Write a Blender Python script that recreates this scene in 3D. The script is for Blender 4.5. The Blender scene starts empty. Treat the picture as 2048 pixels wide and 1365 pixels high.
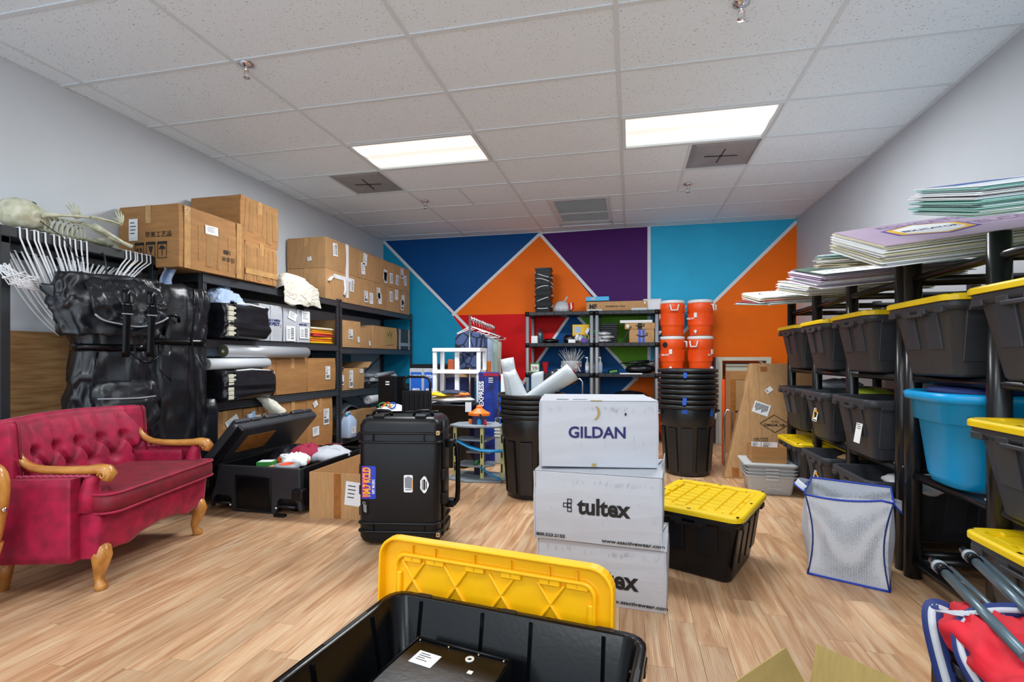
import bpy, bmesh, math, random
from mathutils import Vector, Matrix
R = random.Random(7)
sin, cos, pi = math.sin, math.cos, math.pi
rad = math.radians
SC = bpy.context.scene
COL = SC.collection

# ---------------------------------------------------------------- camera
cam = bpy.data.cameras.new('camera'); cam_o = bpy.data.objects.new('camera', cam); COL.objects.link(cam_o)
cam_o.location = (0, 0, 1.15); cam_o.rotation_euler = (pi/2, 0, .2025)
cam.sensor_width = 36; cam.lens = 951.0/2048*36; cam.shift_x = -.0201; cam.shift_y = .01714
cam.clip_start = .05
SC.camera = cam_o
# ---------------------------------------------------------------- world, lamps, exposure
w = bpy.data.worlds.new('world'); SC.world = w; w.use_nodes = True
w.node_tree.nodes['Background'].inputs[0].default_value = (.76, .89, 1, 1)
w.node_tree.nodes['Background'].inputs[1].default_value = 1.8
SC.view_settings.view_transform = 'Standard'; SC.view_settings.look = 'None'
SC.view_settings.exposure = 0.16; SC.view_settings.gamma = 1; SC.view_settings.use_curve_mapping = False
def area(name, x, y, z, sx, sy, power, col=(1, 1, 1)):
    l = bpy.data.lights.new(name, 'AREA'); l.shape = 'RECTANGLE'; l.size = sx; l.size_y = sy
    l.energy = power; l.color = col
    o = bpy.data.objects.new(name, l); COL.objects.link(o); o.location = (x, y, z); return o
CZ = 3.074                                   # ceiling height
LAMPS = [(-1.91, 4.15), (.533, 4.15), (-1.91, .49), (.533, .49), (-1.91, -2.56), (.533, -2.56)]
for i, (x, y) in enumerate(LAMPS):
    area('troffer_light', x, y, CZ - .035, 1.1, .5, 62 if i < 2 else 30, (.95, .985, 1))

# ---------------------------------------------------------------- helpers
def lin(c): return tuple(((v/255)/12.92 if v/255 <= .04045 else ((v/255+.055)/1.055)**2.4) for v in c)
MATS = {}
def mat(name, rgb, rough=.5, metal=0.0, var=0.0, vscale=6, bump=0.0, bscale=80, stretch=(1, 1, 1), sheen=0.0,
        alpha=1.0, trans=0.0, emit=None, spec=.5, rgb2=None, rnd=0.0, coat=0.0):
    m = bpy.data.materials.new(name); m.use_nodes = True; nt = m.node_tree; N = nt.nodes; L = nt.links
    b = N['Principled BSDF']; c = lin(rgb)
    b.inputs['Base Color'].default_value = (*c, 1); b.inputs['Roughness'].default_value = rough
    b.inputs['Metallic'].default_value = metal; b.inputs['Specular IOR Level'].default_value = spec
    if sheen: b.inputs['Sheen Weight'].default_value = sheen; b.inputs['Sheen Roughness'].default_value = .35
    if coat: b.inputs['Coat Weight'].default_value = coat
    if trans: b.inputs['Transmission Weight'].default_value = trans
    if alpha < 1: b.inputs['Alpha'].default_value = alpha
    if emit: b.inputs['Emission Color'].default_value = (*lin(rgb), 1); b.inputs['Emission Strength'].default_value = emit
    tc = N.new('ShaderNodeTexCoord'); mp = N.new('ShaderNodeMapping'); mp.inputs['Scale'].default_value = stretch
    L.new(tc.outputs['Object'], mp.inputs[0])
    if var or rgb2 or rnd:
        no = N.new('ShaderNodeTexNoise'); no.inputs['Scale'].default_value = vscale; no.inputs['Detail'].default_value = 6
        L.new(mp.outputs[0], no.inputs['Vector'])
        cr = N.new('ShaderNodeValToRGB'); c2 = lin(rgb2) if rgb2 else tuple(max(0, x*(1-var)) for x in c)
        c1 = c if rgb2 else tuple(min(1, x*(1+var)) for x in c)
        cr.color_ramp.elements[0].position = .35; cr.color_ramp.elements[0].color = (*c2, 1)
        cr.color_ramp.elements[1].position = .68; cr.color_ramp.elements[1].color = (*c1, 1)
        L.new(no.outputs['Fac'], cr.inputs[0]); out = cr.outputs[0]
        if rnd:
            oi = N.new('ShaderNodeObjectInfo'); mr = N.new('ShaderNodeMapRange'); hs = N.new('ShaderNodeHueSaturation')
            mr.inputs[3].default_value = 1-rnd; mr.inputs[4].default_value = 1+rnd
            L.new(oi.outputs['Random'], mr.inputs[0]); L.new(mr.outputs[0], hs.inputs['Value']); L.new(out, hs.inputs['Color']); out = hs.outputs[0]
        L.new(out, b.inputs['Base Color'])
    if bump:
        nb = N.new('ShaderNodeTexNoise'); nb.inputs['Scale'].default_value = bscale; nb.inputs['Detail'].default_value = 4
        L.new(mp.outputs[0], nb.inputs['Vector'])
        bp = N.new('ShaderNodeBump'); bp.inputs['Strength'].default_value = bump; bp.inputs['Distance'].default_value = .004
        L.new(nb.outputs['Fac'], bp.inputs['Height']); L.new(bp.outputs[0], b.inputs['Normal'])
    MATS[name] = m
    return m

class G:
    """collects faces of one mesh"""
    def __init__(s): s.v = []; s.f = []; s.m = []; s.s = []
    def add(s, vs, fs, mi=0, smooth=False, M=None):
        o = len(s.v)
        s.v += [tuple(M @ Vector(p)) if M else tuple(p) for p in vs]
        for f in fs: s.f.append([o+i for i in f]); s.m.append(mi); s.s.append(smooth)
        return s
    def box(s, x0, x1, y0, y1, z0, z1, mi=0, M=None):
        return s.add([(x0,y0,z0),(x1,y0,z0),(x1,y1,z0),(x0,y1,z0),(x0,y0,z1),(x1,y0,z1),(x1,y1,z1),(x0,y1,z1)],
                     [(0,3,2,1),(4,5,6,7),(0,1,5,4),(1,2,6,5),(2,3,7,6),(3,0,4,7)], mi, False, M)
    def frustum(s, b, t, z0, z1, mi=0, M=None):        # b,t = (x0,x1,y0,y1)
        return s.add([(b[0],b[2],z0),(b[1],b[2],z0),(b[1],b[3],z0),(b[0],b[3],z0),(t[0],t[2],z1),(t[1],t[2],z1),(t[1],t[3],z1),(t[0],t[3],z1)],
                     [(0,3,2,1),(4,5,6,7),(0,1,5,4),(1,2,6,5),(2,3,7,6),(3,0,4,7)], mi, False, M)
    def loops(s, rings, mi=0, smooth=True, closed=True, cap0=True, cap1=True, M=None, ringclosed=False):
        n = len(rings[0]); vs = [p for r in rings for p in r]; fs = []
        K = len(rings)
        for k in range(K if ringclosed else K-1):
            a, b = k*n, ((k+1) % K)*n
            for i in range(n if closed else n-1):
                j = (i+1) % n; fs.append((a+i, a+j, b+j, b+i))
        s.add(vs, fs, mi, smooth, M)
        if closed and not ringclosed:
            if cap0: s.add(rings[0], [tuple(range(n))[::-1]], mi, False, M)
            if cap1: s.add(rings[-1], [tuple(range(n))], mi, False, M)
        return s
    def lathe(s, prof, n=24, mi=0, M=None, cap0=True, cap1=True, smooth=True):
        return s.loops([[(r*cos(2*pi*i/n), r*sin(2*pi*i/n), z) for i in range(n)] for r, z in prof], mi, smooth, True, cap0, cap1, M)
    def cyl(s, x, y, z0, z1, r, n=16, mi=0, r1=None, M=None):
        r1 = r if r1 is None else r1
        return s.loops([[(x+r*cos(2*pi*i/n), y+r*sin(2*pi*i/n), z0) for i in range(n)], [(x+r1*cos(2*pi*i/n), y+r1*sin(2*pi*i/n), z1) for i in range(n)]], mi, True, M=M)
    def tube(s, pts, r, n=8, mi=0, closed=False, M=None, flat=1.0):
        P = [Vector(p) for p in pts]; K = len(P); rings = []; prev = None
        for k in range(K):
            if closed: t = P[(k+1) % K] - P[k-1]
            else: t = P[min(k+1, K-1)] - P[max(k-1, 0)]
            if t.length < 1e-9: t = Vector((0, 0, 1))
            t.normalize()
            if prev is None:
                a = Vector((0, 0, 1)) if abs(t.z) < .9 else Vector((1, 0, 0)); u = t.cross(a).normalized()
            else:
                u = prev - t*prev.dot(t); u = u.normalized() if u.length > 1e-6 else t.orthogonal().normalized()
            prev = u; w_ = t.cross(u); rr = r[k] if isinstance(r, (list, tuple)) else r
            rings.append([tuple(P[k] + u*rr*cos(2*pi*i/n) + w_*rr*flat*sin(2*pi*i/n)) for i in range(n)])
        return s.loops(rings, mi, True, M=M, ringclosed=closed)
    def prism(s, poly, z0, z1, mi=0, M=None, smooth=False):       # polygon in xy extruded in z
        n = len(poly)
        s.add([(x, y, z0) for x, y in poly]+[(x, y, z1) for x, y in poly],
              [tuple(range(n))[::-1], tuple(range(n, 2*n))], mi, False, M)
        s.add([(x, y, z0) for x, y in poly]+[(x, y, z1) for x, y in poly],
              [(i, (i+1) % n, n+(i+1) % n, n+i) for i in range(n)], mi, smooth, M)
        return s
    def sheet(s, fn, nu, nv, mi=0, smooth=True, M=None, th=0.0, normal=(0, 0, 1)):   # open surface, optional thickness
        vs = [Vector(fn(i/nu, j/nv)) for j in range(nv+1) for i in range(nu+1)]
        fs = [(j*(nu+1)+i, j*(nu+1)+i+1, (j+1)*(nu+1)+i+1, (j+1)*(nu+1)+i) for j in range(nv) for i in range(nu)]
        s.add(vs, fs, mi, smooth, M)
        if th:
            nn = Vector(normal)*th; s.add([v-nn for v in vs], [f[::-1] for f in fs], mi, smooth, M)
            W = nu+1; edge = [i for i in range(W)]+[j*W+nu for j in range(1, nv+1)]+[nv*W+i for i in range(nu-1, -1, -1)]+[j*W for j in range(nv-1, 0, -1)]
            ev = [vs[i] for i in edge]; n = len(ev)
            s.add(ev+[v-nn for v in ev], [(n+i, n+(i+1) % n, (i+1) % n, i) for i in range(n)], mi, False, M)
        return s
    def mesh(s, name, mats):
        me = bpy.data.meshes.new(name); me.from_pydata(s.v, [], s.f)
        for m in mats: me.materials.append(m)
        me.polygons.foreach_set('material_index', s.m); me.polygons.foreach_set('use_smooth', s.s)
        bm = bmesh.new(); bm.from_mesh(me); bmesh.ops.remove_doubles(bm, verts=bm.verts, dist=1e-6)
        bmesh.ops.recalc_face_normals(bm, faces=bm.faces); bm.to_mesh(me); bm.free()
        me.update(); return me
def rrect(x0, x1, y0, y1, r, n=4):
    pts = []
    for cx, cy, a in ((x1-r, y0+r, -pi/2), (x1-r, y1-r, 0), (x0+r, y1-r, pi/2), (x0+r, y0+r, pi)):
        pts += [(cx+r*cos(a+pi/2*i/n), cy+r*sin(a+pi/2*i/n)) for i in range(n+1)]
    return pts
def obj(name, g, mats, parent=None, bevel=0.0, seg=2, subd=0, solid=0.0):
    if not isinstance(mats, (list, tuple)): mats = [mats]
    me = g if isinstance(g, bpy.types.Mesh) else g.mesh(name, mats)
    o = bpy.data.objects.new(name, me); COL.objects.link(o)
    if parent: o.parent = parent
    if solid: md = o.modifiers.new('solid', 'SOLIDIFY'); md.thickness = solid; md.offset = 0
    if bevel: md = o.modifiers.new('bevel', 'BEVEL'); md.width = bevel; md.segments = seg; md.limit_method = 'ANGLE'; md.angle_limit = rad(35); md.use_clamp_overlap = True
    if subd: md = o.modifiers.new('subd', 'SUBSURF'); md.levels = subd; md.render_levels = subd
    return o
def tag(o, label, cat, group=None, kind=None):
    if label: o['label'] = label
    if cat: o['category'] = cat
    if group: o['group'] = group
    if kind: o['kind'] = kind
    return o
def thing(name, label, cat, loc=(0, 0, 0), rz=0.0, group=None):
    o = bpy.data.objects.new(name, None); COL.objects.link(o); o.empty_display_size = .1
    o.location = loc; o.rotation_euler = (0, 0, rz); return tag(o, label, cat, group)
def struct(name, g, mats, parent=None):
    o = obj(name, g, mats, parent)
    if not parent: o['kind'] = 'structure'
    return o
def dup(root, loc, rz=None, label=None, group=None):
    r = root.copy(); COL.objects.link(r); r.location = loc
    if rz is not None: r.rotation_euler = (0, 0, rz)
    if label: r['label'] = label
    if group: r['group'] = group
    for ch in list(root.children):
        c_ = ch.copy(); COL.objects.link(c_); c_.parent = r
        for gc in list(ch.children):
            d = gc.copy(); COL.objects.link(d); d.parent = c_
    return r
def crumple(o, amp, freq, seed=0, st=(1, 1, 1)):
    """push the vertices along their normals by ridged noise: folds and creases"""
    from mathutils import noise
    me = o.data; vn = [v.normal.copy() for v in me.vertices]; off = Vector((seed*3.7, seed*1.3, 2.1*seed))
    for v, nn in zip(me.vertices, vn):
        p = Vector((v.co.x*st[0], v.co.y*st[1], v.co.z*st[2]))*freq+off; a = noise.noise(p)*.6+noise.noise(p*2.3)*.35
        r_ = 1-abs(noise.noise(p*.9+Vector((a, a, a))))*3.2
        v.co += nn*(a*.6+max(0, r_)*.7-.2)*amp
    me.update(); return o
def T(x=0, y=0, z=0): return Matrix.Translation((x, y, z))
def RX(a): return Matrix.Rotation(a, 4, 'X')
def RY(a): return Matrix.Rotation(a, 4, 'Y')
def RZ(a): return Matrix.Rotation(a, 4, 'Z')
def lettering(txt, size, m, M, parent=None, name='lettering', bold=0.0, sx=1.0, extr=.0006, align='CENTER'):
    """flat lettering; M maps text plane (x right, y up, z out) to the parent's space"""
    cu = bpy.data.curves.new(name, 'FONT'); cu.body = txt; cu.size = size; cu.extrude = extr; cu.offset = bold
    cu.align_x = align; cu.align_y = 'CENTER'; cu.resolution_u = 3
    ob = bpy.data.objects.new(name, cu); COL.objects.link(ob)
    dg = bpy.context.evaluated_depsgraph_get(); me = bpy.data.meshes.new_from_object(ob.evaluated_get(dg))
    bpy.data.objects.remove(ob)
    me.transform(M @ Matrix.Diagonal((sx, 1, 1, 1))); me.materials.clear(); me.materials.append(m)
    o = bpy.data.objects.new(name, me); COL.objects.link(o); o.parent = parent; return o
FRONT = RX(pi/2)                                     # text facing -Y
def face_m(side, x, y, z):                           # plane on a side of a box: f = -Y, r = +X, l = -X, t = +Z, b = +Y
    return T(x, y, z) @ {'f': RX(pi/2), 'r': RZ(pi/2) @ RX(pi/2), 'l': RZ(-pi/2) @ RX(pi/2), 't': Matrix(), 'b': RZ(pi) @ RX(pi/2)}[side]

# ---------------------------------------------------------------- materials
M_wall = mat('painted wall', (208, 214, 220), .75, var=.03, vscale=2, bump=.08, bscale=60)
M_black = mat('black plastic', (14, 15, 19), .36, var=.15, vscale=9, bump=.08, bscale=160, spec=.32)
M_blackg = mat('glossy black plastic', (8, 9, 12), .20, var=.2, vscale=6, bump=.05, bscale=60, spec=.22)
M_dgrey = mat('charcoal tote plastic', (55, 57, 62), .42, var=.12, vscale=7, bump=.10, bscale=180, spec=.35)
M_yellow = mat('yellow lid plastic', (232, 196, 8), .4, var=.05, vscale=8, bump=.05, bscale=150)
M_amber = mat('amber yellow lid plastic', (252, 184, 6), .36, var=.05, vscale=8, bump=.05, bscale=150)
M_card = mat('cardboard', (184, 142, 96), .8, var=.09, vscale=7, bump=.14, bscale=40, stretch=(6, 6, 1), rnd=.10)
M_card2 = mat('brown cardboard', (170, 122, 72), .78, var=.12, vscale=6, bump=.2, bscale=30, stretch=(1, 1, 5), rnd=.08)
M_khaki = mat('cardboard inside', (166, 142, 84), .85, var=.07, vscale=12, bump=.1, bscale=60, stretch=(8, 1, 1))
M_tape = mat('packing tape', (160, 104, 52), .22, var=.15, vscale=20, bump=.2, bscale=30)
M_tapec = mat('clear packing tape', (192, 150, 98), .16, var=.12, vscale=22, bump=.5, bscale=40)
M_paper = mat('white paper', (238, 240, 243), .6, var=.02)
M_ink = mat('black ink', (18, 18, 22), .6)
M_white = mat('white carton', (184, 187, 195), .7, var=.03, vscale=5, bump=.12, bscale=60, stretch=(1, 1, 3))
M_grey = mat('grey painted steel', (72, 75, 80), .38, metal=.35, var=.1, vscale=20, bump=.04)
M_steel = mat('dark steel', (44, 46, 50), .4, metal=.4, var=.12, vscale=20)
M_chrome = mat('chrome', (215, 215, 220), .15, metal=1)
M_tubeb = mat('black tube', (22, 24, 28), .25, var=.2, vscale=30)
M_velvet = mat('crimson velvet', (180, 8, 64), .62, var=.28, vscale=16, bump=.12, bscale=90, sheen=.12, rgb2=(136, 4, 48))
M_velvd = mat('dark crimson velvet', (132, 2, 34), .6, var=.3, vscale=14, bump=.12, bscale=90, sheen=.08, rgb2=(100, 1, 24))
M_oak = mat('honey oak', (206, 146, 70), .34, var=.2, vscale=9, bump=.06, bscale=30, stretch=(5, 1, 1), rgb2=(160, 96, 34), coat=.3)
M_nylon = mat('black nylon', (17, 20, 27), .32, var=.3, vscale=10, bump=.6, bscale=16)
M_bone = mat('ivory bone plastic', (216, 218, 196), .5, var=.12, vscale=20, rgb2=(176, 176, 148))
M_rope = mat('white rope', (232, 234, 238), .8)
M_cloth = mat('off white cloth', (226, 222, 208), .85, var=.05, bump=.15, bscale=60)
M_ply = mat('plywood', (176, 136, 88), .7, var=.14, vscale=5, stretch=(1, 1, 9), rgb2=(140, 100, 58), bump=.1, bscale=20)
M_vinyl = mat('grey white vinyl', (212, 216, 222), .4, var=.04)
M_blue = mat('bright blue plastic', (0, 158, 222), .32, var=.06, vscale=5)
M_orange = mat('orange cooler plastic', (244, 84, 16), .42, var=.05, vscale=8)
M_whitep = mat('white plastic', (232, 234, 236), .4)
M_red = mat('red fabric', (198, 14, 38), .75, var=.18, vscale=8, bump=.35, bscale=18)
M_navy = mat('navy webbing', (24, 44, 104), .7)
M_lblue = mat('light blue cloth', (176, 196, 226), .85, var=.08, bump=.2, bscale=30)
M_clear = mat('clear plastic', (214, 220, 226), .2, alpha=.62)
M_gloss = mat('glossy clear tape', (200, 160, 110), .07, alpha=.30, bump=.9, bscale=40)
M_film = mat('translucent film', (198, 205, 210), .35, alpha=.80, var=.05)
M_bluetape = mat('blue masking tape', (30, 92, 200), .6)
M_gpost = mat('grey plastic post', (150, 156, 164), .4)

# ---------------------------------------------------------------- floor (real planks)
XL, XR, YB, YF = -3.95, 2.236, 7.12, -1.6
def plank_mat():
    m = bpy.data.materials.new('oak laminate'); m.use_nodes = True; nt = m.node_tree; N = nt.nodes; L = nt.links
    b = N['Principled BSDF']; b.inputs['Roughness'].default_value = .36
    tc = N.new('ShaderNodeTexCoord'); oi = N.new('ShaderNodeObjectInfo'); ge = N.new('ShaderNodeNewGeometry')
    mul = N.new('ShaderNodeMath'); mul.operation = 'MULTIPLY'; mul.inputs[1].default_value = 57
    L.new(oi.outputs['Random'], mul.inputs[0])
    cx = N.new('ShaderNodeCombineXYZ'); L.new(mul.outputs[0], cx.inputs[0]); L.new(mul.outputs[0], cx.inputs[1])
    va = N.new('ShaderNodeVectorMath'); va.operation = 'ADD'; L.new(ge.outputs['Position'], va.inputs[0]); L.new(cx.outputs[0], va.inputs[1])
    mp = N.new('ShaderNodeMapping'); mp.inputs['Scale'].default_value = (9, .9, 1); L.new(va.outputs[0], mp.inputs[0])
    n1 = N.new('ShaderNodeTexNoise'); n1.inputs['Scale'].default_value = 2.4; n1.inputs['Detail'].default_value = 7; n1.inputs['Distortion'].default_value = 1.2
    L.new(mp.outputs[0], n1.inputs['Vector'])
    cr = N.new('ShaderNodeValToRGB'); e = cr.color_ramp.elements
    e[0].position = .30; e[0].color = (*lin((178, 130, 92)), 1); e[1].position = .70; e[1].color = (*lin((222, 190, 154)), 1)
    k = e.new(.5); k.color = (*lin((206, 163, 124)), 1)
    L.new(n1.outputs['Fac'], cr.inputs[0])
    wv = N.new('ShaderNodeTexWave'); wv.wave_type = 'BANDS'; wv.inputs['Scale'].default_value = 5; wv.inputs['Distortion'].default_value = 9
    wv.inputs['Detail'].default_value = 3; wv.inputs['Detail Scale'].default_value = .7
    L.new(mp.outputs[0], wv.inputs['Vector'])
    mx = N.new('ShaderNodeMix'); mx.data_type = 'RGBA'; mx.blend_type = 'MULTIPLY'; mx.inputs[0].default_value = .32
    L.new(cr.outputs[0], mx.inputs[6]); L.new(wv.outputs['Color'], mx.inputs[7])
    hs = N.new('ShaderNodeHueSaturation'); mr = N.new('ShaderNodeMapRange'); mr.inputs[3].default_value = .84; mr.inputs[4].default_value = 1.16
    L.new(oi.outputs['Random'], mr.inputs[0]); L.new(mr.outputs[0], hs.inputs['Value']); L.new(mx.outputs[2], hs.inputs['Color'])
    L.new(hs.outputs[0], b.inputs['Base Color'])
    return m
M_plank = plank_mat()
fl = struct('floor', G().box(XL, XR, YF, YB, -.03, -.006), mat('floor seam', (120, 88, 62), .6))
pw, pl = .1055, 1.22
pm = G().box(-pw/2+.0006, pw/2-.0006, -pl/2+.0007, pl/2-.0007, -.006, 0).mesh('plank', [M_plank])
plist = []
nx = int((XR-XL)/pw)+1
for i in range(nx):
    off = R.uniform(0, pl)
    for j in range(-2, 8):
        x = XL+pw*(i+.5); y = YF+off+pl*j
        plist.append((x, y))
def in_view(x, y):
    d = -sin(.2025)*x+cos(.2025)*y; l = cos(.2025)*x+sin(.2025)*y
    return d > .9 and -1.15 < l/max(d, .1) < 1.08
plist2 = []
for x, y in plist:
    y0, y1 = max(YF, y-pl/2), min(YB, y+pl/2)
    x0, x1 = x-pw/2, min(XR, x+pw/2)
    if y1-y0 < .05 or x1-x0 < .01: continue
    plist2.append((x0, x1, y0, y1, x, y, any(in_view(x, y0+(y1-y0)*k/6) for k in range(7))))
plist2.sort(key=lambda p: (not p[6], max(p[3]-2, p[5])))
rest = G(); cnt = 0
for x0, x1, y0, y1, x, y, vis in plist2:
    full = y1-y0 > pl-1e-4 and x1-x0 > pw-1e-4
    if vis and cnt < 298:
        if full: o = bpy.data.objects.new('plank', pm); COL.objects.link(o); o.location = (x, y, 0); o.parent = fl
        else: obj('plank', G().box(x0+.0006, x1-.0006, y0+.0007, y1-.0007, -.006, 0), M_plank, fl)
        cnt += 1
    else: rest.box(x0+.0006, x1-.0006, y0+.0007, y1-.0007, -.006, 0)
tag(obj('plank_field', rest, M_plank, fl), None, None, None, 'stuff')

# ---------------------------------------------------------------- walls
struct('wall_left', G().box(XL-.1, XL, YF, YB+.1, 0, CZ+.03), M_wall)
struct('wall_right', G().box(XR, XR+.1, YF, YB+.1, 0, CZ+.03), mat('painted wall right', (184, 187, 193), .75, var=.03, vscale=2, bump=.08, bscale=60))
pc = dict(teal=(24, 152, 196), teal2=(50, 176, 220), blue=(0, 74, 140), orange=(246, 112, 14), purple=(72, 22, 98), red=(212, 12, 18), green=(98, 158, 32), dblue=(0, 78, 140), white=(226, 230, 236))
pm_ = {k: mat('mural paint '+k, v, .6, var=.04, vscale=3, bump=.05, bscale=50, spec=.2) for k, v in pc.items()}
pk = list(pm_); W = G().box(XL, XR, YB, YB+.1, 0, CZ+.03, pk.index('white'))
lay = [0]
def paint(col, pts):
    lay[0] += .0004
    W.prism([(x, z) for x, z in pts], 0, .0006+lay[0], pk.index(col), T(0, YB, 0) @ RX(pi/2))
L_ = XL; R_ = XR; t_ = CZ
# corners of the pattern, metres on the wall
A1 = (-3.95, 3.07); B1 = (-1.35, 3.05); C1 = (-2.757, 1.835); E1 = (-1.55, .69)
def off_line(p, q, t=.022):
    d = Vector((q[0]-p[0], q[1]-p[1])).normalized(); n = Vector((-d.y, d.x))*t
    return [(p[0]+n.x, p[1]+n.y), (p[0]-n.x, p[1]-n.y), (q[0]-n.x, q[1]-n.y), (q[0]+n.x, q[1]+n.y)]
def stripe(p, q, t=.022): paint('white', off_line(p, q, t)[::-1])
paint('teal', [(L_, 0), (E1[0]+.62, 0), C1, A1, (L_, t_)])
paint('blue', [C1, B1, (B1[0], t_), (L_, t_), A1])
paint('orange', [C1, (-.35, 1.835), B1])
paint('purple', [(-.35, 1.81), (.268, 1.81), (.268, t_), B1])
paint('red', [C1, (-.87, 1.835), (-2.05, .10), (E1[0]-.2, .5)])
paint('dblue', [(-.87, 1.81), (-.78, 1.81), (.30, .62), (-.35, .0), (-2.1, .0)])
paint('green', [(-.80, 1.81), (.268, 1.81), (.268, 1.05), (.10, .86)])
paint('teal2', [(.268, .95), (2.236, 3.05), (2.236, t_), (.268, t_)])
paint('orange', [(.1, .86), (.268, 1.03), (2.236, 3.0), (2.236, 0), (-.75, 0)])
stripe(A1, (-1.6, .75)); stripe(B1, C1); stripe(B1, (-.30, 1.835)); stripe((-.80, 1.81), (.10, .83), .02); stripe((-.87, 1.83), (-2.1, .08), .02)
stripe((2.236, 3.03), (-.75, 0.02)); stripe((.268, t_), (.268, 1.02)); 
struct('wall_back', W, list(pm_.values()))
struct('baseboard_left', G().box(XL, XL+.012, YF, YB, 0, .1), mat('baseboard vinyl', (96, 84, 78), .6))
struct('baseboard_right', G().box(XR-.012, XR, YF, YB, 0, .1), MATS['baseboard vinyl'])

# ---------------------------------------------------------------- suspended ceiling
def tile_mat():
    m = mat('mineral ceiling tile', (232, 243, 252), .9, bump=.35, bscale=260); nt = m.node_tree; N = nt.nodes; L = nt.links
    tc = N.new('ShaderNodeNewGeometry'); v = N.new('ShaderNodeTexNoise'); v.inputs['Scale'].default_value = 75; v.inputs['Detail'].default_value = 2
    mp = N.new('ShaderNodeMapping'); mp.inputs['Scale'].default_value = (1, 1.6, 1)
    L.new(tc.outputs['Position'], mp.inputs[0]); L.new(mp.outputs[0], v.inputs['Vector'])
    cr = N.new('ShaderNodeValToRGB'); cr.color_ramp.elements[0].position = .29; cr.color_ramp.elements[0].color = (*lin((140, 142, 144)), 1)
    cr.color_ramp.elements[1].position = .345; cr.color_ramp.elements[1].color = (*lin((232, 243, 252)), 1)
    L.new(v.outputs['Fac'], cr.inputs[0]); L.new(cr.outputs[0], N['Principled BSDF'].inputs['Base Color'])
    return m
M_tile = tile_mat(); M_grid = mat('ceiling grid', (214, 222, 228), .6)
ce = struct('ceiling', G().box(XL, XR, YF, YB, CZ+.03, CZ+.06), M_tile)
xs = [XL, -3.737, -2.517, -1.297, -.077, 1.143, XR]
ys = [YF]; y = 2.625-.61*6
while y < YB:
    if y > YF+.05: ys.append(y)
    y += .61
ys.append(YB)
def cell(x, y):
    return x, y
def diff_mat():
    m = mat('lit acrylic diffuser', (240, 240, 236), .4); N = m.node_tree.nodes; L = m.node_tree.links; b = N['Principled BSDF']
    tc = N.new('ShaderNodeTexCoord'); sp = N.new('ShaderNodeSeparateXYZ'); L.new(tc.outputs['Object'], sp.inputs[0])
    a = N.new('ShaderNodeMath'); a.operation = 'ABSOLUTE'; L.new(sp.outputs[1], a.inputs[0])          # two tubes behind the panel
    d = N.new('ShaderNodeMath'); d.operation = 'SUBTRACT'; d.inputs[1].default_value = .135; L.new(a.outputs[0], d.inputs[0])
    e = N.new('ShaderNodeMath'); e.operation = 'ABSOLUTE'; L.new(d.outputs[0], e.inputs[0])
    r = N.new('ShaderNodeMapRange'); r.interpolation_type = 'SMOOTHSTEP'; r.inputs[1].default_value = 0; r.inputs[2].default_value = .13; r.inputs[3].default_value = 1.0; r.inputs[4].default_value = .62
    L.new(e.outputs[0], r.inputs[0]); L.new(r.outputs[0], b.inputs['Emission Strength']); b.inputs['Emission Color'].default_value = (*lin((255, 250, 240)), 1); return m
M_diff = diff_mat()
M_vent = mat('grey vent metal', (150, 152, 155), .5, metal=.2, var=.12, vscale=3)
def is_lamp(xm, ym): return any(abs(xm-a) < .3 and abs(ym-b) < .2 for a, b in LAMPS)
for i in range(len(xs)-1):
    for j in range(len(ys)-1):
        x0, x1, y0, y1 = xs[i], xs[i+1], ys[j], ys[j+1]; xm, ym = (x0+x1)/2, (y0+y1)/2
        if is_lamp(xm, ym): continue
        segs = [(x0, x1)]
        if abs(ym-4.76) < .1 and i in (1, 4): segs = [(x0, xm)] if i == 1 else [(x0, xm)]
        if abs(ym-4.76) < .1 and i == 1: segs = [(x0, xm-.0)]
        if abs(ym-5.37) < .1 and i in (2, 4): segs = [(x0, xm), (xm, x1)]
        if i == 3 and 5.66 < ym < 6.9: segs = [(x0, x0+.305), (x1-.17, x1)]
        for a, b in segs:
            if b-a > .03 and y1-y0 > .02: obj('ceiling_tile', G().box(a+.006, b-.006, y0+.006, y1-.006, CZ+.001+R.uniform(0, .003), CZ+.016), M_tile, ce)
gb = .0125
for x in xs[1:-1]: obj('grid_bar', G().box(x-gb, x+gb, YF, YB, CZ-.004, CZ+.02), M_grid, ce)
for y in ys[1:-1]: obj('grid_bar', G().box(XL, XR, y-gb, y+gb, CZ-.0035, CZ+.0195), M_grid, ce)
for x0, y0, y1 in ((-3.127, 4.455, 5.065), (.533, 4.455, 5.675), (-1.907, 5.065, 5.675), (-.992, 5.675, 6.895), (-.247, 5.675, 6.895)):
    obj('grid_bar', G().box(x0-gb, x0+gb, y0, y1, CZ-.0038, CZ+.0192), M_grid, ce)
obj('wall_angle', G().box(XL, XL+.02, YF, YB, CZ-.006, CZ).box(XR-.02, XR, YF, YB, CZ-.006, CZ).box(XL, XR, YB-.02, YB, CZ-.006, CZ), M_grid, ce)
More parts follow.
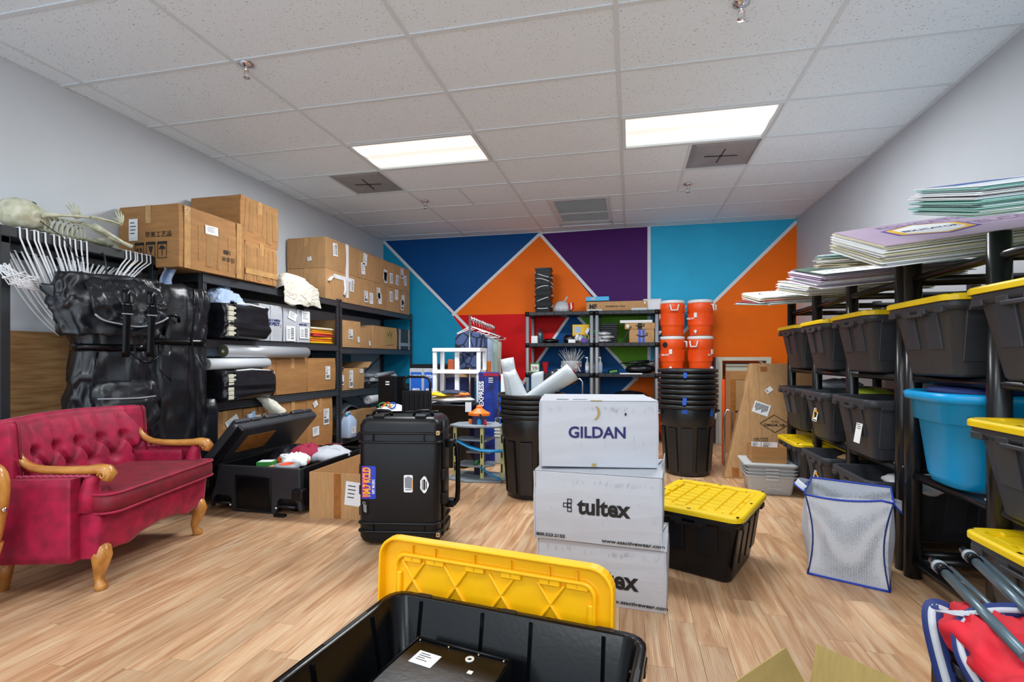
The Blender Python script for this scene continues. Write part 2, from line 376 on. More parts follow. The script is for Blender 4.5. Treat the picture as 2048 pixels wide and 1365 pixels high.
for i, (x, y) in enumerate(LAMPS):
    t = thing('ceiling_light', ['lit fluorescent ceiling panel on the left above the shelves', 'lit fluorescent ceiling panel on the right beside the square grey vent'][i] if i < 2 else
              'fluorescent ceiling panel out of view behind the camera', 'light', (x, y, CZ), 0, None if i < 2 else 'ceiling panels behind the viewer')
    obj('light_frame', G().box(-.6, .6, -.295, -.265, -.008, .02).box(-.6, .6, .265, .295, -.008, .02).box(-.6, -.57, -.265, .265, -.008, .02).box(.57, .6, -.265, .265, -.008, .02), M_grid, t, .002)
    g = G(); g.sheet(lambda u, v: (-.57+1.14*u, -.265+.53*v, .012-.012*abs(sin(2*pi*v))), 2, 16, th=.003)
    obj('diffuser', g, M_diff, t)
for x, y, lb in ((-2.822, 4.76, 'square grey ceiling vent left of the left light panel'), (.838, 4.76, 'square grey ceiling vent behind the right light panel')):
    t = thing('ceiling_vent', lb, 'vent', (x, y, CZ))
    obj('vent_plate', G().frustum((-.24, .24, -.24, .24), (-.295, .295, -.295, .295), -.006, .012), M_vent, t)
    g = G()
    for k in range(4): g.box(.02, .15, -.004, .004, -.012, -.006, 0, RZ(pi/2*k+.1))
    g.box(-.015, .015, -.015, .015, -.014, -.006); obj('vent_damper', g, M_steel, t)
t = thing('return_vent', 'slatted return air vent in the ceiling near the mural', 'vent', (-.62, 6.2, CZ))
obj('vent_frame', G().box(-.36, .36, -.5, -.46, -.006, .01).box(-.36, .36, .46, .5, -.006, .01).box(-.36, -.30, -.46, .46, -.006, .01).box(.33, .36, -.46, .46, -.006, .01), M_grid, t)
obj('vent_backing', G().box(-.30, .33, -.46, .46, .008, .014), mat('vent dark', (176, 178, 180), .8), t)
for k in range(30): obj('louver', G().box(-.30, .33, -.010, .010, -.001, .001, 0, T(0, -.445+.0307*k, .002) @ RX(rad(35))), M_grid, t)
for k, (x, y, lb) in enumerate(((-2.45, 2.66, 'chrome fire sprinkler nearest the left wall'), (.587, 2.74, 'chrome fire sprinkler at the top edge of the picture'),
      (-2.45, 5.42, 'chrome fire sprinkler behind the left light panel'), (.623, 5.47, 'chrome fire sprinkler behind the right square vent'))):
    t = thing('sprinkler', lb, 'sprinkler', (x, y, CZ-.006)) if k == 0 else t0
    if k == 0:
        t0 = t
        obj('escutcheon', G().lathe([(.012, -.02), (.024, -.012), (.045, -.002), (.045, .0)], 20), M_chrome, t)
        obj('nozzle', G().cyl(0, 0, -.045, -.01, .011, 12), M_chrome, t)
        obj('sprinkler_frame', G().tube([(-.012, 0, -.04), (-.018, 0, -.055), (-.012, 0, -.075), (0, 0, -.082), (.012, 0, -.075), (.018, 0, -.055), (.012, 0, -.04)], .003, 6), M_chrome, t)
        obj('deflector', G().lathe([(.004, -.088), (.022, -.087), (.022, -.085), (.004, -.080)], 16), M_chrome, t)
    else: dup(t0, (x, y, CZ-.006), label=lb)
# ================================================================ builders: cartons
def label_on(parent, side, x, y, z, w, h, rot=0.0, kind='bars', name='shipping_label', m=None):
    """white printed sheet on a face; x,y,z = its middle"""
    g = G(); M = face_m(side, x, y, z) @ RZ(rot)
    g.box(-w/2, w/2, -h/2, h/2, 0, .0012, 0, M)
    def bar(a, b, c_, d): g.box((a-.5)*w, (b-.5)*w, (c_-.5)*h, (d-.5)*h, .001, .0018, 1, M)
    r = random.Random(int((x+y*7+z*13)*1e3) % 9973)
    if kind == 'bars':
        k = .12
        while k < .86:
            t = r.choice((.012, .02, .035)); bar(k, k+t, .10, .34); k += t+r.choice((.015, .03))
        for q in range(5): bar(.1, .1+r.uniform(.25, .7), .9-q*.09, .925-q*.09)
        bar(.1, .42, .42, .50)
    elif kind == 'side':
        k = .12
        while k < .88:
            t = r.choice((.012, .02, .03)); bar(.52, .84, k, k+t); k += t+r.choice((.012, .025))
        for q in range(5): bar(.12, .42, .16+q*.14, .20+q*.14)
    elif kind == 'lines':
        for q in range(4): bar(.15, .15+r.uniform(.3, .65), .80-q*.16, .84-q*.16)
    return obj(name, g, [m or M_paper, M_ink], parent)
def carton(label, x, y, z, w, d, h, rz=0.0, m=None, group=None, labels=(), tape=('t',), texts=(), seam=True, name='cardboard_box', cat='box', tapem=None, jit=.004, flap_gap=True, tw=.05):
    m = m or M_card
    t = thing(name, label, cat, (x, y, z), rz, group)
    r = random.Random(int(abs(x*91+y*37+z*53)*100))
    j = lambda: r.uniform(-jit, jit)
    g = G(); X, Y = w/2, d/2
    n = 5; rings = []                                            # walls bulge a little
    for k in range(n+1):
        zz = h*k/n; bl = .004*sin(pi*k/n)
        rings.append([(-X-bl, -Y-bl, zz), (0, -Y-bl*2+0, zz), (X+bl, -Y-bl, zz), (X+bl*2, 0, zz), (X+bl, Y+bl, zz), (0, Y+bl, zz), (-X-bl, Y+bl, zz), (-X-bl*2, 0, zz)])
    rings[-1] = [(p[0]+j(), p[1]+j(), p[2]+(j() if i % 2 == 0 else -.002)) for i, p in enumerate(rings[-1])]
    g.loops(rings, 0, False)
    obj('box_body', g, m, t, .003, 2)
    if flap_gap:
        along = w >= d
        if along: g = G().box(-X+.002, X-.002, -Y+.001, -.003, h-.001, h+.003).box(-X+.002, X-.002, .003, Y-.001, h-.001, h+.003+abs(j()))
        else: g = G().box(-X+.001, -.003, -Y+.002, Y-.002, h-.001, h+.003).box(.003, X-.001, -Y+.002, Y-.002, h-.001, h+.003+abs(j()))
        obj('top_flaps', g, m, t, .001)
    tm = tapem or M_tapec
    if tape:
        g = G(); along = w >= d
        if 't' in tape:
            if along: g.box(-X, X, -tw/2, tw/2, h+.003, h+.0045).box(-X-.006, -X-.0035, -tw/2, tw/2, h*.72, h+.004).box(X+.0035, X+.006, -tw/2, tw/2, h*.72, h+.004)
            else: g.box(-tw/2, tw/2, -Y, Y, h+.003, h+.0045).box(-tw/2, tw/2, -Y-.006, -Y-.0035, h*.72, h+.004).box(-tw/2, tw/2, Y+.0035, Y+.006, h*.72, h+.004)
        if 'f' in tape: g.box(-tw/2, tw/2, -Y-.0105, -Y-.008, 0, h)
        if 'r' in tape: g.box(X+.008, X+.0105, -tw/2, tw/2, 0, h)
        if 'rv' in tape:
            for q in (-.40, .40): g.box(X+.006, X+.0105, q*d-tw/2, q*d+tw/2, 0, h)
        if 'rh' in tape: g.box(X+.008, X+.0108, -Y, Y, h*.25-tw/2, h*.25+tw/2)
        if 'x' in tape:
            gx = G()
            for q in range(6):
                a = (q-2.5)/3*Y*.92; L = h*r.uniform(.2, .45); b = r.uniform(L/h, 1-L/h)*h; ww = r.choice((.008, .016, .03))
                gx.box(X+.0085, X+.0092+.0003*q, -ww, ww, -L, L, 0, T(0, a, b) @ RX(r.uniform(-.08, .08)))
            s_ = obj('tape_wrinkles', gx, M_gloss, t); s_['kind'] = 'stuff'
        obj('packing_tape', g, tm, t)
    for lb in labels:                                            # (side, u, v, w, h, rot, kind)
        s, u, v, lw, lh = lb[:5]; rot = lb[5] if len(lb) > 5 else 0; kd = lb[6] if len(lb) > 6 else 'bars'
        p = {'f': (u*X*2, -Y-.0105, v*h), 'r': (X+.0105, u*Y*2, v*h), 'l': (-X-.0105, -u*Y*2, v*h), 't': (u*2*X, v*2*Y, h+.005)}[s]
        label_on(t, s, *p, lw, lh, rot, kd)
    for s, u, v, txt, size, bm_, rot, boldness in texts:
        p = {'f': (u*X*2, -Y-.0100, v*h), 'r': (X+.0100, u*Y*2, v*h), 'l': (-X-.0100, -u*Y*2, v*h), 't': (u*2*X, v*2*Y, h+.005)}[s]
        lettering(txt, size, bm_, face_m(s, *p) @ RZ(rot), t, 'printed_text', boldness)
    return t
def handling_marks(t, side, x, y, z, s, m=None):
    """three framed handling pictograms: arrows up, glass, umbrella"""
    g = G(); M = face_m(side, x, y, z)
    def b(x0, x1, y0, y1): g.box(x0*s, x1*s, y0*s, y1*s, 0, .0008, 0, M)
    for k in range(3):
        o = k*1.25
        b(o, o+1, 0, .05); b(o, o+1, 1.25, 1.5); b(o, o+.05, 0, 1.5); b(o+.95, o+1, 0, 1.5)
    for o in (.25, .62): b(o, o+.08, .25, .8); g.add([((o-.1)*s, .8*s, 0), ((o+.18)*s, .8*s, 0), ((o+.04)*s, 1.05*s, 0), ((o-.1)*s, .8*s, .0008), ((o+.18)*s, .8*s, .0008), ((o+.04)*s, 1.05*s, .0008)], [(0,2,1), (3,4,5), (0,1,4,3), (1,2,5,4), (2,0,3,5)], 0, False, M)
    b(1.45, 2.05, .15, .22); b(1.72, 1.78, .2, .6); g.prism([(1.5*s, 1.1*s), (2.0*s, 1.1*s), (1.85*s, .6*s), (1.65*s, .6*s)], 0, .0008, 0, M)
    b(2.97, 3.03, .2, .8); g.prism([(2.65*s, .8*s), (3.35*s, .8*s), (3.2*s, 1.08*s), (3.0*s, 1.15*s), (2.8*s, 1.08*s)], 0, .0008, 0, M)
    return obj('handling_marks', g, m or M_ink, t)

# ================================================================ builders: totes
def tote(label, x, y, z, L=.76, Wd=.51, h=.37, rz=0.0, body=None, lid=None, group=None, sticker=None, taper=.055, ribs=True, name='storage_tote', drop=0):
    """long side along local x; one short end looks towards -x"""
    body = body or M_dgrey
    t = thing(name, label, 'tote', (x, y, z), rz, group)
    X, Y = L/2, Wd/2; hb = h-.03 if lid else h
    def off(zz): return taper*(1-zz/hb)
    def ring(zz, o, r=.05): return [(a, b, zz) for a, b in rrect(-X+.02+o, X-.02-o, -Y+.02+o, Y-.02-o, max(.012, r), 4)]
    g = G(); g.loops([ring(0, taper+.012, .03), ring(.012, off(.012)), ring(hb-.05, off(hb-.05)), ring(hb-.05, -.006, .055), ring(hb-.035, -.018, .06), ring(hb, -.018, .06), ring(hb, .008, .045), ring(.02, taper+.008, .04), ring(.014, taper+.05, .03)], 0, True)
    obj('tote_body', g, body, t, .002, 1)
    if ribs:
        def wall(side, u, zz, o):
            d_ = off(zz)-o
            return {'-x': (-X+.02+d_, u, zz), '+x': (X-.02-d_, u, zz), '-y': (u, -Y+.02+d_, zz), '+y': (u, Y-.02-d_, zz)}[side]
        def panel(side, u0, u1, z0, z1, o=.008):
            P = []
            for oo in (-.004, o):
                for (u, zz) in ((u0, z0), (u1, z0), (u1, z1), (u0, z1)):
                    P.append(wall(side, u*(1 if zz > z0 else .98), zz, oo))
            obj('tote_rib', G().add(P, [(0,3,2,1), (4,5,6,7), (0,1,5,4), (1,2,6,5), (2,3,7,6), (3,0,4,7)]), body, t, .003, 1)
        for sd in ('-x', '+x'):
            for u in (-.27, .27): panel(sd, (u-.16)*Wd*.62-.0, (u+.16)*Wd*.62, hb*.36, hb-.05)
        for sd in ('-y', '+y'):
            for u in (-.32, -.11, .11, .32): panel(sd, (u-.07)*L, (u+.07)*L, hb*.2, hb-.05, .006)
        g = G()
        for sx in (-1, 1):
            for q in (-.36, -.12, .12, .36): g.box(sx*(X-.012)-.012, sx*(X-.012)+.012, q*Wd-.03, q*Wd+.03, hb-.058, hb-.03)
            g.box(sx*(X-.01)-.012, sx*(X-.01)+.012, -.07, .07, hb-.066, hb-.05)
        for sy in (-1, 1):
            for q in (-.35, -.12, .12, .35): g.box(q*L-.035, q*L+.035, sy*(Y-.012)-.012, sy*(Y-.012)+.012, hb-.056, hb-.03)
        obj('rim_lugs', g, body, t, .003, 1)['kind'] = 'stuff'
    if lid: make_lid(t, lid, X+.008, Y+.008, hb-.012, single=z == 0)
    if sticker:
        u, v, sw, sh, kd = sticker
        M = T(-X+.02+off(v*hb)-.0095, -u*Wd, v*hb) @ RZ(-pi/2) @ RX(pi/2) @ RX(-math.atan(taper/hb))
        g = G().box(-sw/2, sw/2, -sh/2, sh/2, 0, .001, 0, M)
        if kd == 'pic':
            g.box(-sw*.45, sw*.45, sh*.28, sh*.42, .001, .0016, 2, M).box(-sw*.4, sw*.4, -sh*.46, -sh*.40, .001, .0016, 1, M)
            g.prism([(-sw*.22, -sh*.3), (sw*.28, -sh*.25), (sw*.36, sh*.02), (-sw*.3, sh*.05)], .001, .0018, 1, M)
            g.prism([(-sw*.34, sh*.06), (sw*.36, sh*.0), (sw*.2, sh*.2), (-sw*.25, sh*.2)], .001, .002, 2, M)
            g.box(-sw*.42, -sw*.12, -sh*.34, -sh*.1, .001, .0021, 2, M)
        else:
            g.box(-sw*.46, sw*.46, sh*.40, sh*.47, .001, .0016, 3, M).box(-sw*.42, -sw*.05, sh*.12, sh*.32, .001, .0016, 1, M)
            for q in range(9): g.box(-sw*.4+(.1*sw if q % 3 else .5*sw*0), sw*(.1+.3*((q*37) % 10)/10), sh*(.30-q*.052), sh*(.315-q*.052), .001, .0017, 1, M)
            g.box(-sw*.4, sw*.4, -sh*.44, -sh*.25, .001, .0016, 0, M)
        obj('product_sticker', g, [M_paper, M_ink, M_amber, mat_green], t)
    return t
mat_green = mat('print green', (70, 150, 80), .6)
def make_lid(parent, m, X, Y, z0, name='lid', M=None, single=False):
    """waffle lid, top at z0+.035"""
    M = M or T(0, 0, z0)
    def ring(zz, o, r=.06): return [(a, b, zz) for a, b in rrect(-X+o, X-o, -Y+o, Y-o, max(.01, r), 5)]
    g = G(); g.loops([ring(.002, .006), ring(0, 0, .065), ring(.022, .0, .065), ring(.030, .008, .06), ring(.030, .048, .03), ring(.014, .054, .025)], 0, False, M=M)
    o = obj(name, g, m, parent, .003, 2)
    nx_, ny_ = 7, 5; ax, ay = X-.075, Y-.075; g = G()
    for i in range(nx_):
        for j in range(ny_):
            x0 = -ax+2*ax*i/nx_; y0 = -ay+2*ay*j/ny_
            g.frustum((x0+.002, x0+2*ax/nx_-.002, y0+.002, y0+2*ay/ny_-.002), (x0+.007, x0+2*ax/nx_-.007, y0+.007, y0+2*ay/ny_-.007), .013, .023, 0, M)
            if single: obj('waffle_pad', g, m, o); g = G()
    if not single: obj('waffle_pads', g, m, o)['kind'] = 'stuff'
    g = G()
    for sx in (-1, 1):
        for q in (-.62, 0, .62): g.box(sx*(X-.060)-.012, sx*(X-.060)+.012, q*ay-.04, q*ay+.04, .013, .0295, 0, M)
    for sy in (-1, 1):
        for q in (-.75, -.27, .27, .75): g.box(q*ax-.045, q*ax+.045, sy*(Y-.060)-.012, sy*(Y-.060)+.012, .013, .0295, 0, M)
    obj('lid_notches', g, m, o, .003, 1)['kind'] = 'stuff'
    g = G()
    for sx in (-1, 0, 1):
        for sy in (-1, 1): g.box(sx*(X-.026)-.010, sx*(X-.026)+.010, sy*(Y-.026)-.006, sy*(Y-.026)+.006, .0295, .0306, 0, M)
    for sx in (-1, 1): g.box(sx*(X-.024)-.006, sx*(X-.024)+.006, -.010, .010, .0295, .0306, 0, M)
    obj('lid_holes', g, M_blackg, o)['kind'] = 'stuff'
    return o

# ================================================================ metal shelving on the left wall
def rivet_shelf(label, y0, y1, levels, x0=-3.93, x1=-3.40):
    t = thing('metal_shelving', label, 'shelf', ((x0+x1)/2, (y0+y1)/2, 0)); cx, cy = (x0+x1)/2, (y0+y1)/2
    X, Y = (x1-x0)/2, (y1-y0)/2
    for sx in (-1, 1):
        for sy in (-1, 1):
            g = G(); a, b = sx*X, sy*Y                          # L profile, slotted
            g.box(min(a, a-sx*.003), max(a, a-sx*.003), min(b, b-sy*.04), max(b, b-sy*.04), 0, 1.86)
            g.box(min(a, a-sx*.04), max(a, a-sx*.04), min(b, b-sy*.003), max(b, b-sy*.003), 0, 1.86)
            up = obj('upright', g, M_grey, t)
            g = G()
            for k in range(46):
                zz = .03+.04*k; g.box(a-.0008+(sx*.0012 if sx > 0 else 0), a+.0012, b-sy*.028-.004, b-sy*.028+.004, zz, zz+.016)
            if sx > 0: obj('slots', g, M_ink, up)
    for k, zz in enumerate(levels):
        g = G()
        g.box(X-.012, X+.003, -Y+.004, Y-.004, zz-.075, zz-.008).box(X-.004, X+.008, -Y+.004, Y-.004, zz-.075, zz-.066).box(X-.03, X+.008, -Y+.004, Y-.004, zz-.014, zz-.006)
        g.box(-X+.003, -X+.02, -Y+.004, Y-.004, zz-.07, zz-.008)
        obj('shelf_beam', g, M_grey, t, .002, 1)
        for s in (-1, 1): obj('side_beam', G().box(-X+.01, X-.01, s*(Y-.012)-.008, s*(Y-.012)+.008, zz-.06, zz-.008), M_steel, t)
        obj('shelf_deck', G().box(-X+.012, X-.03, -Y+.01, Y-.01, zz-.014, zz), M_steel, t)
    for s in (-1, 1): obj('cross_brace', G().tube([(-X+.014+s*.004, -s*(Y-.03), .25), (-X+.014+s*.004, s*(Y-.03), 1.2)], .008, 6, flat=.4), M_steel, t)
    return t
rivet_shelf('grey metal shelving unit near the garment bags under the two tall taped cartons', 3.24, 5.08, (.16, .785, 1.315, 1.845))
rivet_shelf('grey metal shelving unit in the back left corner against the mural', 5.11, 7.03, (.19, .755, 1.285, 1.835))

# cartons in the left wall shelving: (y0,y1,z,h,...)
def side_carton(label, y0, y1, z, h, xf=-3.41, dep=.48, **kw):
    return carton(label, xf-dep/2, (y0+y1)/2, z, dep, y1-y0, h, **kw)
# top of the near unit: three big taped cartons
c_ = side_carton('wide taped carton with handling symbols nearest the skeleton', 3.00, 3.62, 1.85, .48, xf=-3.36, dep=.56, m=M_card2, tape=('t', 'rv', 'x'),
                 texts=(('r', .2, .42, '100', .05, M_ink, pi, .001), ('r', .22, .3, '\u65e5\u672c\u6728', .045, M_ink, pi, 0)), labels=(('f', -.24, .62, .085, .17, 0, 'lines'), ('r', -.05, .72, .12, .07, .05, 'lines')))
handling_marks(c_, 'f', -.12, -.3205, .07, .085)
lettering('\u534e\u7f8e\u5de5\u827a\u54c1', .05, M_ink, face_m('f', .10, -.3205, .25), c_, 'printed_text')
side_carton('square taped carton under the upper carton on the top shelf', 3.64, 4.03, 1.85, .36, xf=-3.37, dep=.5, m=M_card2, tape=('t', 'x', 'rh'))
side_carton('upper plain taped carton, highest of the left wall cartons', 3.60, 4.06, 2.215, .385, xf=-3.38, dep=.52, m=M_card2, tape=('x', 't'), jit=.008)
# cloth on the top shelf
def drape(name, label, cat, fn, m, nu=28, nv=20, th=.006, group=None):
    o = crumple(obj(name, G().sheet(fn, nu*2, nv*2, th=th), m, None, 0), .022, 9, len(label)); return tag(o, label, cat, group)
def fold(u, v, a, f, ph=0): return a*(sin(f*u*6.3+ph+2.3*sin(v*5))*.6+sin(f*1.7*v*6.3+ph*2+1.7*u*5)*.4)
drape('folded_cloth', 'crumpled off white cloth hanging over the edge of the top metal shelf', 'cloth',
      lambda u, v: (-3.80+.46*min(v*1.35, 1)+.03*sin(v*3)+fold(u, v, .012, 1), 4.12+.46*u+.10*v*(u-.3)+.03*sin(v*7), 1.87+.16*sin(pi*min(v*1.2, 1))**.6*(sin(pi*u)**.5)-(max(0, v-.74)*.62)+fold(v, u, .014, 1.4)), M_cloth, 34, 34)
o = obj('folded_cloth', G().tube([(-3.46, 4.13, 1.93), (-3.43, 4.24, 1.985), (-3.42, 4.38, 1.96), (-3.43, 4.50, 1.925), (-3.45, 4.58, 1.90)], [.035, .05, .055, .045, .02], 12), M_cloth, None, 0, 2, 1)
tag(o, 'rolled end of off white cloth on top of the crumpled cloth', 'cloth')
# top of the far unit: two layers of cartons
lay1 = [(4.72, 5.55), (5.56, 5.93), (5.94, 6.27), (6.28, 6.62), (6.63, 6.98)]
def small_lbls(i, up):
    r = random.Random(i*7+up); return tuple(('r', r.uniform(-.35, .35), r.uniform(.3, .75), .09, .15, r.uniform(-.15, .15), r.choice(('bars', 'side', 'lines'))) for _ in range(2 if i else 1))
names2 = ['big end carton', 'second carton from the viewer', 'middle carton', 'fourth carton from the viewer', 'far end carton']
for i, (a, b) in enumerate(lay1):
    for up in (0, 1):
        if i == 0: a, b = 4.86, 5.55
        t = side_carton('%s in the %s layer on top of the corner shelving' % (names2[i], 'upper' if up else 'lower'), a, b-.004, 1.838+up*.358+(.0), .35 if up else .352, xf=-3.42, dep=.46 if i else .50, m=M_card,
                 group='cartons in two layers on the corner shelving', tape=('t',), labels=small_lbls(i, up)+((('f', .1, .2+.1*up, .055, .045, .2, 'lines'),) if i == 0 else ()))
        if i == 0:
            g = G()                                               # white bands round the end cartons
            if up: g.box(.252, .259, .05, .10, -.30, .352).box(-.0, .256, .05, .10, .356, .360)
            if not up: g.box(.256, .262, -.20, .22, .26, .31).tube([(.262, -.20, .29), (.268, -.27, .25), (.27, -.31, .21)], .028, 6, flat=.2).tube([(.262, .02, .27), (.272, .02, .15), (.27, .0, .08)], .03, 6, flat=.2)
            obj('white_band', g, M_paper, t)
# second shelf, near unit: dark bins, two white boxes, parcels
def lace_bin(label, y0, y1, z0, h, bulge=.0):
    t = thing('laced_bin', label, 'bin', (-3.52, (y0+y1)/2, z0)); Y = (y1-y0)/2
    rings = [[(a, b, h*k/20) for a, b in rrect(-.24+.02*(1-min(1, k/3)), .27-.02*(1-min(1, k/3))+.02*sin(pi*k/20), -Y, Y, .035, 9)] for k in range(21)]
    crumple(obj('bin_body', G().loops(rings), M_nylon, t, 0, 2, 1), .028, 8, int(z0*5))
    for k in range(6):                                            # white clips up the near corner
        zz = .02+(h-.05)*k/6; c = obj('clip', G().box(.255, .296, -Y+.02, -Y+.075, zz, zz+h/8).box(.250, .292, -Y+.075, -Y+.10, zz+h/20, zz+h/9), MATS.get('clip plastic') or mat('clip plastic', (206, 204, 186), .4), t, .003, 1)
    obj('cloth_edge', G().tube([(.285, -Y+.11+.012*sin(k), h*k/12) for k in range(13)], .008, 6), M_nylon, t)
    obj('rim_lining', G().tube([(.26, -Y+.12, h-.005), (.275, 0, h+.004), (.262, Y-.05, h-.01)], .007, 6), M_paper, t)
    return t
lace_bin('black bin with white front clips under the light blue cloth', 3.30, 3.80, 1.318, .30)
lace_bin('black bin with white front clips beside the big roll end, one shelf lower', 3.30, 3.86, .79, .262, .02)
drape('folded_shirt', 'light blue cloth bundled on top of the upper black bin', 'cloth',
      lambda u, v: (-3.62+.30*v, 3.34+.30*u, 1.62+.15*(sin(pi*u)**.7)*(sin(pi*v)**.6)+fold(u, v, .018, 1.6)), M_lblue, 30, 30)
t = side_carton('white box printed MADE WITH RESPECT beside the upper black bin', 3.84, 4.14, 1.32, .345, xf=-3.40, m=M_white, tape=('r',), texts=(('r', .08, .58, 'MADE WITH', .032, mat('print blue', (24, 40, 110), .6), 0, .001), ('r', .08, .48, 'RESPECT', .042, MATS['print blue'], 0, .0015)), labels=(('r', .42, .48, .022, .03, 0, 'side'),), tw=.03, tapem=M_clear)
side_carton('white box covered with shipping labels beside the yellow parcels', 4.16, 4.56, 1.32, .34, xf=-3.40, m=M_white, tape=('r',), texts=(('r', .2, .55, 'MADE WITH', .022, MATS['print blue'], 0, .001),), labels=(('r', -.27, .25, .13, .15, 0, 'side'), ('r', .25, .3, .15, .12, 0, 'side'), ('r', .30, .8, .13, .12, 0, 'lines'), ('r', -.2, .78, .12, .08, -.3, 'lines')), tw=.03, tapem=M_clear)
yy = [mat('parcel '+n, c_, .5, bump=.3, bscale=20) for n, c_ in (('yellow', (240, 190, 30)), ('orange', (240, 130, 40)), ('pink', (216, 60, 80)), ('cream', (232, 226, 200)))]
ylab = ['lowest yellow mailer envelope', 'orange mailer over the lowest', 'yellow mailer above the orange', 'pink mailer in the middle', 'orange mailer above the pink', 'yellow mailer near the top', 'cream mailer on top']
for k in range(7):
    g = G(); zz = 1.318+k*.026
    g.loops([[(a, b, q) for a, b in rrect(-.16-o, .17+o, -.20-o, .20+o, .03, 4)] for q, o in ((0, -.02), (.012, 0), (.024, -.02))], 0, True)
    o = obj('mailer', g, yy[(0, 1, 0, 2, 1, 0, 3)[k]], None); o.location = (-3.58+R.uniform(-.01, .03), 4.80+R.uniform(-.02, .02), zz); o.rotation_euler.z = R.uniform(-.08, .08)
    tag(o, ylab[k]+' of the pile beside the shelving post', 'mailer', 'flat mailers piled beside the post')
drape('brown_fabric', 'bundle of brown shiny fabric behind the yellow mailers', 'cloth', lambda u, v: (-3.86+.10*v, 4.62+.40*u, 1.52+.15*(sin(pi*u)**.5)*(1-v*.5)+fold(u, v, .02, 2)), M_tape, 24, 16)
# third level near unit
def roll(name, label, p0, p1, r, m, n=28, cat='roll', core=.4, endm=None):
    p0, p1 = Vector(p0), Vector(p1); t = thing(name, label, cat, tuple(p0)); L = (p1-p0).length
    q = (p1-p0).to_track_quat('Z', 'Y').to_matrix().to_4x4()
    g = G().lathe([(r*core, 0), (r, 0), (r, L), (r*core, L), (r*core, L-.06), (r*core, 0)], n, 0, q, False, False)
    obj('rolled_sheet', g, m, t)
    for zz in (-.0003, L+.0003): obj('roll_end', G().add([(r*k*cos(2*pi*i/n), r*k*sin(2*pi*i/n), zz) for k in (core*.6, .93) for i in range(n)], [(i, (i+1) % n, n+(i+1) % n, n+i) for i in range(n)], 0, False, q), endm or m, t)
    g = G()
    for zz in (-.0006, L+.0006):
        pts = [(r*(core+(1-core)*k/70)*cos(k*.42), r*(core+(1-core)*k/70)*sin(k*.42), zz) for k in range(70)]
        g.tube(pts, .0011, 4, 0, M=q)
    obj('roll_spiral', g, M_steel, t); return t
M_olive = mat('olive liner', (96, 98, 66), .7); M_silver = mat('silver vinyl', (190, 194, 200), .3, metal=.3)
roll('vinyl_roll', 'large silver vinyl roll with olive inside, lying on the brown cartons', (-3.36, 3.40, 1.213), (-3.39, 4.48, 1.213), .056, M_silver, endm=M_olive)
roll('vinyl_roll', 'white vinyl roll below the silver one, its end over the carton', (-3.32, 3.20, 1.105), (-3.35, 3.88, 1.108), .046, M_vinyl, core=.3)
roll('vinyl_roll', 'thin grey roll behind the silver roll', (-3.72, 4.0, 1.215), (-3.70, 4.82, 1.21), .04, M_gpost)
roll('vinyl_roll', 'pale roll against the wall behind the silver roll', (-3.54, 3.28, 1.215), (-3.56, 4.2, 1.212), .05, M_lblue)
side_carton('brown carton with a tall label under the white roll end', 3.90, 4.06, .788, .365, m=M_card2, labels=(('r', .1, .42, .08, .16),), tape=('t',))
side_carton('brown carton without label in the middle of the third shelf', 4.07, 4.53, .788, .365, m=M_card2, tape=('t',))
side_carton('brown carton with one upright label beside the shelving post', 4.54, 5.03, .788, .36, m=M_card2, labels=(('r', .18, .55, .085, .15),), tape=('t',))
# bottom level near unit
side_carton('bottom shelf carton with a tilted label next to the garment bag', 3.27, 3.66, .163, .53, m=M_card2, labels=(('r', .2, .8, .14, .10, .5, 'lines'),), tape=('t',))
side_carton('bottom shelf carton behind the hanging white cloth, three labels', 3.67, 4.06, .163, .53, m=M_card2, labels=(('r', -.15, .72, .11, .16), ('r', .12, .84, .04, .05, .2, 'lines'), ('r', .36, .78, .06, .1, -.3, 'lines')), tape=('t',))
side_carton('bottom shelf carton without label between two labelled ones', 4.09, 4.52, .163, .54, m=M_card2, tape=('t',))
side_carton('bottom shelf carton with two labels beside the shelving post', 4.53, 4.97, .163, .54, m=M_card2, labels=(('r', .22, .60, .10, .18), ('r', -.22, .90, .07, .06, .5, 'lines'), ('r', -.2, .34, .11, .10, .05, 'lines')), tape=('t',))
# white cloth hanging from the third shelf
t = thing('hanging_banner', 'white rolled cloth hanging down beside the lower black bin', 'cloth', (-3.34, 3.84, .55))
crumple(obj('cloth_roll', G().tube([(-.02+.05*k/20, -.08+.26*k/20, .28-.22*k/20) for k in range(21)], [.022+.032*min(1, k/12) for k in range(21)], 30), M_cloth, t), .012, 16)
obj('roll_spiral', G().tube([((.032+.0)*(.25+k/40)*0+.034, .185+.045*(k/30)*cos(k*.55), .052+.045*(k/30)*sin(k*.55)) for k in range(31)], .003, 5), M_gpost, t)
obj('cloth_tail', G().sheet(lambda u, v: (-.02+.02*sin(u*6), -.18+.10*u+.0*v, .10-.25*v+.02*u), 8, 10, th=.004, normal=(1, 0, 0)), M_lblue, t)
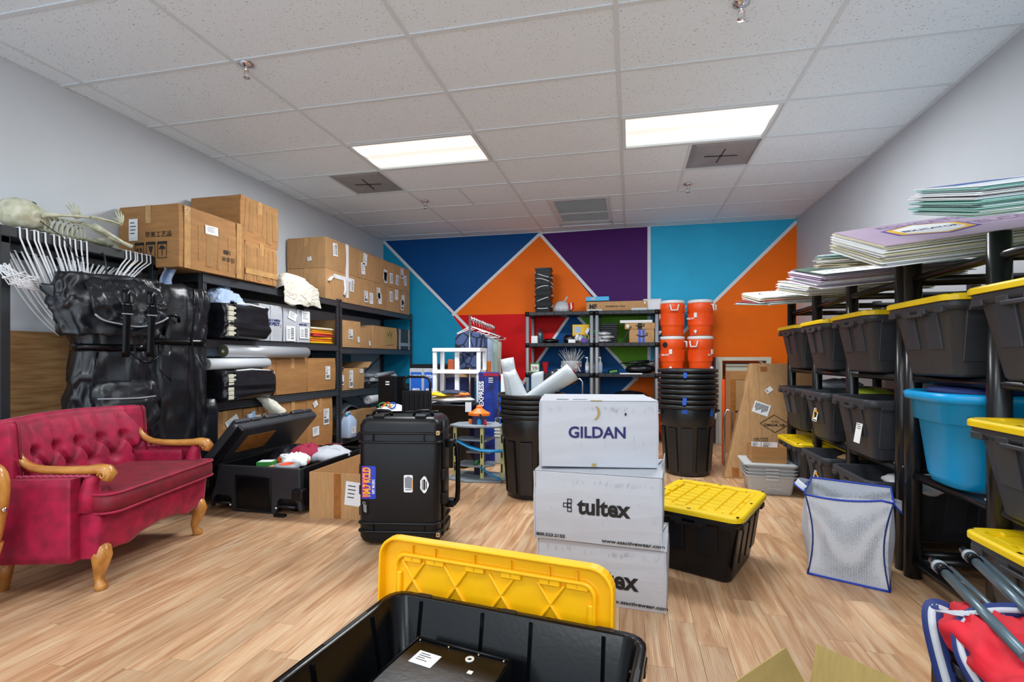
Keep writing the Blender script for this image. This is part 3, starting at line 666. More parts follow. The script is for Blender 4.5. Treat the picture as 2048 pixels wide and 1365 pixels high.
# far unit contents
side_carton('reddish carton with two small labels beside the shelving post, second shelf', 5.18, 5.56, 1.288, .33, m=M_card, labels=(('r', -.1, .5, .09, .12), ('r', .35, .32, .05, .07, .2, 'lines')), tape=('t',))
side_carton('low open carton with a window cut in its front on the second shelf', 5.58, 5.86, 1.288, .27, xf=-3.43, m=M_card, tape=(), labels=(('r', .3, .25, .04, .06, .2, 'lines'),))
t = side_carton('carton with a folded down marked flap on the second shelf of the corner unit', 5.88, 6.56, 1.288, .31, xf=-3.42, m=M_card, tape=('t',))
obj('folded_flap', G().prism([(-.02, .05), (.24, .07), (.24, .30), (-.02, .31)], 0, .004, 0, face_m('r', .2475, 0, 0)), M_khaki, t)
obj('marker_scrawl', G().tube([(.253, .03, .24), (.253, .06, .18), (.253, .10, .25), (.253, .13, .17), (.253, .18, .25), (.253, .14, .2)], .003, 5), M_ink, t)
side_carton('black taped bundle of small boxes at the far end of the second shelf', 6.60, 6.98, 1.288, .31, xf=-3.42, m=mat('dark parcel', (58, 56, 54), .5, var=.3, vscale=14), tape=('rv', 'rh'), tapem=M_gpost)
t = thing('backing_board', 'dark grey board standing at the back of the third corner shelf', 'board', (-3.86, 5.62, .76)); obj('board_panel', G().box(-.01, .01, -.42, .42, 0, .44), M_grey, t)
obj('board_holes', G().cyl(0, 0, 0, .002, .012, 10, M=T(.0102, .1, .30) @ RY(pi/2)).cyl(0, 0, 0, .002, .012, 10, M=T(.0102, .1, .25) @ RY(pi/2)), M_ink, t)
t = side_carton('open topped carton with labels on the third shelf of the corner unit', 5.24, 5.68, .758, .27, xf=-3.43, m=M_card, tape=(), labels=(('r', -.2, .5, .08, .22), ('r', .32, .85, .08, .05, 0, 'lines')), flap_gap=False)
obj('open_flap', G().box(-.24, .30, -.006, .0, 0, .12, 0, T(0, .22, .27) @ RX(-.9)), M_card, t); obj('open_flap', G().box(-.24, .24, 0, .006, 0, .12, 0, T(0, -.22, .27) @ RX(1.3)), M_card, t)
side_carton('small carton at the near end of the third corner shelf', 5.13, 5.22, .758, .22, xf=-3.42, m=M_card, tape=(), labels=(('r', 0, .6, .05, .12),))
for k in range(6):
    o = obj('wrapped_tube', G().tube([(0, 0, 0), (.02, .35+.05*(k % 3), .05*(k % 2)-.02)], .028, 10), [M_dgrey, M_film, M_gpost][k % 3]); o.location = (-3.66+.055*k, 5.80+.02*k, .81+(k % 3)*.055)
    tag(o, ['dark', 'pale film wrapped', 'grey'][k % 3]+[' tube at the back of', ' tube on the front of'][k // 3]+' the wrapped bundle on the third corner shelf', 'tube', 'wrapped tubes on the third corner shelf')
for k in range(2): tag(obj('red_roll', G().tube([(-3.50+.05*k, 6.24+k*.09, .86-.04*k), (-3.42+.05*k, 6.27+k*.09, .90-.04*k)], .04, 12), M_red), ['red roll in clear wrap on the third corner shelf', 'second red roll beside it, nearer the wall'][k], 'roll')
drape('plastic_wrap', 'loose clear plastic wrap hanging over the shelf end', 'wrap', lambda u, v: (-3.50+.12*v, 6.30+.35*u, .93-.22*v*u+fold(u, v, .02, 2)), M_clear, 18, 12, .001)
# bottom of the far unit
roll('vinyl_roll', 'pale speckled roll lying above the bottom shelf boxes', (-3.42, 5.74, .60), (-3.44, 6.30, .60), .055, M_vinyl)
t = thing('fabric_bundle', 'slate grey tarp bundle on the bottom corner shelf', 'cloth', (-3.66, 5.46, .40))
obj('bundle', G().sheet(lambda u, v: (-.24+.44*v, -.30+.62*u, .30*(sin(pi*min(1, u*1.0))**.5)*(1-.55*v)+.02*sin(9*u+4*v)), 20, 14, th=.01), mat('slate fabric', (92, 100, 110), .7, bump=.2, bscale=20), t)
side_carton('brown printed box on the bottom corner shelf', 5.46, 5.95, .193, .29, m=M_card, tape=('t',), texts=(('r', .1, .6, 'US', .05, M_ink, 0, .001), ('r', .15, .35, 'BOX', .04, M_ink, 0, .001)))
side_carton('narrow box behind the blue jug on the bottom corner shelf', 5.30, 5.44, .193, .28, m=M_card, tape=('t',))
t = thing('plastic_jug', 'pale blue plastic jug with a label at the end of the bottom corner shelf', 'jug', (-3.36, 5.22, .193))
obj('jug_body', G().loops([[(a, b, z) for a, b in rrect(-.07+o, .07-o, -.085+o, .085-o, .03, 4)] for z, o in ((0, .006), (.01, 0), (.20, 0), (.25, .025), (.27, .045))]), M_lblue, t)
obj('jug_handle', G().tube([(0, -.03, .26), (0, -.04, .30), (0, .02, .305), (0, .06, .25)], .011, 8), M_lblue, t); obj('jug_cap', G().cyl(0, -.04, .26, .29, .02, 14), M_blue, t)
label_on(t, 'r', .071, 0, .09, .09, .08, 0, 'lines')
# ================================================================ crimson settee
t = thing('settee', 'crimson velvet settee with button tufted back and carved oak arms', 'sofa', (-2.715, 2.235, 0), rad(104.7)); SO = t
# local: x along the width, -y = front
HW = .40
def back_pt(u, v):
    x = -HW-.02+(2*HW+.04)*u; curve = .12*(2*u-1)**2*1.2
    z = .40+.44*v
    y = .41-curve*.45+.07*v
    top = .0 if v < 1 else 0
    tuft = 0
    return x, y, z+.006*cos(pi*(2*u-1)*.9)*v
bt = []
for r_, v in enumerate((.36, .62)):
    nb = 6
    for k in range(nb+(1 if r_ else 0)):
        u = (k+.5+(-.5 if r_ else 0))/nb
        if .04 < u < .96: bt.append((u, v))
def tufted(u, v):
    x, y, z = back_pt(u, v); d = 0
    for bu, bv in bt:
        q = ((u-bu)*1.0)**2+((v-bv)*.55)**2; d += math.exp(-q/.0009)
    # diagonal folds between the buttons, straight pleats above
    s = 0
    for bu, bv in bt:
        if v > bv and bv > .5: s = max(s, math.exp(-((u-bu)/.012)**2)*min(1, (v-bv)*8)*.75)
        if abs(v-bv) < .27:
            for sg in (-1, 1):
                if abs((u-bu)) < .1: s = max(s, math.exp(-(((u-bu)-sg*(v-bv)*.30)/.010)**2)*.7*(1 if (bv > .5 and v < bv) or (bv < .5 and v > bv) else 0))
    puff = .050*(sin(pi*min(1, v*1.02))**.5)
    return (x, y-.03-puff*(1-.75*min(1, s))+.048*min(1, d), z)
g = G(); g.sheet(tufted, 110, 46)
obj('tufted_back', g, M_velvet, t)
g = G()                                                          # outer back shell with the rolled top edge
NS = 24; rings = []
for k in range(NS+1):
    u = k/NS; x, y, z = back_pt(u, 1); x0, y0, z0 = back_pt(u, 0)
    rings.append([(x, y-.05, z-.01), (x, y-.03, z+.012), (x, y+.0, z+.012), (x, y+.02, z-.01), (x, y0+.07, .16), (x, y0+.0, .16), (x, y0-.02, z0)])
g.loops(rings, 0, True); obj('back_shell', g, M_velvet, t)
for u, v in bt:
    x, y, z = tufted(u, v); o = obj('tuft_button', G().lathe([(.0, .009), (.008, .006), (.011, 0), (.011, -.004)], 10, M=T(x, y-.004, z) @ RX(pi/2)), M_velvd, t)
for s in (-1, 1):                                                # upholstered wings closing the back
    g = G(); 
    W4 = [[(s*.335, .36, z), (s*.40, .30+.06*f*0, z), (s*.435, .31, z), (s*.44, .36, z), (s*.42, .46, z), (s*.34, .44, z)] for f, z in ((0, .36), (.3, .55), (.7, .70), (.9, .80), (.97, .832), (1, .842))]
    W4 = [[(x, y+.03*k/5+.012*(k == 5), z) for x, y, z in r_] for k, r_ in enumerate(W4)]
    obj('back_wing', g.loops(W4, 0, True), M_velvet, t, .012, 3)
    obj('wing_piping', G().tube([(r_[1][0], r_[1][1]-.002, r_[1][2]) for r_ in W4[1:]], .005, 6), M_velvd, t)
for s in (-1, 1):                                                # wings + arms
    g = G()
    g.sheet(lambda u, v: (s*(HW+.012-.03*u*v*0), .44-.42*u, (.17+(.40+.20*max(0, 1-u*5.5)**1.5)*v)), 24, 10, th=.055, normal=(s*-1, 0, 0))
    obj('arm_panel', g, M_velvet, t)
    g = G()
    g.sheet(lambda u, v: (s*(HW-.045), .44-.40*u, .40+(.16+.22*max(0, 1-u*4.5)**1.5)*v), 16, 6, th=.012, normal=(s*1, 0, 0)); obj('arm_lining', g, M_velvet, t)
    ax = s*(HW-.012)
    pts = [(ax, .335, .70), (ax, .325, .665), (ax, .30, .635), (ax, .26, .612), (ax, .20, .602), (ax, .10, .598), (ax, .0, .600), (ax, -.05, .605), (ax, -.085, .598), (ax, -.10, .578), (ax, -.092, .560), (ax, -.075, .562), (ax, -.072, .574)]
    g = G().tube(pts, [.010, .014, .017, .019, .020, .021, .023, .026, .028, .027, .024, .018, .012], 14, flat=1.25)
    arm = obj('oak_arm', g, M_oak, t)
    for q in (-.034, .034): obj('scroll', G().tube([(ax+q, -.085+.02*cos(a*.7)*(1-a/14), .578+.02*sin(a*.7)*(1-a/14)) for a in range(12)], .005, 6), M_oak, arm)
    obj('arm_post', G().tube([(ax, -.03, .578), (ax, -.01, .54), (ax, -.005, .49), (ax, .0, .40)], [.028, .032, .042, .05], 12, flat=1), M_velvet, t)
    obj('braid_trim', G().tube([(ax+s*.026, -.03+.46*k/40*.9, .575+.0*k+0+.003*sin(k*2.2)) for k in range(41)], .007, 6), mat('crimson braid', (176, 66, 96), .8) if 'crimson braid' not in MATS else MATS['crimson braid'], t)
# seat base with a serpentine apron
def apron(u):
    a = abs(2*u-1); return .17+.055*(1-a)**.8*(1-.0*a)-(.02*math.exp(-((a-.55)/.12)**2))
g = G(); rings = []
for k in range(41):
    u = k/40; x = -HW-.015+(2*HW+.03)*u; bow = .03*(1-(2*u-1)**2)
    rings.append([(x, -.06-bow, .385), (x, -.07-bow, .36), (x, -.055-bow, apron(u)+.02), (x, -.045-bow, apron(u)), (x, .0, apron(u)), (x, .44-.04*(2*u-1)**2, .17), (x, .44-.04*(2*u-1)**2, .385)])
g.loops(rings, 0, True); obj('seat_base', g, M_velvet, t)
def cush(o, z):
    pts = []
    for a, b in rrect(-HW+.045+o*.7, HW-.045-o*.7, -.115+o, .40-o, .05, 5):
        if b < 0: b -= .035*(1-(a/HW)**2)
        pts.append((a*(1.16 if b < -.05 else 1), b, z))
    return pts
g = G().loops([cush(.02, .385), cush(-.004, .39), cush(-.006, .43), cush(-.004, .478), cush(.012, .486), cush(.06, .496), cush(.15, .50)], 0, True); obj('seat_cushion', g, M_velvd, t)
obj('cushion_piping', G().tube([Vector(p)+Vector((0, 0, .002)) for p in cush(-.006, .480)], .006, 6, closed=True).tube([Vector(p) for p in cush(-.006, .390)], .006, 6, closed=True), M_velvet, t)
def cabriole(x, y, s, hh=.225):
    g = G().tube([(x, y, hh), (x+s*.006, y-.012, hh*.92), (x+s*.014, y-.022, hh*.76), (x+s*.006, y-.01, hh*.5), (x-s*.002, y+.004, hh*.3), (x, y+.0, hh*.16), (x+s*.006, y-.012, hh*.07), (x+s*.006, y-.014, 0.0)],
                 [.026, .040, .042, .032, .022, .019, .029, .024], 14)
    return g
for s in (-1, 1):
    obj('cabriole_leg', cabriole(s*.365, -.03, s), M_oak, t)
    obj('rear_leg', G().tube([(s*.36, .40, .18), (s*.36, .43, 0)], [.028, .02], 10), M_oak, t)
# ================================================================ second chair at the picture's left edge
t = thing('oak_armchair', 'honey oak armchair arm and front post cut off by the left picture edge', 'chair', (-2.815, 1.61, 0), rad(95))
obj('oak_arm_front', G().tube([(.0, .30, .60), (0, .16, .655), (0, .05, .662), (0, -.01, .645), (0, -.03, .60), (0, -.025, .5), (.0, -.005, .38), (0, .0, .30)], [.028, .032, .036, .040, .042, .040, .034, .028], 14), M_oak, t, 0, 2, 1)
obj('front_leg', G().tube([(0, .0, .32), (-.01, .02, .2), (-.05, .08, .08), (-.06, .10, 0)], [.036, .03, .022, .024], 12), M_oak, t)
obj('screw_cap', G().lathe([(0, .006), (.010, .004), (.012, 0)], 12, M=T(0.0, -.062, .47) @ RX(pi/2)), M_chrome, t)
obj('chair_seat', G().loops([[(a, b, z) for a, b in rrect(-.58+o, -.05-o, .02+o, .50-o, .05, 4)] for z, o in ((.24, .02), (.26, 0), (.42, 0), (.45, .03))]), M_velvet, t)
obj('chair_back', G().box(-.58, -.05, .46, .55, .3, .85), M_velvet, t, .03, 3)
obj('far_arm', G().tube([(-.62, .40, .62), (-.62, .0, .65), (-.62, -.03, .55), (-.62, 0, .3)], .035, 10), M_oak, t)
obj('far_leg', cabriole(-.60, 0, -1, .32), M_oak, t); obj('rear_leg', G().cyl(-.06, .48, 0, .3, .022, 10).cyl(-.58, .48, 0, .3, .022, 10), M_oak, t)
# ================================================================ black costume rack with rope fringe
t = thing('black_frame_rack', 'black wooden rack with a white rope fringe behind the garment bags', 'rack', (-3.755, 2.55, 0)); RK = t
fx0, fx1, fy0, fy1, fz = -.17, .18, -.47, .47, 1.93
obj('top_rail', G().box(fx1-.04, fx1, fy0, fy1, fz-.06, fz), M_nylon_w if 'M_nylon_w' in globals() else mat('black painted wood', (30, 33, 38), .5, var=.2, vscale=20), t, .003)
MBW = MATS['black painted wood']
obj('rear_rail', G().box(fx0, fx0+.04, fy0, fy1, fz-.06, fz), MBW, t, .003)
obj('rack_top', G().box(fx0+.04, fx1-.04, fy0+.02, fy1-.02, fz-.03, fz-.012), MBW, t)
for a in (fx0, fx1-.045):
    for b in (fy0, fy1-.045): obj('post', G().box(a, a+.045, b, b+.045, 0, fz-.06), MBW, t, .003)
obj('end_rail', G().box(fx0, fx1, fy0, fy0+.04, fz-.10, fz-.06).box(fx0, fx1, fy1-.04, fy1, fz-.10, fz-.06), MBW, t)
obj('inner_rail', G().box(-.06, -.03, fy0, fy1, fz-.15, fz-.11).box(.05, .08, fy0, fy1, fz-.12, fz-.08), MBW, t)
rr = random.Random(3)
nst = 0
for layer, xx in ((0, fx1+.004), (1, .085), (2, -.02)):
    for k in range(26 if layer == 0 else 30):
        f = (k+rr.uniform(-.3, .3))/(26 if layer == 0 else 30)
        if layer == 0 and .44 < f < .72: continue
        ya = fy0+.09+f*(fy1-fy0-.12); tgt = -.02+.10*(f-.5)
        za = fz+.004 if layer == 0 else fz-.12
        zt = 1.46-.28*max(0, .35-f)*2 - rr.uniform(0, .05)
        sag = .12*max(0, .5-f)
        pts = []
        if layer == 0: pts = [(xx-.045, ya, za), (xx, ya, za), (xx+.002, ya+.001, za-.06)]
        for q in range(0 if layer else 1, 9):
            s_ = q/8; ys = ya+(tgt-ya)*(s_**(.85+.5*max(0, .4-f))); zs = (za-(.06 if layer == 0 else 0))+(zt-(za-.06))*s_-sag*sin(pi*s_)
            pts.append((xx+.03*s_+.002, ys, zs))
        obj('rope_strand', G().tube(pts, .0048, 5), M_rope, t); nst += 1
obj('rope_tail', G().sheet(lambda u, v: (.215-.03*sin(u*9), -.13+.075*u+.006*sin(v*30+u*9), 1.45-.75*v+.015*sin(u*20)), 24, 30, th=.006, normal=(1, 0, 0)), M_rope, t)
obj('gathered_ropes', G().tube([(.225, -.03+.02*sin(k), 1.50-.07*k) for k in range(12)], .03, 8), M_rope, t)
web = G()
for k in range(26):
    a = rr.uniform(0, 6.28); web.tube([(.20+rr.uniform(-.02, .04), -.50+rr.uniform(0, .04), 1.66+rr.uniform(-.05, .05)), (.22, -.44+rr.uniform(-.02, .06), 1.62+rr.uniform(-.05, .06)), (.23, -.36+rr.uniform(-.02, .06), 1.60+rr.uniform(-.05, .05))], .0035, 4)
o = obj('web_fluff', web, M_rope, t); o['kind'] = 'stuff'
t = thing('plywood_sheet', 'plywood sheet leaning on the wall behind the black rack', 'board', (-3.90, 2.62, 0)); obj('plywood_panel', G().box(-.014, .014, -.75, .50, 0, 1.33), M_ply, t, .002)
o = obj('web_cloth', G().sheet(lambda u, v: (-3.53+.03*sin(u*7+v*3), 3.00+.09*u+.02*sin(v*9), 1.93-.36*v+.03*sin(u*9)), 16, 20, th=.005, normal=(1, 0, 0)), M_lblue); tag(o, 'torn white gauze hanging off the right end of the black rack', 'cloth')
o = obj('web_cloth', G().sheet(lambda u, v: (-3.62+.04*sin(u*7+v*3), 2.80+.16*u, 1.42-.12*v*u+.03*sin(v*9)), 16, 12, th=.01, normal=(0, 0, 1)), M_lblue); tag(o, 'scrap of white gauze between the two garment bags', 'cloth')
# ================================================================ skeleton lying on the rack
t = thing('toy_skeleton', 'ivory plastic skeleton lying on its back on top of the black rack, one hand raised', 'skeleton', (-3.66, 2.47, 1.935))
def bone(name, pts, rs, n=8, par=None): return obj(name, G().tube(pts, rs, n), M_bone, par or t)
# y runs from the head (-) to the feet (+)
g = G(); prof = [(0, -.088), (.035, -.085), (.066, -.06), (.080, -.02), (.078, .025), (.066, .055), (.055, .075), (.048, .09), (.02, .095), (0, .095)]
g.lathe([(r*1.22, z*1.12) for r, z in prof], 26, 0, T(-.02, -.31, .105) @ RX(-pi/2+.1), False, False); sk = obj('skull', g, M_bone, t)
obj('jaw', G().loops([[(-.02+.042*cos(a)*q, -.225+dy, .085+.05*sin(a)*q) for a in [2*pi*i/14 for i in range(14)]] for dy, q in ((0, .9), (.02, .95), (.045, .75), (.05, .3))]), M_bone, sk)
for s in (-1, 1): obj('eye_socket', G().lathe([(0, .002), (.013, .004), (.017, 0)], 12, M=T(-.02+s*.030, -.262, .184) @ RX(-.5)), M_ink, sk)
obj('nose_hole', G().prism([(-.008, 0), (.008, 0), (0, .016)], 0, .003, M=T(-.02, -.228, .168) @ RX(-.6)), M_ink, sk)
obj('hat_cord', G().tube([(.02, -.34, .14), (.05, -.28, .09), (.07, -.22, .04), (.10, -.18, .0), (.16, -.17, -.06), (.22, -.20, -.11), (.22, -.16, -.15), (.215, -.12, -.11)], .003, 5), M_ink, sk)
bone('spine', [(-.02, -.20, .05), (-.02, -.05, .028), (-.02, .10, .035), (-.02, .26, .03)], [.012, .014, .014, .013])
for k in range(9):
    y = -.155+.028*k; w_ = .062+.022*sin(pi*(k+1)/10); hh = .055+.035*sin(pi*(k+1)/10)
    bone('rib', [(-.02+w_*cos(a)*1.0, y+.028*abs(sin(a*.5)), .045+hh*max(-.3, sin(a))*1.0) for a in [-.5*pi+2*pi*i/14 for i in range(15)]], .0045, 5)
bone('sternum', [(-.02, -.15, .128), (-.02, -.04, .140)], [.011, .008])
for s in (-1, 1): bone('collar_bone', [(-.02, -.165, .125), (-.02+s*.10, -.175, .10)], [.006, .009])
bone('pelvis', [(-.10, .235, .06), (-.06, .255, .05), (-.02, .27, .035), (.02, .255, .05), (.06, .235, .06)], [.022, .034, .02, .034, .022])
def arm(sx, pts_up, pts_low, hand, fdir, spread):
    a = bone('upper_arm', pts_up, [.017, .010, .009, .009, .015][:len(pts_up)]); bone('forearm', pts_low, [.012, .007, .007, .010]); bone('forearm', [Vector(p)+Vector((.014, .0, .006)) for p in pts_low], [.010, .006, .006, .008])
    h = Vector(hand); fd = Vector(fdir).normalized(); sd = Vector(spread).normalized()
    hd = obj('hand', G().tube([h, h+fd*.022], [.016, .02], 8), M_bone, t)
    for i, L in enumerate((.038, .085, .095, .09, .072)):
        off = sd*(i-2)*.012; d = (fd+sd*(i-2)*.16+(sd*-.5 if i == 0 else Vector((0, 0, 0)))).normalized()
        p0 = h+off*.6+fd*.01; bend = d.cross(sd)*.008
        bone('finger', [p0, p0+d*L*.42, p0+d*L*.42+d*.001, p0+d*L*.72+bend, p0+d*L+bend*2.2], [.0048, .0062, .0038, .0052, .0024], 6, hd)
arm(1, [(.09, -.19, .11), (.10, -.10, .13), (.10, .0, .155), (.10, .07, .165)], [(.10, .07, .165), (.10, .14, .168), (.10, .21, .168), (.10, .258, .16)], (.10, .258, .175), (0.0, -.06, 1), (0, 1, 0))
arm(-1, [(-.13, -.19, .10), (-.10, -.10, .13), (-.03, .0, .14), (.03, .06, .13)], [(.03, .06, .13), (.04, .13, .10), (.06, .20, .06), (.08, .26, .035)], (.05, .03, .150), (.0, -.45, .8), (.3, .6, .3))
bone('thigh_bone', [(.05, .25, .055), (.08, .16, .09), (.10, .09, .115)], [.018, .012, .02]); bone('shin_bone', [(.10, .09, .12), (.12, .18, .075), (.125, .26, .04), (.13, .31, .022)], [.02, .013, .012, .019])
bone('thigh_bone', [(-.08, .25, .055), (-.07, .32, .04), (-.06, .40, .02)], [.018, .012, .018])
sk.location.y = .075
# ================================================================ garment bags
def wrap_ring(cx, cy, z, rx, ry, amp, ph, n=64, fr=7):
    out = []
    for i in range(n):
        a = 2*pi*i/n; k = 1+amp*(sin(fr*a+ph)+.5*sin((fr*2+1)*a+ph*2+z*6)); e = .55
        ca, sa = cos(a), sin(a)
        out.append((cx+rx*k*math.copysign(abs(ca)**e, ca), cy+ry*k*math.copysign(abs(sa)**e, sa), z))
    return out
def resh(fn):   # ring list helper
    return fn
t = thing('garment_bag', 'tall black nylon bag with a buckled flap top and a front pocket behind the settee', 'bag', (-3.43, 2.56, 0), rad(66))
# local: x = width seen, -y = towards the room
prof = [(0, .24, .13), (.05, .265, .15), (.5, .275, .165), (.9, .25, .15), (1.15, .215, .135), (1.24, .20, .125), (1.30, .23, .13), (1.42, .28, .14), (1.54, .31, .13)]
NR = 70; rings = []
for k in range(NR+1):
    z = 1.54*k/NR
    for q in range(len(prof)-1):
        if prof[q][0] <= z <= prof[q+1][0]+1e-6:
            f = (z-prof[q][0])/(prof[q+1][0]-prof[q][0]); rx = prof[q][1]+(prof[q+1][1]-prof[q][1])*f; ry = prof[q][2]+(prof[q+1][2]-prof[q][2])*f
    rings.append(wrap_ring(0, 0, z, rx*.86, ry*.80, .012, z*1.7, n=110))
crumple(obj('bag_body', G().loops(rings), M_nylon, t), .030, 7, 1, (1.3, 1.3, .45))
g = G(); rings = []
for k in range(25):
    f = k/24; z = 1.30+.40*f; rings.append([(x+(.03*f if x > 0 else -.03*f*1.5), y, z+.03*x*f-.02*abs(x)*f) for x, y, _ in wrap_ring(.0, -.02, z-.02, .235+.045*sin(pi*f)-.03*f, .12-.03*f, .03, 2+f*3, n=100)])
crumple(obj('bag_hood', G().loops(rings), M_nylon, t), .03, 9, 2)
obj('hood_corner', G().loops([[(-.22, -.08, 1.46), (-.22, .05, 1.46), (-.22, .05, 1.60), (-.22, -.08, 1.60)], [(-.29, -.06, 1.53), (-.29, .02, 1.53), (-.29, .02, 1.61), (-.29, -.06, 1.61)], [(-.335, -.04, 1.575), (-.335, -.01, 1.575), (-.335, -.01, 1.615), (-.335, -.04, 1.615)]], 0, True), M_nylon, t, .01)
obj('top_flap', G().sheet(lambda u, v: (-.14+.38*u-.02*cos(v*3), -.08-.125*sin(min(1, v*1.4)*pi/2)-.012*sin(7*u+2*v), 1.70-.05*(2*u-1)**2-.33*(v**1.3)*(1-.35*(abs(2*u-1)**3))+.008*sin(11*u+5*v)), 60, 40, th=.012, normal=(0, -1, 0)), M_nylon, t); crumple(t.children[-1], .014, 14, 5)
obj('flap_piping', G().tube([(-.14+.38*u+.02, -.215-.012*sin(7*u+2), 1.70-.05*(2*u-1)**2-.33*(1-.35*(abs(2*u-1)**3))+.008*sin(11*u+5)) for u in [k/30 for k in range(31)]], .006, 6), M_gpost, t)
for xx in (.03, .16):
    st = obj('strap', G().sheet(lambda u, v: (xx-.02+.04*u, -.235-.01*sin(v*4), 1.60-.44*v), 2, 12, th=.005, normal=(0, -1, 0)), M_blackg, t)
    obj('buckle', G().box(xx-.026, xx+.026, -.262, -.240, 1.44, 1.50).box(xx-.022, xx-.008, -.266, -.24, 1.49, 1.52).box(xx+.008, xx+.022, -.266, -.24, 1.49, 1.52), M_blackg, st, .004)
    obj('buckle_edge', G().box(xx-.028, xx+.028, -.264, -.25, 1.436, 1.442).box(xx-.028, xx+.028, -.264, -.25, 1.50, 1.503), M_gpost, st)
obj('waist_belt', G().loops([wrap_ring(0, 0, z, .190, .118, .01, 1) for z in (1.20, 1.245)]), M_blackg, t)
obj('hip_buckle', G().tube([(.06, -.165, 1.19), (.13, -.175, 1.13), (.17, -.175, 1.12), (.24, -.165, 1.185)], .012, 6, flat=.6), M_blackg, t)
obj('side_tail', G().sheet(lambda u, v: (.24+.07*u, -.12, 1.20-.22*v*(.6+.4*u)), 4, 6, th=.006, normal=(0, -1, 0)), M_nylon, t)
rings = [[(x, y-.135, z) for x, y, _ in wrap_ring(.05, 0, z, rx, ry, .02, z*4, fr=5)] for z, rx, ry in [(.56+.44*k/24, .17*min(1, (.55+k/6))*min(1, .8+(24-k)/8), .02+.065*sin(pi*(k+1)/27)**.6) for k in range(25)]]
pk_ = crumple(obj('front_pocket', G().loops(rings), M_nylon, t, 0), .02, 12, 3)
obj('pocket_zip', G().tube([(-.105, -.208, .895), (.0, -.222, .89), (.10, -.222, .888), (.195, -.206, .895)], .005, 6), M_gpost, pk_)
obj('side_seam', G().tube([(-.12, -.155, .1), (-.125, -.17, .6), (-.115, -.15, 1.0), (-.09, -.14, 1.19)], .006, 6), M_blackg, t)
obj('top_hook', G().tube([(.0, .05, 1.70), (.0, .12, 1.86), (.0, .16, 1.88)], .006, 6), M_steel, t)
t = thing('garment_bag', 'tall black nylon bag with a plain seam and a handle, standing beside the shelving', 'bag', (-3.40, 2.955, 0), rad(72))
prof = [(0, .21, .12), (.06, .245, .145), (.5, .255, .15), (1.0, .24, .14), (1.28, .215, .13), (1.45, .25, .14), (1.62, .255, .13), (1.685, .24, .10), (1.70, .20, .06)]
rings = []
for k in range(81):
    z = 1.70*k/80
    for q in range(len(prof)-1):
        if prof[q][0] <= z <= prof[q+1][0]+1e-6:
            f = (z-prof[q][0])/(prof[q+1][0]-prof[q][0]); rx = prof[q][1]+(prof[q+1][1]-prof[q][1])*f; ry = prof[q][2]+(prof[q+1][2]-prof[q][2])*f
    rings.append(wrap_ring(0, 0, z, rx*.96, ry*.88, .012, 1+z*1.3, n=110, fr=8))
crumple(obj('bag_body', G().loops(rings), M_nylon, t), .028, 7, 4, (1.3, 1.3, .4))
obj('front_seam', G().tube([(.10, -.155, .05), (.105, -.17, .6), (.10, -.155, 1.1), (.09, -.14, 1.28), (.10, -.155, 1.5), (.10, -.14, 1.68)], .006, 6), M_blackg, t)
obj('waist_belt', G().loops([wrap_ring(0, 0, z, .224, .138, .01, 1) for z in (1.25, 1.295)]), M_blackg, t)
obj('carry_handle', G().tube([(-.10, -.145, 1.32), (-.09, -.18, 1.40), (-.085, -.18, 1.45), (-.04, -.175, 1.465), (-.01, -.17, 1.45), (.0, -.15, 1.42)], .011, 8), M_blackg, t)
obj('side_pouch', G().loops([wrap_ring(.25, -.03, z, rx, .07, .02, 1, n=32, fr=4) for z, rx in ((.42, .03), (.47, .06), (.75, .065), (.83, .04))]), M_nylon, t)
# ================================================================ black rolling chest with its lid leaning on it
M_chest = mat('graphite plastic', (40, 42, 48), .42, var=.12, vscale=8, bump=.1, bscale=140)
t = thing('rolling_chest', 'open black rolling tool chest full of tangled supplies beside the shelving', 'chest', (-2.735, 3.05, 0)); CH = t
cw, cd, chh = .385, .90, .343
def arc(cx, r, z): return [(cx+r*cos(pi-pi*i/8), z+r*sin(pi-pi*i/8)*.9) for i in range(9)]
pts = [(-cw-.01, .02), (-cw+.01, .02), (-cw+.01, .07)]+[(x, z) for x, z in ((-cw+.02, .10), (-cw+.05, .115), (-.235, .115), (-.21, .10), (-.205, .03))]+[(-.195, .0), (.165, .0), (.18, .03), (.185, .09), (.21, .115), (.32, .115), (.355, .09), (.36, .04), (.39, .03), (cw+.01, .06), (cw, .12), (cw-.01, chh), (-cw+.07, chh), (-cw+.03, .18), (-cw, .12)]
obj('chest_front', G().prism(pts, -.035, .0, 0, RX(pi/2)), M_chest, t, .008, 2)
obj('chest_wall', G().box(-cw, -cw+.03, .03, cd, .04, chh), M_black, t, .008); obj('chest_wall', G().box(cw-.03, cw, .03, cd, .04, chh), M_black, t, .008)
obj('chest_back', G().box(-cw, cw, cd-.03, cd, .04, chh), M_black, t, .008); obj('chest_floor', G().box(-cw+.02, cw-.02, .03, cd-.02, .04, .12), M_black, t)
obj('front_panel', G().box(-.155, .125, -.008, .01, .03, .262), M_blackg, t, .004); obj('panel_frame', G().tube([(-.165, -.004, .02), (.135, -.004, .02), (.135, -.004, .272), (-.165, -.004, .272)], .007, 6, closed=True), M_black, t)
for xa, xb in ((-.365, -.21), (.185, .345)):
    ax = obj('axle', G().tube([(xa, .0, .062), (xb, .0, .062)], .010, 10), M_steel, t); obj('axle_bolt', G().lathe([(0, .006), (.008, .004), (.009, 0)], 10, M=T(xb if xb < 0 else xa, -.004, .05) @ RX(pi/2)), M_whitep, ax)
for xa in (-.28, .27): obj('wheel', G().cyl(0, 0, -.02, .02, .052, 20, M=T(xa, .10, .052) @ RY(pi/2)), M_black, t)
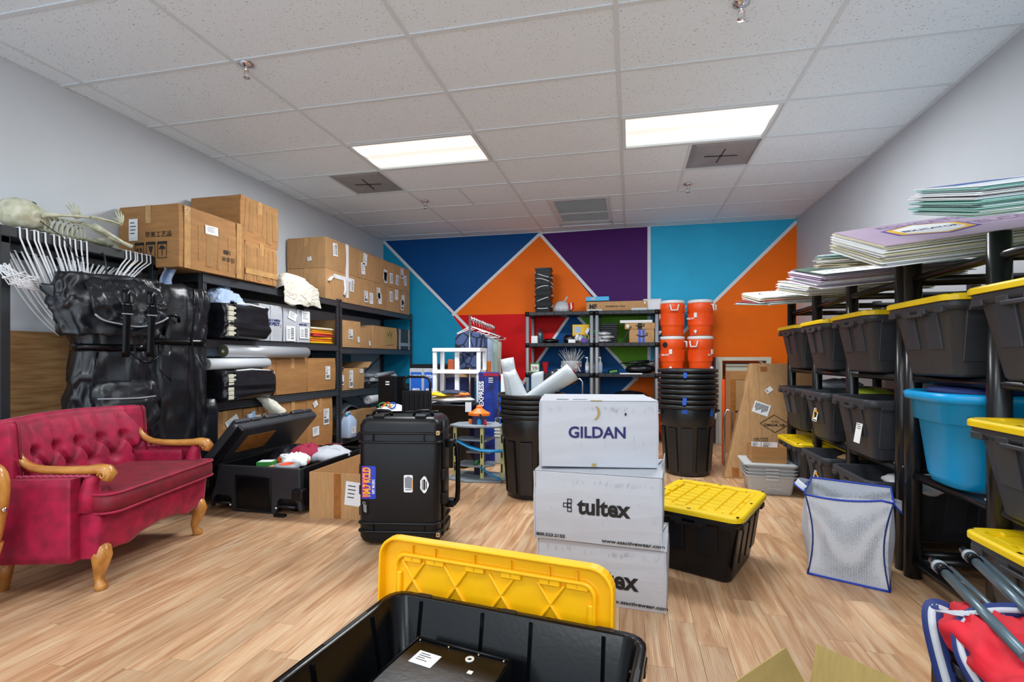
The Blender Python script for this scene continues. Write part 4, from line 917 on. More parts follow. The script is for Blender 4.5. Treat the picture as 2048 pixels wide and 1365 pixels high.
obj('corner_foot', G().box(.33, .42, -.03, .03, .12, .20), M_black, t, .01); obj('latch', G().box(.20, .29, -.055, -.02, .0, .022), M_black, t, .006)
LM = Matrix.Translation((-3.345, 3.05, .095)) @ RY(-rad(48.0))
t = thing('chest_lid', 'black ribbed chest lid leaning from the floor over the open rolling chest', 'lid', (0, 0, 0))
g = G().box(0, .70, 0, .93, 0, .075, 0, LM); obj('lid_shell', g, M_dgrey, t, .02, 3)
for q in range(6):
    y0 = .02+.155*q; obj('lid_step', G().box(.02, .715, y0, y0+(.145 if q % 2 == 0 else .10), .060, .098 if q % 2 == 0 else .088, 0, LM), M_dgrey, t, .008, 2)
obj('lid_insert', G().box(.42, .60, .16, .46, -.004, .001, 0, LM), M_tape, t); obj('lid_rim', G().box(.0, .72, .0, .03, -.03, .03, 0, LM), M_black, t, .01, 2)
# contents
def blob(name, label, cat, cx, cy, cz, rx, ry, rz_, m, amp=.12, ph=0, parent=None, flat=.3):
    g = G(); n, k = 26, 13
    rings = []
    for j in range(1, k):
        b = pi*j/k-pi/2
        rings.append([(cx+rx*cos(b)*cos(a)*(1+amp*sin(3*a+ph+b*2)+amp*.6*sin(7*a+ph*2-b*3)), cy+ry*cos(b)*sin(a)*(1+amp*sin(4*a-ph+b*3)), max(cz-rz_*flat, cz+rz_*sin(b)*(1+amp*sin(5*a+ph)))) for a in [2*pi*i/n for i in range(n)]])
    g.loops(rings); o = obj(name, g, m, parent)
    crumple(o, min(rx, ry, rz_)*.16, 14/max(rx, .05)*.2, int(ph*7)); 
    return tag(o, label, cat) if label else o
M_maroon = mat('maroon shirt cloth', (150, 22, 58), .8, bump=.2, bscale=30); M_orangec = mat('orange cord', (236, 84, 40), .6); M_green = mat('green print', (52, 140, 60), .6)
base = obj('packing_filler', G().box(-3.08, -2.39, 3.12, 3.90, .12, .24), M_black, CH); base.matrix_parent_inverse = Matrix.Translation((2.735, -3.05, 0))
blob('white_bag', 'white plastic bag with red print on top in the black chest', 'bag', -2.54, 3.66, .32, .17, .20, .07, M_white, .1, 1)
lettering('MICROGUARD'[:0]+'WOODMAN', .035, M_red, T(-2.50, 3.62, .424) @ RZ(.3), bpy.data.objects['white_bag'], 'printed_text')
blob('maroon_shirt', 'maroon and white shirt bundled in the black chest', 'shirt', -2.68, 3.56, .33, .11, .15, .09, M_maroon, .15, 2)
blob('black_sack', 'black sack behind the maroon shirt in the chest', 'bag', -2.86, 3.60, .31, .13, .2, .09, M_nylon, .12, 3)
blob('white_rag', 'white rag lying over the orange cord in the chest', 'cloth', -2.62, 3.34, .32, .11, .10, .07, M_paper, .15, 4)
for k, m in enumerate((M_orangec, M_orangec, M_whitep)):
    tag(obj('cord_coil', G().tube([(-2.66+(.13-.02*k)*cos(a*.5+k), 3.36+(.10-.01*k)*sin(a*.5+k), .31+.015*k+.02*sin(a*.5)+.001*a) for a in range(26)], .007, 8), m),
        ['orange cord coil lowest in the chest', 'orange cord coil lying over the other', 'white cord loop arching over the chest contents'][k], 'cord')
t = thing('tape_roll', 'silver duct tape roll with an orange core at the chest front edge', 'tape', (-2.56, 3.17, .30)); obj('tape_band', G().lathe([(.05, 0), (.088, 0), (.088, .048), (.05, .048), (.05, 0)], 32, 0, None, False, False), mat('duct tape', (150, 154, 160), .35), t)
obj('tape_core', G().lathe([(.044, 0), (.05, 0), (.05, .050), (.044, .050), (.044, 0)], 32, 0, None, False, False), M_orangec, t)
t = thing('green_carton', 'small green and white box in the front of the black chest', 'box', (-2.78, 3.22, .24), .3); obj('box_body', G().box(-.06, .06, -.045, .045, 0, .11), M_green, t, .003); obj('printed_panel', G().box(-.05, .05, -.035, .035, .11, .112), M_paper, t)
tag(obj('kraft_scrap', G().box(-2.70, -2.63, 3.14, 3.22, .24, .33), M_card, None, .004), 'small kraft paper box next to the duct tape roll', 'box')
# open carton right of the chest
def open_carton(label, x, y, w, d, h, rz=0, m=None, th=.005, flaps=(), z=0, name='open_box'):
    t = thing(name, label, 'box', (x, y, z), rz); m = m or M_card; X, Y = w/2, d/2
    obj('box_wall', G().box(-X, X, -Y, -Y+th, 0, h), m, t); obj('box_wall', G().box(-X, X, Y-th, Y, 0, h), m, t)
    obj('box_wall', G().box(-X, -X+th, -Y+th, Y-th, 0, h), m, t); obj('box_wall', G().box(X-th, X, -Y+th, Y-th, 0, h), m, t)
    obj('box_bottom', G().box(-X+th, X-th, -Y+th, Y-th, 0, th), m, t); return t
t = open_carton('open topped brown carton on the floor beside the black chest', -2.00, 3.42, .57, .72, .325)
obj('packing_tape', G().box(-.085, -.03, -.3625, -.360, 0, .325), M_tape, t)
label_on(t, 'f', .07, -.3605, .185, .13, .17, -.08, 'lines', 'paper_notice'); label_on(t, 'f', .08, .352, .24, .08, .1, 0, 'side', 'inner_label')
obj('inner_flap', G().box(-.28, .28, .30, .305, .16, .33), M_card, t)
# ================================================================ big black equipment case
t = thing('equipment_case', 'big upright black equipment case with radio sticker standing left of the white cartons', 'case', (-1.405, 2.82, 0), rad(9))
def cring(z, o, r=.045): return [(a, b, z) for a, b in rrect(-.25+o, .25-o, -.155+o, .155-o, r, 5)]
obj('case_shell', G().loops([cring(.012, .035, .03), cring(.03, .010), cring(.06, 0), cring(.74, .0), cring(.772, .012), cring(.79, .04, .02)], 0, True), M_black, t)
for z in (.145, .095, .64, .695):
    obj('case_rib', G().loops([cring(z-.008, -.001), cring(z-.004, -.010, .05), cring(z+.004, -.010, .05), cring(z+.008, -.001)], 0, True), M_black, t)
for z0, z1 in ((.10, .14), (.645, .69)):
    for q in (-.155, .16): obj('rib_joint', G().box(q-.003, q+.003, -.165, -.15, z0, z1), M_blackg, t)
obj('seam_bead', G().tube([(.252, -.075, .05), (.258, -.075, .2), (.258, -.075, .6), (.252, -.075, .76)], .007, 6), M_black, t); obj('seam_bead', G().tube([(.252, -.05, .05), (.258, -.05, .2), (.258, -.05, .6), (.252, -.05, .76)], .007, 6), M_black, t)
obj('seam_bead', G().tube([(-.252, -.06, .05), (-.258, -.06, .2), (-.258, -.06, .6), (-.252, -.06, .76)], .009, 6), M_black, t)
for z in (.28, .43): obj('case_latch', G().box(.245, .278, -.09, -.02, z-.035, z+.035), M_black, t, .006)
for z in (.20, .33, .46, .58): obj('left_latch', G().box(-.272, -.245, -.09, -.03, z-.03, z+.03), M_black, t, .006)
hs = obj('pull_handle', G().tube([(.26, .06, .60), (.30, .06, .61), (.318, .06, .585), (.322, .06, .48), (.322, .06, .30), (.318, .06, .235), (.30, .06, .21), (.26, .06, .215)], [.018, .018, .017, .016, .016, .017, .018, .018], 10), M_blackg, t)
for z in (.215, .60): obj('handle_mount', G().box(.25, .30, .03, .09, z-.025, z+.025), M_black, hs, .006)
for q in (-.14, .12):
    obj('top_handle', G().tube([(q-.055, -.05, .785), (q-.05, -.05, .812), (q-.03, -.05, .822), (q+.04, -.05, .822), (q+.06, -.05, .812), (q+.065, -.05, .785)], .010, 8), M_blackg, t)
obj('top_latch', G().box(-.17, -.10, -.12, .02, .785, .803), M_black, t, .005); obj('top_latch', G().box(.09, .16, -.12, .02, .785, .803), M_black, t, .005)
obj('top_bar', G().tube([(-.20, .04, .80), (.20, .04, .806)], .008, 6), M_blackg, t)
for q in (.06, ): obj('case_wheel', G().cyl(0, 0, -.015, .015, .045, 18, M=T(.225, .165, .05) @ RY(pi/2)), M_black, t)
for z in (.70, .085): obj('padlock_eye', G().box(.236, .256, -.170, -.158, z-.012, z+.012).box(.242, .249, -.172, -.169, z-.004, z+.004, 1), [mat('tan metal', (198, 164, 120), .4, .5) if z > .5 else MATS['tan metal'], M_ink], t)
FP = T(0, -.1565, 0) @ RX(pi/2)
def front_sticker(name, x, z, w, h, m, depth=.0012): return obj(name, G().prism(rrect(-w/2, w/2, -h/2, h/2, .008, 3), 0, depth, 0, FP @ T(x, z, 0)), m, t)
s1 = front_sticker('radio_sticker', -.182, .395, .088, .20, mat('sticker blue', (36, 60, 190), .4)); s2 = obj('sticker_band', G().box(-.040, -.012, -.094, .094, .001, .0017, 0, FP @ T(-.182, .395, 0)), mat('sticker magenta', (170, 30, 110), .4), s1)
lettering('104.7 KCLD', .064, mat('sticker orange', (255, 170, 20), .4), FP @ T(-.192, .395, .002) @ RZ(pi/2), s1, 'sticker_text', .0026, .56); lettering('HIT MUSIC', .022, M_paper, FP @ T(-.152, .37, .002) @ RZ(pi/2), s1, 'sticker_text', .0006, .85)
s3 = front_sticker('car_sticker', .062, .39, .055, .105, M_paper); obj('sticker_art', G().prism([(-.02, -.03), (.02, -.035), (.024, .03), (.0, .04), (-.022, .03)], .001, .0018, 0, FP @ T(.062, .395, 0)).box(-.018, .018, -.045, -.038, .001, .002, 0, FP @ T(.062, .395, 0)), mat('sticker grey', (130, 136, 146), .5), s3)
obj('sticker_art', G().box(.020, .026, -.045, .02, .001, .0018, 0, FP @ T(.062, .395, 0)), MATS['sticker orange'], s3)
s4 = obj('emblem_sticker', G().prism([(.026*cos(a)*(1+.1*cos(5*a)), .048*sin(a)*(1+.08*cos(4*a))) for a in [2*pi*i/30 for i in range(30)]], 0, .0012, 0, FP @ T(.160, .385, 0)), M_paper, t)
obj('sticker_art', G().box(-.006, .006, -.032, .032, .001, .002, 0, FP @ T(.160, .385, 0)).box(-.014, -.010, -.03, .03, .001, .002, 0, FP @ T(.16, .385, 0)).box(.010, .016, -.024, .02, .001, .002, 0, FP @ T(.16, .385, 0)), M_ink, s4)
s5 = front_sticker('maker_plate', -.205, .24, .045, .085, M_blackg); lettering('GUARDED\nQUALITY', .010, M_paper, FP @ T(-.205, .235, .002) @ RZ(-pi/2), s5, 'plate_text'); obj('plate_mark', G().tube([(.008*cos(a*.6), .008*sin(a*.6), .002) for a in range(11)], .0012, 4, M=FP @ T(-.210, .268, 0)), M_paper, s5)
# ================================================================ folded cart panel, tv cartons and things behind the case
t = thing('folding_cart', 'black ribbed folding cart with a loop handle behind the equipment case', 'cart', (-1.89, 4.0, 0))
obj('cart_panel', G().box(-.14, .14, -.02, .02, .30, .86), M_black, t, .01); obj('cart_base', G().box(-.15, .15, -.03, .30, .0, .30), M_black, t, .01)
for k in range(6): obj('panel_rib', G().box(-.115+.046*k-.008, -.115+.046*k+.008, -.028, -.018, .62, .84), M_black, t, .003)
obj('loop_handle', G().tube([(-.128, 0, .84), (-.130, 0, .93), (-.115, 0, .968), (-.08, 0, .985), (.08, 0, .985), (.115, 0, .968), (.130, 0, .93), (.128, 0, .84)], .012, 8), M_black, t)
M_vblue = mat('print strong blue', (22, 96, 200), .5)
for k in range(2):
    x = -2.56+.176*k
    t = thing('tv_carton', ['white and blue VIZIO carton marked 65 inch, left of two', 'white and blue VIZIO carton standing next to the marked one, right of two'][k].replace('VIZIO', 'television'), 'box', (x, 5.95, 0), 0, 'television cartons standing on end')
    obj('box_body', G().box(-.086, .086, -.55, .55, 0, 1.03), M_white, t, .004); p_ = obj('blue_panel', G().box(-.072, .072, -.5515, -.549, .70, .985), M_vblue, t)
    lettering('VIZIO', .052, M_paper, face_m('f', 0, -.552, .93), p_, 'carton_text', .0015); obj('size_box', G().box(-.045, .045, -.553, -.551, .72, .785), M_paper, p_)
    lettering('65"', .055, MATS['print blue'], face_m('f', 0, -.5535, .752), p_, 'carton_text', .001)
t = thing('flat_black_case', 'flat black case lying on the television cartons', 'case', (-2.47, 5.95, 1.034)); obj('case_body', G().box(-.19, .22, -.5, .5, 0, .045), M_black, t, .008); obj('case_edge', G().box(-.18, .21, -.503, -.499, .018, .024), M_steel, t)
t = thing('black_speaker', 'small black box with white marks beside the shelving end', 'box', (-2.88, 5.4, 0)); obj('box_body', G().box(-.12, .12, -.12, .12, 0, .93), M_black, t, .006); obj('box_marks', G().box(-.02, .03, -.1225, -.12, .86, .875).box(-.02, .03, -.1225, -.12, .83, .845), M_paper, t)
tag(blob('gift_bow_pile', None, None, -2.62, 4.9, .56, .16, .14, .07, M_paper, .2, 5), 'pile of white ribbons on the box behind the equipment case', 'ribbons')
t = thing('ribbon_box', 'dark box holding ribbons behind the equipment case', 'box', (-2.62, 4.9, 0)); obj('box_body', G().box(-.2, .2, -.18, .18, 0, .52), M_black, t, .01); obj('box_lid', G().box(-.205, .205, -.185, .185, .50, .535), M_black, t, .005)
for k, (c_, dx) in enumerate(((M_green, -.06), (M_red, -.02), (M_vblue, .05), (M_amber, .0))): tag(obj('ribbon_loop', G().tube([(-2.62+dx+.04*cos(a*.6+k), 4.82+.02*sin(a*.9), .63+.03*sin(a*.6+k)) for a in range(12)], .008, 6), c_), ['green', 'red', 'blue', 'yellow'][k]+' ribbon loop on the white ribbon pile', 'ribbon')
# white wooden frame with parcels
t = thing('white_frame_stand', 'white painted wooden frame stand in front of the garment rack', 'stand', (-1.93, 5.22, 0)); fw = .285
for a in (-fw, fw-.045):
    for b in (-.12, .10): obj('frame_post', G().box(a, a+.045, b, b+.03, 0, 1.23), M_paper, t, .002)
obj('frame_post', G().box(-.03, .02, -.09, -.06, 0, 1.23), M_paper, t, .002)
for z in (.30, .98, 1.23):
    obj('frame_rail', G().box(-fw, fw, -.13, -.10, z, z+.04), M_paper, t, .002); obj('frame_rail', G().box(-fw, fw, .10, .13, z, z+.04), M_paper, t, .002)
    obj('frame_side', G().box(-fw, -fw+.045, -.10, .10, z, z+.04), M_paper, t, .002); obj('frame_side', G().box(fw-.045, fw, -.10, .10, z, z+.04), M_paper, t, .002)
tag(obj('leather_pouch', G().box(-2.14, -2.06, 5.36, 5.46, 1.0, 1.14), mat('rust leather', (168, 78, 40), .6), None, .015, 3), 'small rust brown leather pouch behind the white frame', 'pouch')
for k, (x, m, w_) in enumerate(((-1.98, M_card, .13), (-1.84, M_cloth, .10), (-1.72, yy[1], .14))): tag(obj('paper_bag', G().frustum((x-w_/2, x+w_/2, 5.43, 5.53), (x-w_/2-.01, x+w_/2+.01, 5.45, 5.51), .925, 1.12), m, None, .004), ['kraft', 'cream', 'orange'][k]+' paper bag showing through the white frame', 'bag', 'paper bags behind the white frame')
tag(obj('navy_box', G().box(-2.18, -1.895, 5.40, 5.66, 0, .92), mat('navy box board', (14, 30, 84), .6), None, .01), 'tall navy blue box behind the white frame, under the paper bags', 'box')
# tub with clothes
t = thing('black_tub', 'black tub with folded clothes piled on top beside the white frame', 'tub', (-1.86, 4.84, 0))
obj('tub_body', G().loops([[(a, b, z) for a, b in rrect(-.24+o, .24-o, -.17+o, .17-o, .06, 5)] for z, o in ((0, .05), (.02, .04), (.64, .01), (.64, -.005), (.67, -.005), (.67, .02), (.62, .03))]), M_black, t)
g = G(); fc = [(yy[0], 'yellow shirt at the left of the clothes pile'), (mat('slate shirt', (56, 62, 84), .8), 'slate grey shirt over the yellow one'), (yy[1], 'orange sleeve between the folded shirts'), (M_cloth, 'white shirt at the bottom of the clothes pile'), (M_lblue, 'pale shirt hanging over the tub rim')]
for k, (m, lb) in enumerate(fc):
    o = blob('folded_shirt', lb, 'shirt', -1.93+(-.06, .07, .16, .07, .06)[k], 4.76+.02*k, .735+(.03, .05, .035, -.02, -.035)[k], (.14, .15, .10, .235, .23)[k], (.11, .10, .09, .15, .15)[k], .030, m, .1, k)
tag(obj('price_sheet', G().box(-1.665, -1.60, 4.66, 4.664, .60, .70), M_paper), 'small white printed card at the tub corner', 'card')
# garment rack
t = thing('garment_rack', 'chrome garment rack crowded with hangers in front of the red mural', 'rack', (-1.9, 6.0, 0))
def W_(p): return tuple(Vector(p)-Vector((-1.9, 6.0, 0)))
N0, N1 = Vector((-1.866, 5.38, 1.63)), Vector((-1.993, 6.85, 1.61))
obj('rack_pole', G().tube([W_((N0.x, N0.y, .05)), W_((N0.x, N0.y, 1.66))], .013, 10), M_chrome, t); obj('rack_pole', G().tube([W_((N1.x, N1.y, .05)), W_((N1.x, N1.y, 1.64))], .013, 10), M_chrome, t)
obj('hanging_rail', G().tube([W_(N0), W_(N1)], .013, 10), M_chrome, t)
for p in (N0, N1): obj('rack_foot', G().tube([W_((p.x-.25, p.y, .03)), W_((p.x+.25, p.y, .03))], .014, 8), M_chrome, t)
for k in range(12): obj('rail_knob', G().lathe([(.013, -.012), (.022, -.006), (.022, .006), (.013, .012)], 10, M=T(*W_(N0.lerp(N1, (k+.5)/12))) @ RX(pi/2)), M_whitep, t)
def hanger(label, f, m, tilt=0, w_=.21):
    p = N0.lerp(N1, f); t = thing('hanger', label, 'hanger', tuple(p), tilt, 'hangers on the garment rack')
    obj('hanger_hook', G().tube([(.0, 0, -.012), (.018, 0, .012), (.005, 0, .03), (-.016, 0, .018), (-.012, 0, -.03), (0, 0, -.05), (0, 0, -.09)], .003, 5), M_chrome, t)
    obj('hanger_arms', G().tube([(0, 0, -.09), (w_, 0, -.17), (w_-.02, 0, -.185), (-w_+.02, 0, -.185), (-w_, 0, -.17), (0, 0, -.09)], .0055, 6), m, t); return t
hl = ['white hanger nearest the front pole', 'white hanger holding the patterned navy shirt', 'clear hanger second behind the patterned shirt', 'black hanger third on the rail', 'white hanger in the middle of the rail', 'clear hanger behind the middle of the rail', 'white hanger holding the pale green shirt', 'black hanger near the far pole', 'white hanger turned outward at the far pole']
for k, lb in enumerate(hl): hanger(lb, .04+.105*k, [M_whitep, M_whitep, M_clear, M_black][k % 4], .0+.5*(k % 3-1)*.6)
def garment(label, f, w_, L, m, tilt, dy=0, name='hanging_shirt', z0=-.16, col=None):
    p = N0.lerp(N1, f); t = thing(name, label, 'shirt', tuple(p), tilt, 'clothes on the garment rack')
    o = obj('garment_front', G().sheet(lambda u, v: (-w_+2*w_*u*1, -.02-.03*sin(pi*u)*v-.012*sin(9*u+3*v), z0-.06*abs(2*u-1)-L*v), 24, 18, th=.03, normal=(0, -1, 0)), m, t); return t
def leaf_mat():
    m = mat('patterned navy cloth', (60, 78, 120), .8); N = m.node_tree.nodes; L = m.node_tree.links
    tc = N.new('ShaderNodeTexCoord'); v = N.new('ShaderNodeTexVoronoi'); v.feature = 'DISTANCE_TO_EDGE'; v.inputs['Scale'].default_value = 9; L.new(tc.outputs['Object'], v.inputs[0])
    cr = N.new('ShaderNodeValToRGB'); cr.color_ramp.elements[0].position = .05; cr.color_ramp.elements[0].color = (*lin((12, 16, 34)), 1); cr.color_ramp.elements[1].position = .09; cr.color_ramp.elements[1].color = (*lin((62, 80, 122)), 1)
    L.new(v.outputs['Distance'], cr.inputs[0]); L.new(cr.outputs[0], N['Principled BSDF'].inputs['Base Color']); return m
M_navyp = leaf_mat(); M_mint = mat('mint cloth', (176, 206, 198), .8)
garment('navy leaf patterned shirt at the front of the garment rack', .02, .20, .44, M_navyp, -.25, z0=-.14)
garment('second patterned navy shirt behind the first', .12, .17, .44, M_navyp, .4)
garment('pale lilac shirt in the middle of the garment rack', .45, .15, .52, M_lblue, .7)
garment('mint green shirt toward the far end of the garment rack', .62, .16, .55, M_mint, .55); garment('olive and white shirt at the far end of the garment rack', .9, .15, .5, M_cloth, .8)
# blue banner
t = thing('blue_display', 'narrow blue display board with white vertical lettering by the toy garage', 'display', (-1.53, 5.06, 0)); obj('display_board', G().box(-.115, .115, -.02, .02, 0, 1.0), mat('display blue', (16, 66, 180), .5, vscale=8, rgb2=(10, 24, 90)), t, .003)
obj('left_strip', G().box(-.115, -.045, -.023, -.02, .3, .99), mat('display indigo', (36, 26, 110), .5), t); lettering('EXPRESS', .075, M_paper, face_m('f', -.08, -.024, .76) @ RZ(pi/2), t, 'display_text', .002)
obj('red_header', G().box(-.06, .115, -.024, -.02, .955, .99), M_maroon, t); 
for k in range(3): obj('text_line', G().box(.0, .05, -.0235, -.02, .93-.022*k, .938-.022*k), M_paper, t)
t = thing('white_board', 'white narrow board standing right of the blue display', 'board', (-1.33, 5.05, 0)); obj('board_panel', G().box(-.06, .02, -.01, .01, 0, .98), M_paper, t, .002); obj('board_edge', G().box(-.065, -.055, -.015, .015, 0, .66), M_gpost, t)
t = thing('clear_drawer_box', 'translucent white drawer box on the floor behind the toy garage', 'box', (-1.30, 5.15, 0))
obj('box_body', G().box(-.15, .15, -.15, .15, 0, .50), M_film, t, .01); 
for k in range(5): obj('box_ridge', G().box(-.152, .152, -.156, -.148, .30+.035*k, .315+.035*k), M_whitep, t)
# ================================================================ toy garage
t = thing('toy_garage', 'multi level grey toy parking garage with orange roof and blue ramp', 'toy', (-1.43, 4.42, 0)); TG = t
M_tg = mat('toy grey plastic', (140, 150, 160), .45); M_ty = mat('toy cream plastic', (214, 212, 140), .45); M_to = mat('toy orange plastic', (246, 118, 24), .4); M_tb = mat('toy blue plastic', (22, 140, 200), .4); M_tn = mat('toy navy plastic', (34, 30, 74), .4)
def deck(z, pts, m=M_tg): return obj('deck', G().prism(pts, z, z+.018), m, t, .004)
deck(.50, [(-.27, -.10), (-.16, -.17), (.0, -.19), (.10, -.15), (.22, -.15), (.26, -.02), (.2, .14), (-.1, .16), (-.25, .08)])
deck(.36, [(-.25, -.08), (-.06, -.10), (.10, -.11), (.12, .10), (-.22, .10)]); deck(.24, [(-.12, -.06), (.12, -.08), (.12, .08), (-.12, .08)])
deck(.12, [(-.22, -.10), (.05, -.14), (.16, -.04), (.14, .10), (-.2, .10)]); deck(.0, [(-.28, -.16), (-.05, -.24), (.26, -.18), (.30, .0), (.22, .16), (-.26, .16)])
for x, y in ((-.23, -.06), (.06, -.12), (.24, -.06), (-.04, .08), (.20, .10)):
    c_ = obj('column', G().box(x-.016, x+.016, y-.012, y+.012, .018, .50), M_ty, t, .003)
    for k in range(3): obj('column_window', G().box(x-.007, x+.007, y-.0135, y-.011, .07+.14*k, .15+.14*k), M_ink, c_)
obj('lift_shaft', G().box(-.06, .03, .0, .08, .018, .50), M_tn, t, .004)
obj('roof_house', G().box(-.05, .06, -.08, .03, .518, .60), M_tn, t, .004); obj('house_opening', G().prism([(.0, .52), (.035, .52), (.035, .56), (.018, .58), (.0, .56)], .08, .0815, 0, RX(pi/2)), M_tb, t)
obj('orange_roof', G().loops([[(.085*q*cos(a)*1.3, -.02+.075*q*sin(a), z) for a in [2*pi*i/8+.4 for i in range(8)]] for z, q in ((.60, 1.0), (.625, 1.0), (.645, .62), (.67, .3), (.69, .28), (.70, .12))], 0, False), M_to, t, .004)
obj('roof_lamp', G().lathe([(0, 0), (.012, .004), (.0, .012)], 12, M=T(.04, -.105, .615) @ RX(pi/2)), M_ink, t)
obj('ramp', G().loops([[(x, y-.025, z), (x, y+.025, z), (x, y+.03, z+.018), (x, y+.022, z+.006), (x, y-.022, z+.006), (x, y-.03, z+.018)] for x, y, z in ((-.20, -.12, .37), (-.14, -.15, .345), (-.05, -.17, .31), (.06, -.18, .285), (.16, -.18, .28), (.27, -.17, .285))], 0, True), M_tb, t)
obj('ramp', G().loops([[(x, y-.02, z), (x, y+.02, z), (x, y+.02, z+.01), (x, y-.02, z+.01)] for x, y, z in ((.05, -.14, .12), (.12, -.17, .09), (.2, -.18, .05), (.26, -.17, .02))], 0, False), M_tb, t)
obj('toy_figure', G().lathe([(0, 0), (.012, 0), (.014, .02), (.008, .03), (.012, .04), (.006, .052), (0, .054)], 10, 0, T(.09, -.11, .518)), M_red, t); obj('green_dinosaur_figure'.replace('_dinosaur', ''), G().tube([(-.01, -.10, .14), (.0, -.11, .17), (.02, -.12, .185)], [.02, .018, .01], 8), M_green, t)
obj('small_orange_block', G().box(-.11, -.075, -.02, .01, .518, .56), M_to, t, .004)
# ================================================================ trash can stacks
def can_body(full=True, n=40):
    g = G(); pf = [(.0, .0), (.205, 0), (.212, .012), (.258, .655), (.264, .66), (.285, .662), (.292, .668), (.292, .690), (.286, .697), (.276, .694), (.262, .68), (.2585, .655), (.209, .014), (.0, .010)]
    g.lathe(pf, n, 0, None, False, False); return g
M_can = mat('black can plastic', (28, 30, 33), .36, var=.12, vscale=6, bump=.06, bscale=120)
def can_stack(x, y, n, dz, where, rz=0):
    proto = None
    words = ['lowest', 'second lowest', 'third from below', 'fourth from below', 'fifth from below', 'sixth from below', 'seventh from below', 'topmost', 'ninth']
    if n == 5: words[4] = 'topmost'
    me = can_body().mesh('can_body', [M_can])
    for k in range(n):
        t = thing('trash_can', '%s black trash can in the stack %s' % (words[k], where), 'trash can', (x+R.uniform(-.003, .003), y+R.uniform(-.003, .003), dz*k), rz, 'nested black trash cans '+where)
        obj('can_body', me, M_can, t)
        if k == 0:
            for j in range(10):
                a = 2*pi*j/10; w0 = .052
                P = [];
                for zz, rr_ in ((.04, .2145), (.47, .2455)):
                    for s in (-1, 1): P.append(((rr_-.002)*cos(a)-s*w0*sin(a), (rr_-.002)*sin(a)+s*w0*cos(a), zz))
                Q = [(p[0]+.010*cos(a), p[1]+.010*sin(a), p[2]) for p in P]
                obj('can_panel', G().add([P[0], P[1], P[3], P[2], Q[0], Q[1], Q[3], Q[2]], [(4,5,6,7), (0,1,5,4), (1,2,6,5), (2,3,7,6), (3,0,4,7), (0,3,2,1)]), M_can, t, .003)
            obj('can_band', G().lathe([(.2455, .48), (.256, .50), (.266, .64), (.262, .655)], 40, 0, None, False, False), M_can, t)
            for s in (-1, 1): obj('can_handle', G().tube([(s*.262, -.06, .62), (s*.30, -.05, .63), (s*.305, 0, .635), (s*.30, .05, .63), (s*.262, .06, .62)], .012, 8), M_can, t)
    return t
can_stack(-.82, 3.97, 5, .040, 'at the left of the white cartons', .3); can_stack(.566, 5.02, 8, .050, 'at the right of the white cartons', .2)
for k, (a, z, w_, h_) in enumerate(((-2.45, .85, .035, .04), (-2.45, .775, .03, .045), (-2.46, .675, .028, .05))):
    r_ = .296; o = obj('tape_scrap', G().box(-w_/2, w_/2, -.002, 0, -h_/2, h_/2), M_bluetape); o.location = (-.82+r_*cos(a), 3.97+r_*sin(a), z-.04); o.rotation_euler = (0, 0, a+pi/2)
    tag(o, ['blue tape scrap on the upper rims of the left can stack', 'blue tape scrap in the middle of the left can rims', 'blue tape scrap below the left can rims'][k], 'tape')
for k, (a, z, w_, h_) in enumerate(((-1.75, .99, .03, .05), (-1.77, .74, .035, .07), (-1.76, .655, .05, .07), (-.72, .63, .05, .08))):
    r_ = .298 if k < 2 else .272; o = obj('tape_scrap', G().box(-w_/2, w_/2, -.002, 0, -h_/2, h_/2), M_bluetape); o.location = (.566+r_*cos(a), 5.02+r_*sin(a), z); o.rotation_euler = (0, .1*k, a+pi/2)
    tag(o, ['blue tape scrap on the top rims of the right can stack', 'blue tape scrap on the lower rims of the right can stack', 'torn blue tape hanging under the right can rims', 'blue tape at the far right under the can rims'][k], 'tape')
# film rolls standing in the left cans
def cone_roll(label, p0, p1, r0, r1, open_=.3):
    p0, p1 = Vector(p0), Vector(p1); t = thing('film_roll', label, 'roll', tuple(p0)); L = (p1-p0).length; q = (p1-p0).to_track_quat('Z', 'Y').to_matrix().to_4x4()
    g = G(); n = 40; th = 6.9
    for lay in range(1):
        g.sheet(lambda u, v: ((r0+(r1-r0)*v)*(1-.16*u)*cos(th*u), (r0+(r1-r0)*v)*(1-.16*u)*sin(th*u), L*v+.04*sin(u*3)*v), n, 12, th=0, M=q)
    o = obj('film_sheet', g, M_film, t, solid=.003); return t
cone_roll('white film roll standing at the left edge of the nested cans', (-.93, 4.0, .42), (-1.06, 4.06, 1.12), .07, .062)
cone_roll('wide white film cone leaning left in the nested cans', (-.86, 3.95, .50), (-1.02, 3.98, 1.02), .16, .06)
cone_roll('short narrow white film roll in the middle of the nested cans', (-.80, 4.08, .55), (-.80, 4.12, 1.0), .05, .055)
cone_roll('big white film cone leaning right over the cans toward the white carton', (-.98, 3.93, .70), (-.50, 3.98, 1.02), .05, .085)
blob('black_bag_top', 'black bag tucked behind the leaning film cone', 'bag', -.62, 4.22, .95, .15, .10, .10, M_nylon, .12, 6)
